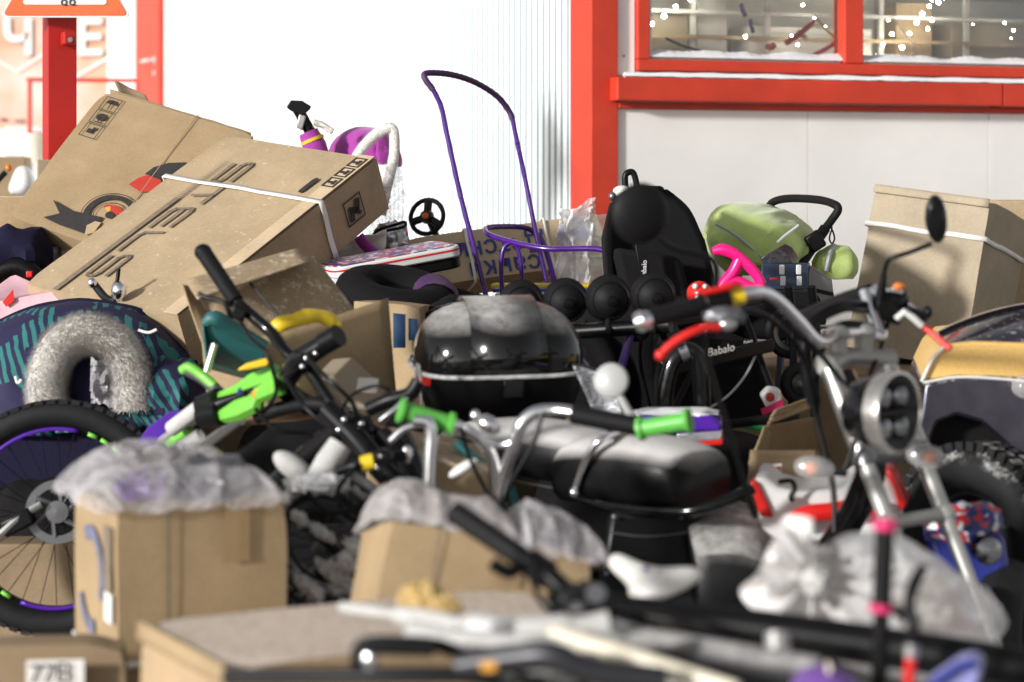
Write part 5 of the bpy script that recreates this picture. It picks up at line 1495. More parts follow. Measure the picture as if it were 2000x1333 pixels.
# fork: two lowers, stanchions, crown
for (off, tops, low) in ((0.0, (405, 800), (150, 985)), (1.0, (470, 820), (200, 1010))):
    d1, d2 = 5.40 + 0.06 * off, 5.72 + 0.10 * off
    a_, b_ = P(*tops, d1), P(*low, d2)
    part('fork_lower', 'black_gloss', mb, lambda m: m.tube([b_, b_.lerp(a_, 0.55)], [0.016, 0.022], 14))
    part('stanchion', 'aluminium', mb, lambda m: m.tube([b_.lerp(a_, 0.5), a_], 0.0145, 14))
part('stanchion', 'foam_white', mb, lambda m: m.tube([P(335, 838, 5.42), P(392, 795, 5.36)], 0.019, 14))
part('fork_seal', 'black_plastic', mb, lambda m: m.tube([P(392, 795, 5.36), P(428, 782, 5.33)], [0.026, 0.030], 14))
part('fork_crown', 'lime', mb, lambda m: m.tube([P(432, 812, 5.30), P(470, 800, 5.27), P(500, 786, 5.25), P(504, 772, 5.24)], [0.020, 0.026, 0.024, 0.018], 8))
part('fork_crown', 'lime', mb, lambda m: m.tube([P(428, 778, 5.34), P(468, 762, 5.31), P(500, 748, 5.27), P(542, 730, 5.24)], [0.014, 0.016, 0.026, 0.024], 8))
part('crown_block', 'lime', mb, lambda m: m.tube([P(505, 772, 5.22), P(548, 752, 5.20)], [0.020, 0.024], 8))
part('crown_band', 'black_plastic', mb, lambda m: m.tube([P(428, 790, 5.29), P(462, 776, 5.27), P(520, 752, 5.22)], [0.016, 0.010, 0.006], 10))
part('crown_band', 'black_plastic', mb, lambda m: m.tube([P(398, 812, 5.33), P(434, 806, 5.29)], 0.031, 14))
part('crown_mark', 'ink_orange', mb, lambda m: m.box(P(502, 768, 5.205), (0.022, 0, 0.010), (0, 0.006, 0), (-0.004, 0, 0.016)), bevel=0.002)
part('crown_mark', 'blue_plastic', mb, lambda m: m.box(P(468, 765, 5.235), (0.010, 0, 0.006), (0, 0.006, 0), (-0.002, 0, 0.014)), bevel=0.002)
part('number_plate', 'purple_plastic', mb, lambda m: m.prism(PL(5.5, (264, 868), (290, 832), (330, 804), (352, 800), (348, 850), (322, 872)), (0.01, 0.008, 0)), bevel=0.003)
part('fork_lower', 'lime', mb, lambda m: m.tube([P(330, 868, 5.48), P(372, 838, 5.44)], 0.012, 12))
part('pedal_reflector', 'clear_lens', mb, lambda m: m.tube([P(355, 873, 5.30), P(392, 850, 5.28)], 0.016, 10))
tubepart('bar_end', 'lime', mb, [P(355, 724, 5.42), P(370, 718, 5.41), P(395, 734, 5.4), P(420, 756, 5.38)], 0.012)
tubepart('bar_end_arm', 'grey_metal', mb, [P(365, 722, 5.42), P(400, 742, 5.41), P(432, 772, 5.36)], 0.015)
tubepart('bell_lever', 'chrome', mb, [P(404, 726, 5.3), P(420, 672, 5.3)], 0.009, sm=0)
# handlebar, stem, grips, levers
tubepart('handlebar', 'black_gloss', mb, [P(462, 590, 5.24), P(500, 624, 5.22), P(532, 652, 5.20), P(560, 690, 5.16), P(604, 724, 5.13), P(650, 790, 5.08), P(700, 822, 5.04), P(760, 862, 4.98), P(800, 905, 4.94)], 0.0145)
part('grip', 'black_matte', mb, lambda m: m.tube([P(398, 494, 5.34), P(462, 590, 5.24)], [0.0195, 0.0185], 16))
part('grip_end', 'black_plastic', mb, lambda m: m.ell(P(397, 493, 5.345), 0.021, 0.018, 0.02))
part('grip', 'black_matte', mb, lambda m: m.tube([P(745, 850, 4.99), P(810, 918, 4.93)], 0.022, 16))
tubepart('brake_lever', 'black_plastic', mb, [P(478, 612, 5.22), P(452, 618, 5.2), P(438, 592, 5.2), P(405, 582, 5.22), P(388, 574, 5.23)], 0.006)
part('lever_clamp', 'black_plastic', mb, lambda m: m.box(P(466, 612, 5.21), (0.03, 0, -0.02), (0, 0.03, 0), (0.012, 0, 0.03)), bevel=0.005)
tubepart('brake_hose', 'black_plastic', mb, [P(466, 622, 5.2), P(490, 660, 5.1), P(520, 690, 5.05), P(540, 760, 5.05), P(520, 800, 5.1)], 0.0045)
tubepart('brake_hose', 'black_plastic', mb, [P(780, 778, 4.95), P(740, 754, 4.95), P(690, 770, 4.98), P(668, 800, 5.0)], 0.004)
part('stem', 'black_gloss', mb, lambda m: m.tube([P(556, 745, 5.22), P(585, 705, 5.12), P(640, 668, 5.08)], [0.026, 0.028, 0.024], 14, sm=3))
part('stem_cap', 'black_plastic', mb, lambda m: m.tube([P(632, 672, 5.06), P(662, 655, 5.04)], 0.026, 14))
for (x, y) in ((598, 700), (616, 690), (590, 716)):
    part('bolt', 'chrome', mb, lambda m: m.ell(P(x, y, 5.05), 0.006, 0.006, 0.006, 10, 6))
tubepart('head_tube', 'black_gloss', mb, [P(545, 752, 5.24), P(600, 790, 5.3), P(660, 800, 5.35), P(800, 900, 5.6), P(900, 960, 5.7)], 0.024)
tubepart('down_tube', 'black_matte', mb, [P(500, 815, 5.28), P(560, 796, 5.25), P(630, 790, 5.2), P(700, 822, 5.2), P(790, 900, 5.25)], 0.017)
tubepart('top_tube', 'black_gloss', mb, [P(640, 850, 5.1), P(560, 920, 5.2), P(520, 960, 5.25)], 0.021, sm=0)
part('shifter', 'black_plastic', mb, lambda m: m.ell(P(690, 836, 4.98), 0.045, 0.03, 0.03, lump=0.2, ls=12))
for (x, y) in ((672, 820), (662, 840), (706, 828)):
    part('bolt', 'chrome', mb, lambda m: m.ell(P(x, y, 4.95), 0.007, 0.007, 0.007, 10, 6))
tubepart('brake_lever', 'black_plastic', mb, [P(720, 800, 4.95), P(760, 782, 4.93), P(800, 770, 4.92), P(818, 745, 4.92)], 0.016)
tubepart('lever_blade', 'chrome', mb, [P(742, 822, 4.9), P(770, 800, 4.9), P(812, 762, 4.92)], 0.006)

# ---- second bike with white wrapped bar ends and a snowy wheel
sb_ = thing('wrapped_bicycle', 'black bicycle with white foam-wrapped bar ends and snow-caked rear wheel behind the front cartons', 'bicycle', P(660, 1180, 4.8))
part('grip', 'black_matte', sb_, lambda m: m.tube([P(655, 845, 4.82), P(580, 905, 4.80)], 0.021, 14))
part('foam_wrap', 'foam_white', sb_, lambda m: m.ell(P(572, 912, 4.78), 0.048, 0.028, 0.024, mat=Matrix.Rotation(R(35), 3, 'Y')))
part('foam_wrap', 'foam_white', sb_, lambda m: m.tube([P(665, 868, 4.75), P(640, 905, 4.74), P(618, 938, 4.73)], [0.026, 0.028, 0.024], 14, sm=3))
part('foam_wrap', 'snow', sb_, lambda m: m.ell(P(625, 945, 4.72), 0.055, 0.03, 0.022, lump=0.4, ls=14))
part('reflector', 'clear_lens', sb_, lambda m: m.tube([P(560, 950, 4.65), P(588, 930, 4.65)], 0.016, 10))
tubepart('brake_lever', 'black_plastic', sb_, [P(660, 920, 4.7), P(700, 908, 4.68), P(745, 896, 4.68), P(790, 890, 4.7)], 0.012)
part('lever_band', 'yellow', sb_, lambda m: m.tube([P(706, 907, 4.68), P(730, 901, 4.68)], 0.0165, 14))
part('lever_end', 'black_gloss', sb_, lambda m: m.ell(P(750, 893, 4.67), 0.02, 0.018, 0.018))
tubepart('frame_tube', 'black_gloss', sb_, [P(640, 800, 5.0), P(700, 860, 4.95), P(760, 930, 4.9), P(840, 985, 4.9)], 0.027)
tubepart('frame_tube', 'black_gloss', sb_, [P(780, 850, 4.85), P(805, 905, 4.85), P(822, 960, 4.85)], 0.024)
tubepart('frame_tube', 'black_matte', sb_, [P(600, 860, 5.0), P(690, 950, 5.0), P(760, 990, 5.0)], 0.016)
part('frame_mark', 'chrome', sb_, lambda m: m.ell(P(795, 888, 4.82), 0.012, 0.008, 0.02))
tubepart('chrome_lever', 'chrome', sb_, [P(762, 862, 4.8), P(790, 838, 4.8), P(830, 828, 4.8)], 0.008)
wc2 = P(634, 1064, 4.75)
w = wheel(sb_, wc2, Vector((0.42, -0.70, 0.52)), 0.150, 0.030, 'rubber_snowy', 'dark_metal', 0.02, 16, knob=40, name='rear_wheel')
part('mudguard', 'black_dusted', sb_, lambda m: m.torus(wc2 + Vector((0.005, 0.03, 0.0)), Vector((0.42, -0.70, 0.52)), 0.150, 0.03, 30, 10, 1.2, a0=R(-70), a1=R(110)))
for (x0, y0, x1, y1, r) in ((575, 1010, 690, 1110, 0.012), (600, 1130, 740, 1040, 0.014), (560, 1100, 640, 1180, 0.02), (690, 960, 770, 1060, 0.012), (700, 1150, 740, 1000, 0.010)):
    tubepart('stay', 'black_dusted', sb_, [P(x0, y0, 4.72), P((x0 + x1) / 2 + 8, (y0 + y1) / 2, 4.7), P(x1, y1, 4.74)], r)
m = MB(); m.grid(lambda u, v: P(700 + 110 * u, 960 + 70 * v + 20 * u, 4.85) + Vector((0.01, 0.05, 0.02)) * fbm((u * 4, v * 3, 6), 1.4), 16, 12)
m.build('film_wrap', 'film_dirty', sb_)

# ---- child's bike with green grips and chrome riser bar
kb = thing('child_bicycle', "child's bicycle with chrome riser handlebar and bright green grips in the centre", 'bicycle', P(975, 1100, 4.6))
tubepart('handlebar', 'chrome', kb, [P(880, 828, 4.58), P(905, 838, 4.59), P(938, 858, 4.6), P(960, 890, 4.62), P(968, 930, 4.63), P(972, 990, 4.64)], 0.0125)
tubepart('handlebar', 'chrome', kb, [P(972, 990, 4.64), P(984, 935, 4.63), P(1000, 880, 4.61), P(1014, 836, 4.6), P(1040, 808, 4.6), P(1080, 802, 4.6), P(1130, 808, 4.58), P(1260, 836, 4.54)], 0.0135)
tubepart('cross_bar', 'chrome', kb, [P(940, 858, 4.6), P(975, 870, 4.61), P(1008, 862, 4.6)], 0.008)
def grip(m, a, b_, r):
    m.tube([a, a.lerp(b_, 0.06), a.lerp(b_, 0.10), a.lerp(b_, 0.9), a.lerp(b_, 0.92), b_], [r * 1.35, r * 1.4, r, r * 0.95, r * 1.3, r * 1.3], 18)
part('grip', 'lime_grip', kb, lambda m: grip(m, P(780, 801, 4.56), P(884, 830, 4.58), 0.0185))
part('grip', 'lime_grip', kb, lambda m: grip(m, P(1348, 822, 4.50), P(1248, 838, 4.54), 0.0185))
part('foam_sleeve', 'black_matte', kb, lambda m: m.tube([P(1118, 809, 4.575), P(1250, 834, 4.54)], 0.0195, 16))
part('bell', 'chrome', kb, lambda m: m.ell(P(955, 830, 4.56), 0.026, 0.02, 0.018, mat=Matrix.Rotation(R(30), 3, 'Y')))
part('bell', 'chrome', kb, lambda m: m.ell(P(928, 812, 4.6), 0.010, 0.010, 0.012))
tubepart('reflector_post', 'chrome', kb, [P(808, 822, 4.55), P(836, 826, 4.55), P(843, 850, 4.55), P(840, 900, 4.55), P(838, 965, 4.55)], 0.0135)
mi = part('mirror', 'mirror_back', kb, lambda m: m.lathe([(0.001, 0.010), (0.024, 0.009), (0.034, 0.004), (0.0365, -0.004), (0.034, -0.010), (0.001, -0.012)], P(1193, 744, 4.62), Vector((-0.25, -0.95, 0.2)), 32))
part('mirror_arm', 'mirror_back', mi, lambda m: m.tube([P(1208, 772, 4.62), P(1222, 795, 4.6), P(1234, 818, 4.56)], 0.0085, 10, sm=3))
tubepart('head_tube', 'black_gloss', kb, [P(972, 985, 4.64), P(975, 1060, 4.66), P(978, 1140, 4.68)], 0.02)
tubepart('frame_tube', 'black_gloss', kb, [P(976, 1040, 4.66), P(1060, 1080, 4.9), P(1150, 1100, 5.1)], 0.018)
# ---- snow-dusted cardboard and metal scraps between
m = MB(); m.prism(PL(5.0, (712, 872), (870, 900), (952, 925), (955, 1000), (720, 1000)), (0.02, 0.25, 0.02))
tag(m.build('flat_carton', 'cardboard_snowed', smooth=False, bevel=0.004), 'flat snow-speckled carton lying behind the film-topped tilted carton', 'box')
m = MB(); m.prism(PL(5.3, (610, 740), (650, 736), (720, 800), (730, 860), (620, 800)), (0.03, 0.2, 0.03))
t_ = m.build('flat_carton', 'cardboard_grey', smooth=False, bevel=0.004); tag(t_, 'flat beige carton with white label under the black handlebar', 'box')
m = MB(); m.prism(PL(5.26, (700, 738), (740, 740), (735, 768), (695, 766)), (0.0, 0.004, 0)); m.build('label', 'paper', t_, smooth=False)
m = MB(); m.tube(PL(5.1, (890, 865), (1000, 960), (1010, 1000)), 0.012, 8)
tag(m.build('dark_green_rod', 'teal'), 'thin dark green rod behind the chrome riser bar', 'rod')
m = MB(); m.ell(P(905, 915, 4.75), 0.035, 0.02, 0.012, mat=Matrix.Rotation(R(-30), 3, 'Y'))
tag(m.build('white_pedal', 'white_plastic'), 'small white pedal lying on the speckled carton', 'pedal')

# ---- white saddle
sd_ = thing('saddle', 'white bicycle saddle pointing left below the black seats', 'saddle', P(1275, 1200, 3.75))
ax0, ax1 = P(1198, 1094, 3.88), P(1318, 1146, 3.66)
wv = Vector((0.86, 0.42, 0.30)).normalized()
def sad(m):
    rings = []
    prof = [(0.0, 0.006, 0.008), (0.04, 0.017, 0.016), (0.2, 0.020, 0.019), (0.38, 0.024, 0.02), (0.55, 0.036, 0.020), (0.72, 0.056, 0.022), (0.88, 0.064, 0.024), (0.96, 0.058, 0.022), (1.0, 0.040, 0.012)]
    dirv = (ax1 - ax0); L = dirv.length; dirv.normalize()
    w_ = (wv - dirv * wv.dot(dirv)).normalized(); n_ = dirv.cross(w_)
    if n_.z < 0: n_ = -n_
    for t, w0, h0_ in prof:
        c_ = ax0 + dirv * (L * t) + n_ * (-0.012 * math.sin(math.pi * t))
        rings.append([c_ + w_ * (w0 * math.cos(2 * math.pi * k / 20)) + n_ * (h0_ * math.sin(2 * math.pi * k / 20) * (1 if math.sin(2 * math.pi * k / 20) > 0 else 0.7)) for k in range(20)])
    m.loft(rings)
part('cover', 'saddle_white', sd_, sad, sub=1)
part('mark', 'violet', sd_, lambda m: m.ell(P(1262, 1112, 3.70), 0.006, 0.003, 0.005, 10, 6))
tubepart('rail', 'dark_metal', sd_, [P(1240, 1120, 3.78), P(1290, 1180, 3.79), P(1350, 1170, 3.8)], 0.006)
part('clamp', 'chrome', sd_, lambda m: m.lathe([(0.001, 0.012), (0.014, 0.010), (0.020, 0.0), (0.020, -0.03), (0.001, -0.03)], P(1231, 1196, 3.6), Vector((0, -1, 0.2)), 20))
tubepart('seat_post', 'black_gloss', sd_, [P(1262, 1170, 3.76), P(1250, 1240, 3.74), P(1230, 1340, 3.72)], 0.014, sm=0)

# ---- foreground bike bar
fb_ = thing('black_bicycle', 'black bicycle handlebar with rubber grip slanting across the tilted carton in front', 'bicycle', P(1100, 1330, 3.4))
part('grip', 'black_matte', fb_, lambda m: m.tube([P(888, 1001, 3.50), P(1015, 1086, 3.42)], [0.0185, 0.0175], 16))
tubepart('handlebar', 'black_plastic', fb_, [P(1010, 1082, 3.42), P(1070, 1125, 3.38), P(1120, 1168, 3.36), P(1180, 1198, 3.34), P(1240, 1226, 3.32)], 0.0165)
part('lever_clamp', 'black_plastic', fb_, lambda m: m.tube([P(1035, 1098, 3.41), P(1070, 1124, 3.39)], 0.0225, 14))
tubepart('brake_lever', 'black_plastic', fb_, [P(1018, 1100, 3.40), P(998, 1118, 3.37), P(975, 1110, 3.36), P(960, 1098, 3.36)], 0.010)
part('stem', 'black_plastic', fb_, lambda m: m.ell(P(1140, 1182, 3.34), 0.05, 0.04, 0.032, lump=0.25, ls=10))
part('stem_bolt', 'grey_metal', fb_, lambda m: m.cyl(P(1160, 1160, 3.32), P(1165, 1160, 3.29), 0.014))
tubepart('frame_tube', 'black_plastic', fb_, [P(1180, 1196, 3.4), P(1320, 1212, 3.36), P(1560, 1240, 3.3), P(1960, 1300, 3.2), P(2100, 1330, 3.18)], 0.030)
tubepart('frame_tube', 'black_dusted', fb_, [P(1200, 1260, 3.2), P(1360, 1290, 3.15), P(1600, 1330, 3.1)], 0.034)
part('cable', 'black_plastic', fb_, lambda m: m.tube([P(1180, 1180, 3.3), P(1300, 1200, 3.25), P(1400, 1260, 3.2), P(1420, 1340, 3.15)], 0.005, 8, sm=6))
tubepart('seat_tube', 'silver_paint', fb_, [P(1518, 1238, 3.15), P(1522, 1345, 3.12)], 0.018, sm=0)
# ---- white foam-wrapped frame in front
wf_ = thing('foam_wrapped_frame', 'bicycle frame wrapped in white foam lying across the bottom centre', 'bicycle frame', P(1000, 1330, 3.1))
def lumpytube(m, pts, rr, seed, n=16):
    P_ = catmull(pts, 8)
    radii = [rr[min(int(i / len(P_) * len(rr)), len(rr) - 1)] * (1 + 0.22 * noise.noise(Vector((i * 0.25, seed, 0)))) for i in range(len(P_))]
    m.tube(P_, radii, n)
part('foam_wrap', 'foam_white', wf_, lambda m: lumpytube(m, [P(668, 1186, 3.35), P(800, 1205, 3.25), P(960, 1232, 3.15), P(1080, 1236, 3.12), P(1190, 1218, 3.12)], [0.008, 0.014, 0.022, 0.024, 0.018], 1.0))
part('foam_wrap', 'foam_white', wf_, lambda m: lumpytube(m, [P(800, 1232, 3.12), P(920, 1258, 3.08), P(1060, 1272, 3.05), P(1180, 1268, 3.05), P(1275, 1250, 3.08)], [0.016, 0.020, 0.022, 0.020, 0.014], 4.0))
part('frame_tube', 'cream', wf_, lambda m: m.tube([P(1080, 1238, 3.06), P(1240, 1285, 2.98), P(1440, 1350, 2.9)], 0.012, 12))
part('tape', 'film_white', wf_, lambda m: m.tube([P(930, 1240, 3.12), P(975, 1247, 3.1)], 0.028, 14))
part('twine', 'straw', wf_, lambda m: m.ell(P(820, 1172, 3.3), 0.030, 0.02, 0.024, lump=0.5, ls=14))
part('twine', 'straw', wf_, lambda m: m.ell(P(865, 1190, 3.28), 0.026, 0.02, 0.018, lump=0.5, ls=14, seed=4))
# ---- black pedal and chain stays at the very bottom
pe = thing('pedal_assembly', 'black bicycle pedal and cranks at the bottom edge beside the frosted carton', 'pedal', P(820, 1345, 3.0))
part('pedal_cage', 'black_plastic', pe, lambda m: m.tube(PL(3.0, (700, 1300), (705, 1262), (770, 1256), (860, 1262), (930, 1292), (990, 1300), (985, 1330)), 0.010, 10, sm=3))
part('pedal_plate', 'black_plastic', pe, lambda m: m.box(P(775, 1264, 2.99), (0.10, 0, -0.003), (0, 0.05, 0), (0, 0, 0.014)), bevel=0.004)
part('axle_cap', 'chrome', pe, lambda m: m.ell(P(722, 1286, 2.98), 0.012, 0.012, 0.016))
part('crank', 'black_plastic', pe, lambda m: m.tube([P(440, 1322, 3.05), P(700, 1320, 3.0), P(900, 1318, 2.95), P(1010, 1330, 2.95)], 0.012, 10))
part('crank', 'dark_metal', pe, lambda m: m.tube([P(900, 1300, 2.95), P(1000, 1286, 2.92), P(1080, 1280, 2.9), P(1150, 1310, 2.9), P(1300, 1330, 2.9)], 0.018, 10, sm=4))
part('chain_guard', 'black_dusted', pe, lambda m: m.ell(P(1090, 1310, 2.95), 0.07, 0.04, 0.022, lump=0.3))
part('reflector', 'ink_orange', pe, lambda m: m.box(P(955, 1302, 2.88), (0.02, 0, 0), (0, 0.01, 0), (0, 0, 0.012)), bevel=0.002)

# ---- tied translucent bag
bag = thing('tied_bag', 'large translucent white plastic bag tied with a ruffled knot in the lower right', 'bag', P(1690, 1290, 3.65))
kn = P(1592, 1128, 3.52)
cb = P(1715, 1160, 3.70)
def bagfn(u, v):
    # v from knot to far end, u round
    a = 2 * math.pi * u
    t = v
    ax_ = (P(1930, 1215, 3.85) - kn)
    L = ax_.length; dx = ax_.normalized()
    x2, y2, _ = frame(dx)
    r = 0.105 * math.sin(math.pi * min(1, 0.06 + 0.90 * t) ** 0.75) ** 0.8
    fold = 1 + 0.20 * (1 - t) ** 1.5 * math.sin(a * 9 + 2 * math.sin(a * 2)) + 0.10 * fbm((math.cos(a), math.sin(a), t * 2), 1.6, 3)
    p = kn + dx * (L * t) + x2 * (math.cos(a) * r * fold) + y2 * (math.sin(a) * r * fold * (1.0))
    return p + Vector((0.02, 0, -0.030 * math.sin(math.pi * t)))
part('bag', 'film_white', bag, lambda m: m.grid(bagfn, 96, 36), angle=180)
def ruff(seed, a0, a1, L, tilt):
    def fn(u, v):
        a = R(a0 + (a1 - a0) * u)
        r = (0.012 + L * v * (0.75 + 0.35 * noise.noise(Vector((u * 4 + seed, 1, seed)))))
        return kn + Vector((math.cos(a) * r, -0.03 * v * tilt - 0.025 * v * math.sin(u * 26 + seed), math.sin(a) * r * 1.0))
    return fn
part('ruffle', 'film_ruffle', bag, lambda m: m.grid(ruff(1.0, 95, 250, 0.115, 1.0), 60, 10), angle=180)
part('ruffle', 'film_ruffle', bag, lambda m: m.grid(ruff(5.0, 110, 235, 0.095, 1.8), 60, 10), angle=180)
part('ruffle', 'film_ruffle', bag, lambda m: m.grid(ruff(9.0, 130, 270, 0.080, 0.4), 60, 10), angle=180)
part('knot', 'foam_white', bag, lambda m: m.ell(kn + Vector((-0.005, -0.035, 0)), 0.020, 0.02, 0.022, lump=0.4, ls=12))
part('contents', 'cardboard_pale', bag, lambda m: m.ell(P(1800, 1180, 3.85), 0.07, 0.07, 0.055, lump=0.25))
part('contents', 'grey_metal', bag, lambda m: m.ell(P(1690, 1100, 3.80), 0.04, 0.05, 0.03, lump=0.3))
part('contents', 'pink_card', bag, lambda m: m.ell(P(1840, 1245, 3.85), 0.06, 0.05, 0.04, lump=0.3))
# ---- upright scooter bar with pink rings and a red cable lever
ub = thing('scooter_bar', 'upright black scooter grip with pink end rings in front of the tied bag', 'scooter', P(1718, 1345, 3.1))
part('grip', 'black_matte', ub, lambda m: m.tube([P(1728, 1030, 3.1), P(1722, 1186, 3.1)], 0.0135, 16))
part('ring', 'hot_pink', ub, lambda m: m.tube([P(1729, 1014, 3.1), P(1728, 1034, 3.1)], 0.0165, 18))
part('ring', 'hot_pink', ub, lambda m: m.tube([P(1723, 1180, 3.1), P(1722, 1194, 3.1)], 0.0175, 18))
part('bar', 'black_plastic', ub, lambda m: m.tube([P(1722, 1192, 3.1), P(1716, 1350, 3.1)], 0.0115, 14))
lv_ = thing('brake_lever', 'black brake lever with red lower end hanging before the tied bag', 'lever', P(1778, 1345, 3.05))
part('blade', 'black_plastic', lv_, lambda m: m.tube([P(1804, 1106, 3.08), P(1786, 1140, 3.07), P(1776, 1180, 3.06), P(1784, 1220, 3.05), P(1780, 1260, 3.05)], [0.007, 0.009, 0.008, 0.010, 0.009], 10, sm=5))
part('ferrule', 'aluminium', lv_, lambda m: m.tube([P(1780, 1258, 3.05), P(1779, 1284, 3.05)], 0.010, 12))
part('cable', 'red_plastic', lv_, lambda m: m.tube([P(1779, 1284, 3.05), P(1774, 1345, 3.05)], 0.0075, 12))
part('bracket', 'black_plastic', lv_, lambda m: m.tube([P(1750, 1190, 3.08), P(1776, 1210, 3.06)], 0.008, 8))
hm_ = thing('helmet', 'purple helmet crown showing at the bottom edge', 'helmet', P(1610, 1400, 3.0))
part('shell', 'violet', hm_, lambda m: m.ell(P(1612, 1352, 3.0), S(70, 3.0), 0.06, S(52, 3.0)))
part('vent', 'cream', hm_, lambda m: m.ell(P(1618, 1304, 2.97), 0.003, 0.02, 0.008))
bl = thing('blue_plastic_lid', 'lavender blue plastic lid edge in the bottom right', 'lid', P(1860, 1380, 3.0))
part('lid', 'lavender', bl, lambda m: m.prism(PL(3.0, (1806, 1345), (1872, 1300), (1905, 1292), (1920, 1310), (1900, 1360)), (0.02, 0.08, 0)), bevel=0.006)
part('rim', 'blue_plastic', bl, lambda m: m.tube(PL(2.99, (1806, 1348), (1872, 1302), (1906, 1294)), 0.006, 8))

# ---- clumps of snow caked on the fallen wheel
for (x, y, d, rx, rz) in ((702, 1078, 4.60, 0.036, 0.018), (655, 1122, 4.60, 0.040, 0.016), (605, 1150, 4.60, 0.034, 0.013), (738, 1010, 4.62, 0.016, 0.030), (745, 970, 4.66, 0.012, 0.026), (628, 1040, 4.62, 0.026, 0.010), (676, 1100, 4.58, 0.022, 0.014), (585, 1012, 4.62, 0.020, 0.010), (720, 1040, 4.6, 0.020, 0.016)):
    part('snow_clump', 'snow_dirty', sb_, lambda m: m.ell(P(x, y, d), rx, 0.012, rz, 22, 12, mat=Matrix.Rotation(R(38), 3, 'Y'), lump=0.8, ls=16, seed=x * 0.1))
# ================================================================== ELECTRIC SCOOTER AND RIDE-ON VEHICLES
H = Vector((0.695, -0.719, 0)); A = Vector((0.719, 0.695, 0))
mo = thing('electric_scooter', 'fat-tyred electric scooter with chrome bars, round headlamp, black seats and black top case', 'scooter', (0.5, 5.0, 0.0))
# fork legs
T1 = P(1622, 722, 4.72)
B1 = P(1745, 1048, 4.60)
fd = (B1 - T1).normalized()
axl = T1 + fd * ((T1.z - 0.27) / -fd.z)
for k in (0, 1):
    off = A * (0.19 * k) + (Vector((0, 0, 0.0)))
    tp = T1 + off
    part('fork_leg', 'aluminium', mo, lambda m: m.tube([tp, tp + fd * 0.20], 0.0215, 18))
    part('fork_leg', 'silver_paint', mo, lambda m: m.tube([tp + fd * 0.19, tp + fd * 0.36], 0.0175, 18))
    part('fork_leg', 'silver_paint', mo, lambda m: m.tube([tp + fd * 0.36, axl + off], [0.016, 0.014], 18))
    part('fork_collar', 'grey_metal', mo, lambda m: m.tube([tp + fd * 0.18, tp + fd * 0.21], 0.025, 18))
brc = T1 + fd * 0.335
part('fork_brace', 'silver_paint', mo, lambda m: m.tube([brc - A * 0.02, brc + A * 0.21], 0.014, 14))
for k in (0, 1):
    part('brace_knuckle', 'silver_paint', mo, lambda m: m.ell(brc + A * 0.19 * k, 0.024, 0.024, 0.026))
# triple clamp and risers
part('upper_clamp', 'silver_paint', mo, lambda m: m.tube([T1 - A * 0.015 + Vector((0, 0, 0.01)), T1 + A * 0.095 - H * 0.03 + Vector((0, 0, 0.02)), T1 + A * 0.205 + Vector((0, 0, 0.01))], [0.028, 0.022, 0.028], 14, sm=4, flat=0.8))
part('lower_clamp', 'grey_metal', mo, lambda m: m.tube([T1 + fd * 0.19 - A * 0.01, T1 + fd * 0.19 + A * 0.2], 0.022, 12))
for k in (0, 1):
    q = T1 + A * (0.05 + 0.09 * k) + Vector((0, 0, 0.015)) - H * 0.02
    part('riser', 'silver_paint', mo, lambda m: m.tube([q, q + Vector((0, 0, 0.05))], [0.018, 0.021], 14))
    part('riser_cap', 'silver_paint', mo, lambda m: m.ell(q + Vector((0, 0, 0.056)), 0.026, 0.026, 0.018))
# chrome bars
cl = T1 + A * 0.05 + Vector((0, 0, 0.07)) - H * 0.02; cr_ = T1 + A * 0.14 + Vector((0, 0, 0.07)) - H * 0.02
tubepart('handlebar', 'chrome', mo, [cr_, cl, P(1600, 668, 4.66), P(1560, 628, 4.62), P(1520, 588, 4.58), P(1490, 572, 4.55), P(1455, 573, 4.52), P(1360, 598, 4.49)], 0.0125)
tubepart('handlebar', 'chrome', mo, [cl, cr_, P(1722, 656, 4.86), P(1708, 615, 4.90), P(1700, 580, 4.93), P(1712, 566, 4.97), P(1740, 580, 5.0), P(1800, 622, 5.05)], 0.0125)
part('grip', 'black_matte', mo, lambda m: m.tube([P(1375, 594, 4.49), P(1268, 624, 4.45)], 0.0185, 16))
part('bar_end', 'chrome', mo, lambda m: m.tube([P(1272, 623, 4.45), P(1250, 629, 4.44), P(1240, 632, 4.44)], [0.016, 0.021, 0.016], 16))
part('switch_box', 'black_plastic', mo, lambda m: m.tube([P(1372, 596, 4.49), P(1420, 584, 4.51)], 0.026, 12), bevel=0.003)
part('switch_band', 'yellow', mo, lambda m: m.tube([P(1405, 588, 4.505), P(1450, 577, 4.52)], 0.018, 14))
part('switch_cover', 'red_plastic', mo, lambda m: m.tube([P(1372, 574, 4.48), P(1420, 562, 4.49), P(1448, 554, 4.5)], [0.010, 0.013, 0.006], 12, sm=3, flat=0.6))
part('reservoir', 'grey_metal', mo, lambda m: m.ell(P(1415, 618, 4.47), 0.042, 0.022, 0.02, lump=0.2, ls=10))
tubepart('brake_lever', 'red_plastic', mo, [P(1404, 640, 4.44), P(1378, 640, 4.43), P(1345, 652, 4.42), P(1312, 672, 4.42), P(1290, 694, 4.42)], 0.0085)
part('lever_pivot', 'aluminium', mo, lambda m: m.ell(P(1420, 634, 4.45), 0.020, 0.016, 0.014))
part('lever_ball', 'red_plastic', mo, lambda m: m.ell(P(1290, 694, 4.42), 0.011, 0.011, 0.011))
tubepart('cable', 'black_plastic', mo, [P(1372, 650, 4.45), P(1385, 720, 4.47), P(1410, 800, 4.5), P(1438, 890, 4.52), P(1462, 970, 4.55), P(1475, 1010, 4.58)], 0.006)
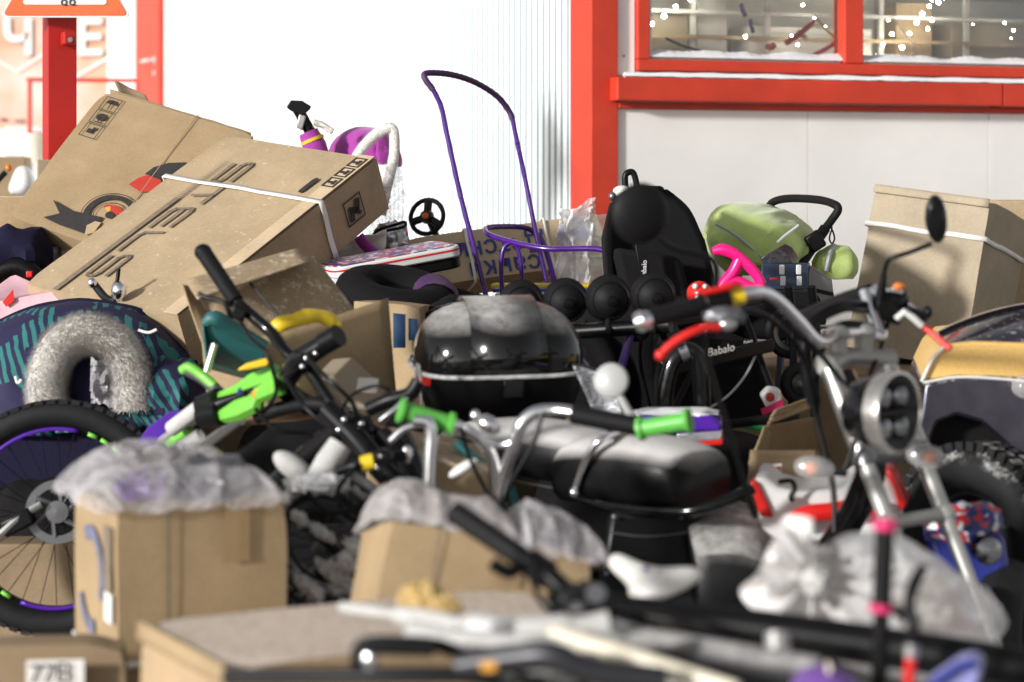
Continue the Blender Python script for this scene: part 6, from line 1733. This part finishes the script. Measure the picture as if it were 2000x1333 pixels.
tubepart('cable', 'black_plastic', mo, [P(1420, 600, 4.5), P(1500, 620, 4.62), P(1570, 700, 4.7), P(1590, 800, 4.72), P(1615, 900, 4.7), P(1628, 960, 4.68), P(1630, 1040, 4.66)], 0.0062)
tubepart('cable', 'black_plastic', mo, [P(1690, 600, 4.9), P(1640, 600, 4.8), P(1580, 640, 4.75), P(1575, 720, 4.74), P(1590, 790, 4.74)], 0.014)
tubepart('cable', 'black_plastic', mo, [P(1700, 640, 4.85), P(1650, 635, 4.8), P(1610, 660, 4.78), P(1600, 720, 4.78)], 0.010)
# right hand side
part('grip', 'black_matte', mo, lambda m: m.tube([P(1702, 574, 4.95), P(1640, 592, 5.05), P(1570, 622, 5.18)], [0.022, 0.020, 0.019], 16, sm=3))
part('switch_box', 'black_plastic', mo, lambda m: m.box(P(1735, 600, 4.90), (0.06, 0, -0.02), (0, 0.04, 0), (0.015, 0, 0.06)), bevel=0.008)
part('reservoir', 'black_plastic', mo, lambda m: m.ell(P(1752, 585, 4.9), 0.028, 0.025, 0.024, lump=0.2))
part('switch_button', 'amber', mo, lambda m: m.ell(P(1755, 560, 4.86), 0.013, 0.012, 0.009))
part('switch_button', 'aluminium', mo, lambda m: m.box(P(1752, 568, 4.865), (0.026, 0, -0.006), (0, 0.016, 0), (0.002, 0, 0.009)), bevel=0.002)
tubepart('brake_lever', 'red_plastic', mo, [P(1800, 636, 4.86), P(1826, 656, 4.84), P(1856, 682, 4.82)], 0.0072)
tubepart('lever_bracket', 'white_plastic', mo, [P(1750, 624, 4.84), P(1766, 610, 4.84), P(1782, 620, 4.84), P(1800, 636, 4.85)], 0.0075, sm=0)
part('lever_pivot', 'black_plastic', mo, lambda m: m.box(P(1790, 612, 4.88), (0.04, 0, -0.02), (0, 0.03, 0), (0, 0, 0.02)), bevel=0.004)
part('lever_pivot', 'black_plastic', mo, lambda m: m.ell(P(1812, 610, 4.88), 0.010, 0.012, 0.014))
tubepart('handlebar_sleeve', 'chrome', mo, [P(1690, 570, 4.92), P(1700, 600, 4.9), P(1718, 655, 4.86)], 0.016, sm=0)
# mirrors
rm = part('mirror', 'black_plastic', mo, lambda m: m.loft([[P(1828 + 22 * s_ * math.cos(2 * math.pi * k / 20) + 4 * math.sin(2 * math.pi * k / 20) * 3 * 0 + (8 if math.sin(2 * math.pi * k / 20) < 0 else -4) * abs(math.sin(2 * math.pi * k / 20)) * s_ * 0.5,
          428 - 48 * s_ * math.sin(2 * math.pi * k / 20), 4.82 + dz) for k in range(20)] for s_, dz in ((0.55, -0.03), (0.9, -0.022), (1.0, -0.008), (0.96, 0.004))]))
tubepart('mirror_stalk', 'black_plastic', mo, [P(1820, 476, 4.83), P(1780, 492, 4.84), P(1744, 504, 4.85), P(1732, 514, 4.86), P(1725, 545, 4.87), P(1720, 585, 4.88)], 0.0052, sm=4)
part('stalk_boot', 'black_plastic', mo, lambda m: m.tube([P(1726, 536, 4.87), P(1719, 585, 4.88)], [0.007, 0.013], 12))
part('mirror', 'black_matte', mo, lambda m: m.lathe([(0.001, -0.020), (0.03, -0.018), (0.050, -0.009), (0.058, 0.0), (0.060, 0.005), (0.056, 0.010), (0.001, 0.010)], P(1252, 418, 4.42), Vector((-0.35, 0.9, 0.1)), 36))
tubepart('mirror_stalk', 'black_plastic', mo, [P(1290, 470, 4.43), P(1320, 488, 4.45), P(1380, 502, 4.47), P(1398, 520, 4.48), P(1398, 560, 4.49), P(1396, 590, 4.49)], 0.0065, sm=4)
# headlamp
hc = P(1752, 806, 4.42); HM = H; H = Vector((0.735, -0.678, 0.02)).normalized()
def lampbody(m):
    m.lathe([(0.001, -0.115), (0.03, -0.112), (0.058, -0.09), (0.072, -0.05), (0.077, -0.012), (0.077, 0.0)], hc, H, 40)
hl = part('headlamp', 'black_gloss', mo, lampbody)
part('rim', 'headlamp_rim', hl, lambda m: m.lathe([(0.074, -0.03), (0.078, -0.028), (0.081, -0.004), (0.079, 0.006), (0.074, 0.008), (0.072, 0.004), (0.073, 0.0)], hc, H, 44))
part('reflector', 'dark_metal', hl, lambda m: m.lathe([(0.001, -0.03), (0.04, -0.026), (0.074, 0.0)], hc, H, 36))
hx, hy, hz_ = frame(H)
for (a, b_) in ((-0.03, 0.03), (0.03, 0.03), (-0.03, -0.03), (0.03, -0.03)):
    part('projector', 'lamp_inside', hl, lambda m: m.lathe([(0.001, 0.008), (0.016, 0.004), (0.023, -0.004), (0.025, -0.012)], hc + hx * a + hy * b_ + H * -0.004, H, 20))
part('divider', 'black_plastic', hl, lambda m: m.box(hc - H * 0.004, hx * 0.14, hy * 0.010, H * 0.008))
for k in (0, 1):
    tubepart('lamp_bracket', 'black_plastic', mo, [T1 + A * 0.19 * k + fd * 0.08, hc - H * 0.05 + A * (0.075 if k else -0.075)], 0.010, sm=0)
H = HM
# indicators
for (x, y, d, tx, ty) in ((1590, 915, 4.50, 1650, 925), (1808, 892, 4.62, 1770, 900)):
    q = P(x, y, d)
    o = part('indicator', 'clear_lens', mo, lambda m: m.ell(q, 0.040, 0.028, 0.025, mat=Matrix.Rotation(R(8), 3, 'Y')))
    part('bulb', 'amber', o, lambda m: m.ell(q + Vector((-0.005 if x < 1700 else 0.008, -0.005, 0)), 0.014, 0.014, 0.014))
    part('cup', 'lamp_inside', o, lambda m: m.ell(q + Vector((0.004, 0.012, 0)), 0.034, 0.012, 0.020))
    part('arm', 'dark_metal', o, lambda m: m.tube([q, P(tx, ty, d + 0.05)], 0.008, 10))
# front wheel
wheel(mo, axl + A * 0.095, A, 0.27, 0.085, 'rubber', 'dark_metal', 0.03, 0, flat=1.0, name='front_wheel')
# low spine and deck from fork to seat
hd = T1 + A * 0.095 - H * 0.05
tubepart('down_tube', 'black_gloss', mo, [hd + Vector((0, 0, -0.02)), hd + fd * 0.25 - H * 0.03, hd - H * 0.16 + Vector((0, 0, -0.55)), hd - H * 0.35 + Vector((0, 0, -0.70)), hd - H * 0.8 + Vector((0, 0, -0.70))], 0.032)
def along(t, s_, z):
    return hd - H * t + A * s_ + Vector((0, 0, z - hd.z))
part('deck', 'black_dusted', mo, lambda m: m.hexa(along(0.28, -0.16, 0.30), -H * 0.35, A * 0.32, Z * 0.08), bevel=0.02)
# body below the seats
part('battery_box', 'black_plastic', mo, lambda m: m.prism(PL(4.98, (1178, 985), (1350, 985), (1385, 1200), (1400, 1340), (1140, 1340), (1160, 1100)), (0.16, 0.20, 0)), bevel=0.03)
part('leg_guard', 'black_dusted', mo, lambda m: m.loft([PL(5.16, (1330, 985), (1400, 970), (1460, 978), (1490, 1000)), PL(4.98, (1335, 1030), (1410, 1012), (1480, 1030), (1500, 1060)), PL(4.88, (1350, 1090), (1420, 1075), (1488, 1095), (1502, 1110)), PL(4.86, (1360, 1180), (1430, 1170), (1490, 1180), (1500, 1210)), PL(4.95, (1370, 1340), (1440, 1340), (1490, 1340), (1500, 1340))], closed=False, caps=False), thick=0.02, sub=1)
for (x, y) in ((1200, 1010), (1330, 1010), (1185, 1120), (1350, 1130)):
    part('bolt', 'grey_metal', mo, lambda m: m.ell(P(x, y, 4.965), 0.006, 0.004, 0.006, 10, 6))
part('panel_line', 'grey_metal', mo, lambda m: m.tube(PL(4.972, (1190, 1040), (1260, 1048), (1345, 1040)), 0.0022, 6, sm=4))
# seats
def seatblock(m, x0, x1, ytop0, ytop1, ybot, d0, d1, depth, dome_=0.02):
    """padded seat: rounded cross-section swept from x0 to x1"""
    rings = []
    for k in range(25):
        t = k / 24
        e = math.sin(math.pi * min(1, max(0, 0.03 + 0.94 * t))) ** 0.42
        x = x0 + (x1 - x0) * t; d = d0 + (d1 - d0) * t
        yt = ytop0 + (ytop1 - ytop0) * t
        c_t = P(x, yt + (1 - e) * 40, d); c_b = P(x, ybot[0] + (ybot[1] - ybot[0]) * t, d)
        hgt_ = c_t.z - c_b.z
        ring = []
        for j in range(40):
            a = 2 * math.pi * j / 40
            sx = math.copysign(abs(math.cos(a)) ** 0.72, math.cos(a)); sz = math.copysign(abs(math.sin(a)) ** 0.8, math.sin(a))
            ring.append((c_t + c_b) / 2 + A * (sx * depth * (0.7 + 0.3 * e)) + A * depth + Vector((0, 0, sz * hgt_ / 2)))
        rings.append(ring)
    m.loft(rings)
part('rider_seat', 'black_seat', mo, lambda m: seatblock(m, 1302, 1062, 866, 846, (1004, 988), 4.87, 5.08, 0.115), angle=70)
part('passenger_seat', 'black_seat', mo, lambda m: seatblock(m, 1110, 838, 838, 812, (962, 915), 5.08, 5.36, 0.115), angle=70)
part('seat_trim', 'chrome', mo, lambda m: m.tube([P(930, 918, 5.33), P(1040, 945, 5.2), P(1118, 962, 5.1)], 0.0055, 10, sm=3))
part('seat_trim', 'black_gloss', mo, lambda m: m.tube([P(1118, 965, 5.08), P(1200, 990, 5.0), P(1330, 1000, 4.9), P(1400, 985, 4.88), P(1470, 955, 4.9)], 0.013, 12, sm=3))
tubepart('grab_rail', 'chrome', mo, [P(1122, 962, 5.03), P(1136, 918, 5.0), P(1158, 876, 4.98), P(1180, 856, 4.98), P(1212, 846, 5.05)], 0.009)
part('rail_bolt', 'chrome', mo, lambda m: m.ell(P(1122, 962, 5.02), 0.012, 0.012, 0.012))
# rear wheel and rack
rw = along(1.15, 0.0, 0.27)
wheel(mo, rw, A, 0.27, 0.085, 'rubber', 'dark_metal', 0.03, 0, name='rear_wheel')
tubepart('rack', 'black_plastic', mo, [P(900, 880, 5.45), P(870, 835, 5.55), P(960, 815, 5.75)], 0.010)
tubepart('rack', 'black_plastic', mo, [P(1100, 860, 5.4), P(1080, 825, 5.5), P(1010, 810, 5.75)], 0.010)
tubepart('shock', 'chrome', mo, [along(1.0, -0.12, 0.65), along(1.15, -0.12, 0.30)], 0.020, sm=0)
# top case: squarish bowl and domed lid, tilted a little
tc_ = P(972, 708, 5.62); 
tcx = Vector((0.985, 0.17, 0.012)).normalized(); tcz = Vector((0.0, -0.13, 1)); tcz = (tcz - tcx * tcx.dot(tcz)).normalized(); tcy = tcz.cross(tcx)
HW, HD = 0.205, 0.165
def sq(c_, hx_, hy_, k=40, pw=0.55, tilt=0.0):
    out = []
    for j in range(k):
        a = 2 * math.pi * j / k
        sx = math.copysign(abs(math.cos(a)) ** pw, math.cos(a)); sy = math.copysign(abs(math.sin(a)) ** pw, math.sin(a))
        out.append(c_ + tcx * sx * hx_ + tcy * sy * hy_)
    return out
tb_ = part('top_case', 'black_plastic', mo, lambda m: m.loft([sq(tc_ + tcz * -0.148, 0.145, 0.115), sq(tc_ + tcz * -0.12, 0.172, 0.135), sq(tc_ + tcz * -0.06, 0.192, 0.155), sq(tc_ + tcz * -0.008, HW, HD)]), angle=60)
lid_prof = [(0.004, 1.0), (0.035, 0.995), (0.065, 0.955), (0.092, 0.885), (0.114, 0.78), (0.131, 0.65), (0.143, 0.49), (0.150, 0.30), (0.153, 0.08)]
part('lid', 'black_gloss_snowy', tb_, lambda m: m.loft([sq(tc_ + tcz * h_, HW * q_ ** 0.9, HD * q_ ** 1.1, 48, 0.70 + 0.25 * (1 - q_)) for h_, q_ in lid_prof]), angle=60)
def strip(m):
    # raised central panel of the lid
    for k in range(1):
        rings = []
        for h_, q_ in [(0.012, 1.015)] + [(h_ + 0.004, q_) for h_, q_ in lid_prof[1:]]:
            pass
    vs = []
    N = 22
    half = 0.095
    for i in range(N + 1):
        t = i / N
        ang = math.pi * t
        # profile front to back over the dome
        yy = -math.cos(ang); zz = math.sin(ang) ** 0.72
        for s_ in (-1, 1):
            wv_ = half * (1.0 - 0.10 * zz)
            vs.append(tc_ + tcx * s_ * wv_ + tcy * (yy * (HD + 0.004)) + tcz * (0.008 + zz * 0.150))
    m.add(vs, [(2 * i, 2 * i + 1, 2 * i + 3, 2 * i + 2) for i in range(N)])
part('lid_panel', 'black_gloss_snowy', tb_, strip, thick=0.008)
part('rim', 'rim_frost', tb_, lambda m: m.tube(sq(tc_ + tcz * -0.001, HW + 0.006, HD + 0.006, 60), 0.0055, 8, closed=True))
part('reflector', 'red_plastic', tb_, lambda m: m.box(tc_ + tcx * -0.196 + tcy * -0.085 + tcz * -0.016, tcx * 0.03 + tcy * -0.02, tcy * 0.06, tcz * 0.028), bevel=0.004)
part('latch', 'black_gloss', tb_, lambda m: m.box(tc_ + tcy * (-HD - 0.004) + tcz * -0.03 + tcx * 0.01, tcx * 0.05, tcy * 0.012, tcz * 0.045), bevel=0.004)
part('latch', 'chrome', tb_, lambda m: m.ell(tc_ + tcx * -0.205 + tcy * -0.03 + tcz * -0.045, 0.006, 0.01, 0.016))
tubepart('stay', 'chrome', mo, PL(5.35, (800, 760), (812, 738), (818, 712), (822, 790)), 0.004, n=6)
# clear windshield scrap and thick black hoses behind the seat
hs = thing('black_hose', 'thick black bent tube standing behind the black seats', 'tube', P(1340, 860, 5.7))
part('tube', 'black_gloss', hs, lambda m: m.tube(PL(5.7, (1296, 850), (1300, 760), (1316, 705), (1340, 685), (1362, 700), (1370, 760), (1372, 850)), 0.022, 14, sm=6))
part('sheen_band', 'grey_metal', hs, lambda m: m.tube(PL(5.7, (1328, 692), (1344, 685)), 0.0235, 14))
ws = thing('clear_shield', 'clear scratched plastic windshield leaning behind the top case', 'windshield', P(1165, 830, 5.5))
part('sheet', 'film_clear', ws, lambda m: m.grid(lambda u, v: P(1118 + 70 * u + 40 * v, 712 + 30 * u * u + 90 * v, 5.5) + Vector((0, 0.03 * math.sin(3 * u), 0)), 10, 10), thick=0.003)
part('rim', 'dark_metal', ws, lambda m: m.tube(PL(5.49, (1118, 712), (1150, 718), (1188, 742), (1228, 832)), 0.004, 6, sm=4))
# purple and red sled corner under the green grip
ps = thing('purple_sled_corner', 'purple and red plastic sled corner behind the right green grip', 'sledge', P(1370, 900, 5.6))
part('shell', 'purple_plastic', ps, lambda m: m.prism(PL(5.5, (1250, 815), (1390, 812), (1412, 830), (1408, 845), (1270, 848)), (0.02, 0.2, 0)), bevel=0.01)
part('band', 'foil', ps, lambda m: m.prism(PL(5.49, (1320, 848), (1410, 842), (1410, 860), (1325, 866)), (0.02, 0.2, 0)), bevel=0.004)
part('edge', 'red_plastic', ps, lambda m: m.prism(PL(5.49, (1325, 866), (1412, 858), (1412, 870), (1330, 876)), (0.02, 0.2, 0)), bevel=0.004)
part('snow', 'snow', ps, lambda m: m.ell(P(1320, 806, 5.58), 0.11, 0.08, 0.012, lump=0.3))
m = MB(); m.tube(PL(5.9, (1380, 818), (1480, 836), (1560, 850)), 0.008, 8)
tag(m.build('green_rod', 'green_paint'), 'bright green thin tube running behind the scooter cables', 'rod')
m = MB(); m.tube(PL(5.8, (1300, 800), (1420, 830), (1560, 812)), 0.012, 8)
tag(m.build('black_rod', 'black_plastic'), 'thin black tube crossing below the pushchair basket', 'rod')
# magenta printed packet
mp_ = thing('printed_packet', 'white packet with dark red print beside the pushchair wheel', 'package', P(1500, 800, 6.0))
part('packet', 'white_plastic', mp_, lambda m: m.prism(PL(5.95, (1486, 772), (1502, 756), (1524, 760), (1530, 790), (1500, 800)), (0, 0.05, 0)), bevel=0.006)
part('print', 'hot_pink', mp_, lambda m: m.prism(PL(5.945, (1486, 800), (1528, 780), (1530, 796), (1490, 812)), (0, 0.004, 0)), smooth=False)
part('print', 'ink_red', mp_, lambda m: m.ell(P(1504, 776, 5.945), 0.012, 0.003, 0.012))
# ---- open carton behind the fork
oc = thing('torn_carton', 'torn open carton behind the scooter fork with a standing flap', 'box', P(1540, 960, 5.6))
sheetp('flap', 'cardboard', oc, [P(1498, 830, 5.5), P(1515, 800, 5.55), P(1590, 775, 5.75), P(1580, 800, 5.7)], seed=1, bend=0.012)
sheetp('side_panel', 'cardboard', oc, [P(1462, 905, 5.4), P(1494, 832, 5.5), P(1505, 845, 5.55), P(1490, 960, 5.4)], seed=2)
sheetp('back_panel', 'inside_card', oc, [P(1494, 832, 5.55), P(1600, 812, 5.8), P(1610, 930, 5.75), P(1480, 930, 5.5)], seed=3)
sheetp('front_panel', 'cardboard_dark', oc, [P(1466, 880, 5.38), P(1600, 880, 5.5), P(1610, 990, 5.45), P(1455, 990, 5.35)], seed=4)
m = MB(); m.hexa(P(1505, 908, 5.33), (0.026, 0.002, 0.002), (0, 0.004, 0), (0, 0, -0.06)); m.build('label', 'paper', oc, smooth=False)
m = MB(); m.hexa(P(1516, 912, 5.326), (0.010, 0.002, 0.001), (0, 0.004, 0), (0, 0, -0.035)); m.build('label_print', 'ink_red', oc, smooth=False)
# ---- red and white ride-on toy
rt = thing('ride_on_toy', 'red and white plastic ride-on toy behind the tied bag', 'toy', P(1620, 1060, 5.0))
part('body', 'white_plastic', rt, lambda m: m.prism(PL(5.0, (1470, 935), (1494, 928), (1520, 952), (1560, 962), (1640, 955), (1690, 915), (1728, 918), (1752, 955), (1764, 1000), (1764, 1060), (1490, 1060)), (0.04, 0.25, 0)), bevel=0.02, bseg=3)
part('red_side', 'red_plastic', rt, lambda m: m.prism(PL(4.985, (1463, 940), (1478, 940), (1500, 985), (1510, 1012), (1484, 1010)), (0.03, 0.14, 0)), bevel=0.006)
part('red_side', 'red_plastic', rt, lambda m: m.prism(PL(4.985, (1728, 916), (1744, 924), (1772, 990), (1758, 1000), (1745, 950)), (0.03, 0.14, 0)), bevel=0.006)
part('red_base', 'red_plastic', rt, lambda m: m.tube(PL(4.96, (1548, 1018), (1580, 1004), (1620, 1000), (1690, 990), (1720, 996)), 0.020, 12, sm=4))
tubepart('cord', 'black_plastic', rt, PL(4.97, (1520, 942), (1545, 940), (1552, 955), (1545, 970), (1548, 980)), 0.006, n=6)
# ---- floral buggy with small lamp
fl = thing('toy_quad', 'small blue toy quad bike with red floral fairing and round lamp at right', 'toy', P(1900, 1200, 4.95))
part('fairing', 'floral', fl, lambda m: m.ell(P(1885, 1020, 4.9), 0.085, 0.07, 0.042, lump=0.25))
part('fairing', 'floral_red', fl, lambda m: m.ell(P(1905, 998, 4.93), 0.055, 0.05, 0.016))
part('body', 'blue_plastic', fl, lambda m: m.prism(PL(4.95, (1800, 1040), (1960, 1040), (1985, 1180), (1930, 1250), (1860, 1200)), (0.03, 0.2, 0)), bevel=0.02)
part('lamp', 'black_gloss', fl, lambda m: m.lathe([(0.001, -0.05), (0.025, -0.04), (0.030, 0.0)], P(1932, 1078, 4.82), Vector((0.3, -1, 0)), 24))
part('lamp_lens', 'lamp_inside', fl, lambda m: m.lathe([(0.030, 0.0), (0.020, 0.008), (0.001, 0.011)], P(1932, 1078, 4.82), Vector((0.3, -1, 0)), 24))
part('bumper', 'silver_paint', fl, lambda m: m.prism(PL(4.8, (1880, 1140), (1920, 1150), (1945, 1185), (1920, 1200), (1885, 1180)), (0.02, 0.05, 0)), bevel=0.004)
tubepart('leg', 'white_plastic', fl, [P(1925, 1195, 4.8), P(1960, 1290, 4.75)], 0.010, sm=0)
part('wheel_shell', 'rubber', fl, lambda m: m.torus(P(1968, 1230, 5.0), Vector((1, -0.5, 0)), 0.10, 0.055, 30, 10))
# ---- black and yellow buggy at the right border
bu = thing('buggy', 'glossy black buggy with yellow panel and knobbly tyre at the right border', 'buggy', P(2020, 1500, 5.6))
def bodyprof(d):
    xs = [(1806, 750), (1850, 738), (1930, 734), (2100, 742), (2300, 760), (2300, 1250), (2040, 1250), (2030, 1060), (2005, 950), (1965, 870), (1915, 825), (1868, 812), (1832, 826), (1815, 870), (1803, 900), (1796, 830)]
    return PL(d, *xs)
part('body', 'car_black', bu, lambda m: m.prism(bodyprof(5.42), (0.10, 0.75, 0)), bevel=0.035, bseg=4, angle=50)
part('arch_liner', 'black_matte', bu, lambda m: m.prism(PL(5.50, (1800, 900), (1815, 840), (1868, 800), (1930, 815), (2010, 930), (2060, 1100), (2060, 1300), (1830, 1300)), (0.05, 0.05, 0)))
part('yellow_panel', 'yellow_body', bu, lambda m: m.loft([PL(5.43, (1801, 744), (1822, 700), (1850, 674), (1900, 668), (2060, 672), (2200, 690)) + PL(5.43, (2200, 752), (1950, 738), (1870, 734)), [p + Vector((0.10, 0.7, 0.0)) for p in PL(5.43, (1801, 744), (1822, 700), (1850, 674), (1900, 668), (2060, 672), (2200, 690)) + PL(5.43, (2200, 752), (1950, 738), (1870, 734))]]), bevel=0.004)
part('white_trim', 'white_plastic', bu, lambda m: m.tube(PL(5.42, (1800, 746), (1822, 702), (1850, 672)), 0.004, 8, sm=4))
part('white_trim', 'white_plastic', bu, lambda m: m.tube(PL(5.42, (1803, 748), (1870, 737), (1950, 740), (2010, 746)), 0.0035, 8, sm=4))
def cano(u, v):
    x = 1838 + 330 * u; top = 676 - 74 * math.sin(math.pi * min(1.0, 0.02 + 0.62 * u)) ** 0.8
    y = 676 + (top - 676) * math.sin(v * math.pi / 2)
    return P(x, y, 5.46) + Vector((0.05 * v, 0.35 * (1 - math.cos(v * math.pi / 2)), 0))
part('canopy', 'smoked', bu, lambda m: m.grid(cano, 24, 10))
part('canopy_rim', 'black_gloss', bu, lambda m: m.tube([cano(k / 20, 0.8) + Vector((0, -0.006, 0.004)) for k in range(21)], 0.006, 8))
part('headlight', 'clear_lens', bu, lambda m: m.ell(P(2008, 756, 5.40), 0.04, 0.03, 0.03))
wcb = P(1912, 1066, 5.32)
tw = wheel(bu, wcb, Vector((-0.78, -0.62, 0.05)), 0.236, 0.062, 'rubber_dusted', 'dark_metal', 0.05, 0, knob=46, name='wheel')
part('hub_cap', 'grey_metal', tw, lambda m: m.lathe([(0.001, 0.04), (0.06, 0.03), (0.08, 0.0), (0.10, -0.02)], wcb, Vector((-0.78, -0.62, 0.05)), 30))

# ---- extra cables on the bikes
rnd = random.Random(5)
for (par, pts) in ((mb, [(600, 700, 5.05), (640, 740, 4.95), (690, 790, 4.95), (700, 850, 5.0)]), (mb, [(560, 740, 5.1), (600, 800, 5.02), (680, 860, 5.0), (760, 880, 5.0)]), (mb, [(500, 800, 5.2), (540, 840, 5.15), (620, 850, 5.15), (680, 900, 5.1)]),
                   (sb_, [(700, 905, 4.66), (660, 960, 4.66), (680, 1010, 4.66), (730, 1020, 4.7)]), (sb_, [(780, 900, 4.8), (800, 960, 4.78), (780, 1020, 4.8)]), (sb_, [(600, 960, 4.62), (640, 1000, 4.6), (700, 990, 4.62), (760, 940, 4.7)]),
                   (kb, [(900, 836, 4.57), (920, 900, 4.6), (950, 960, 4.62), (972, 1010, 4.6)]), (kb, [(1060, 806, 4.58), (1040, 870, 4.58), (1000, 940, 4.6), (975, 1000, 4.62)]),
                   (mo, [(1480, 575, 4.55), (1540, 640, 4.6), (1600, 690, 4.66), (1640, 740, 4.68)]), (mo, [(1740, 610, 4.9), (1720, 680, 4.85), (1690, 760, 4.75), (1690, 800, 4.7)]), (mo, [(1640, 740, 4.7), (1680, 790, 4.62), (1670, 860, 4.62), (1650, 920, 4.62)]),
                   (fb_, [(1030, 1100, 3.37), (1060, 1180, 3.3), (1140, 1230, 3.25), (1260, 1240, 3.22)]), (fb_, [(1280, 1215, 3.3), (1400, 1250, 3.2), (1500, 1270, 3.15), (1640, 1330, 3.1)])):
    tubepart('cable', 'black_plastic', par, [P(*q) for q in pts], 0.0042 + 0.0015 * rnd.random(), sm=7, n=8)
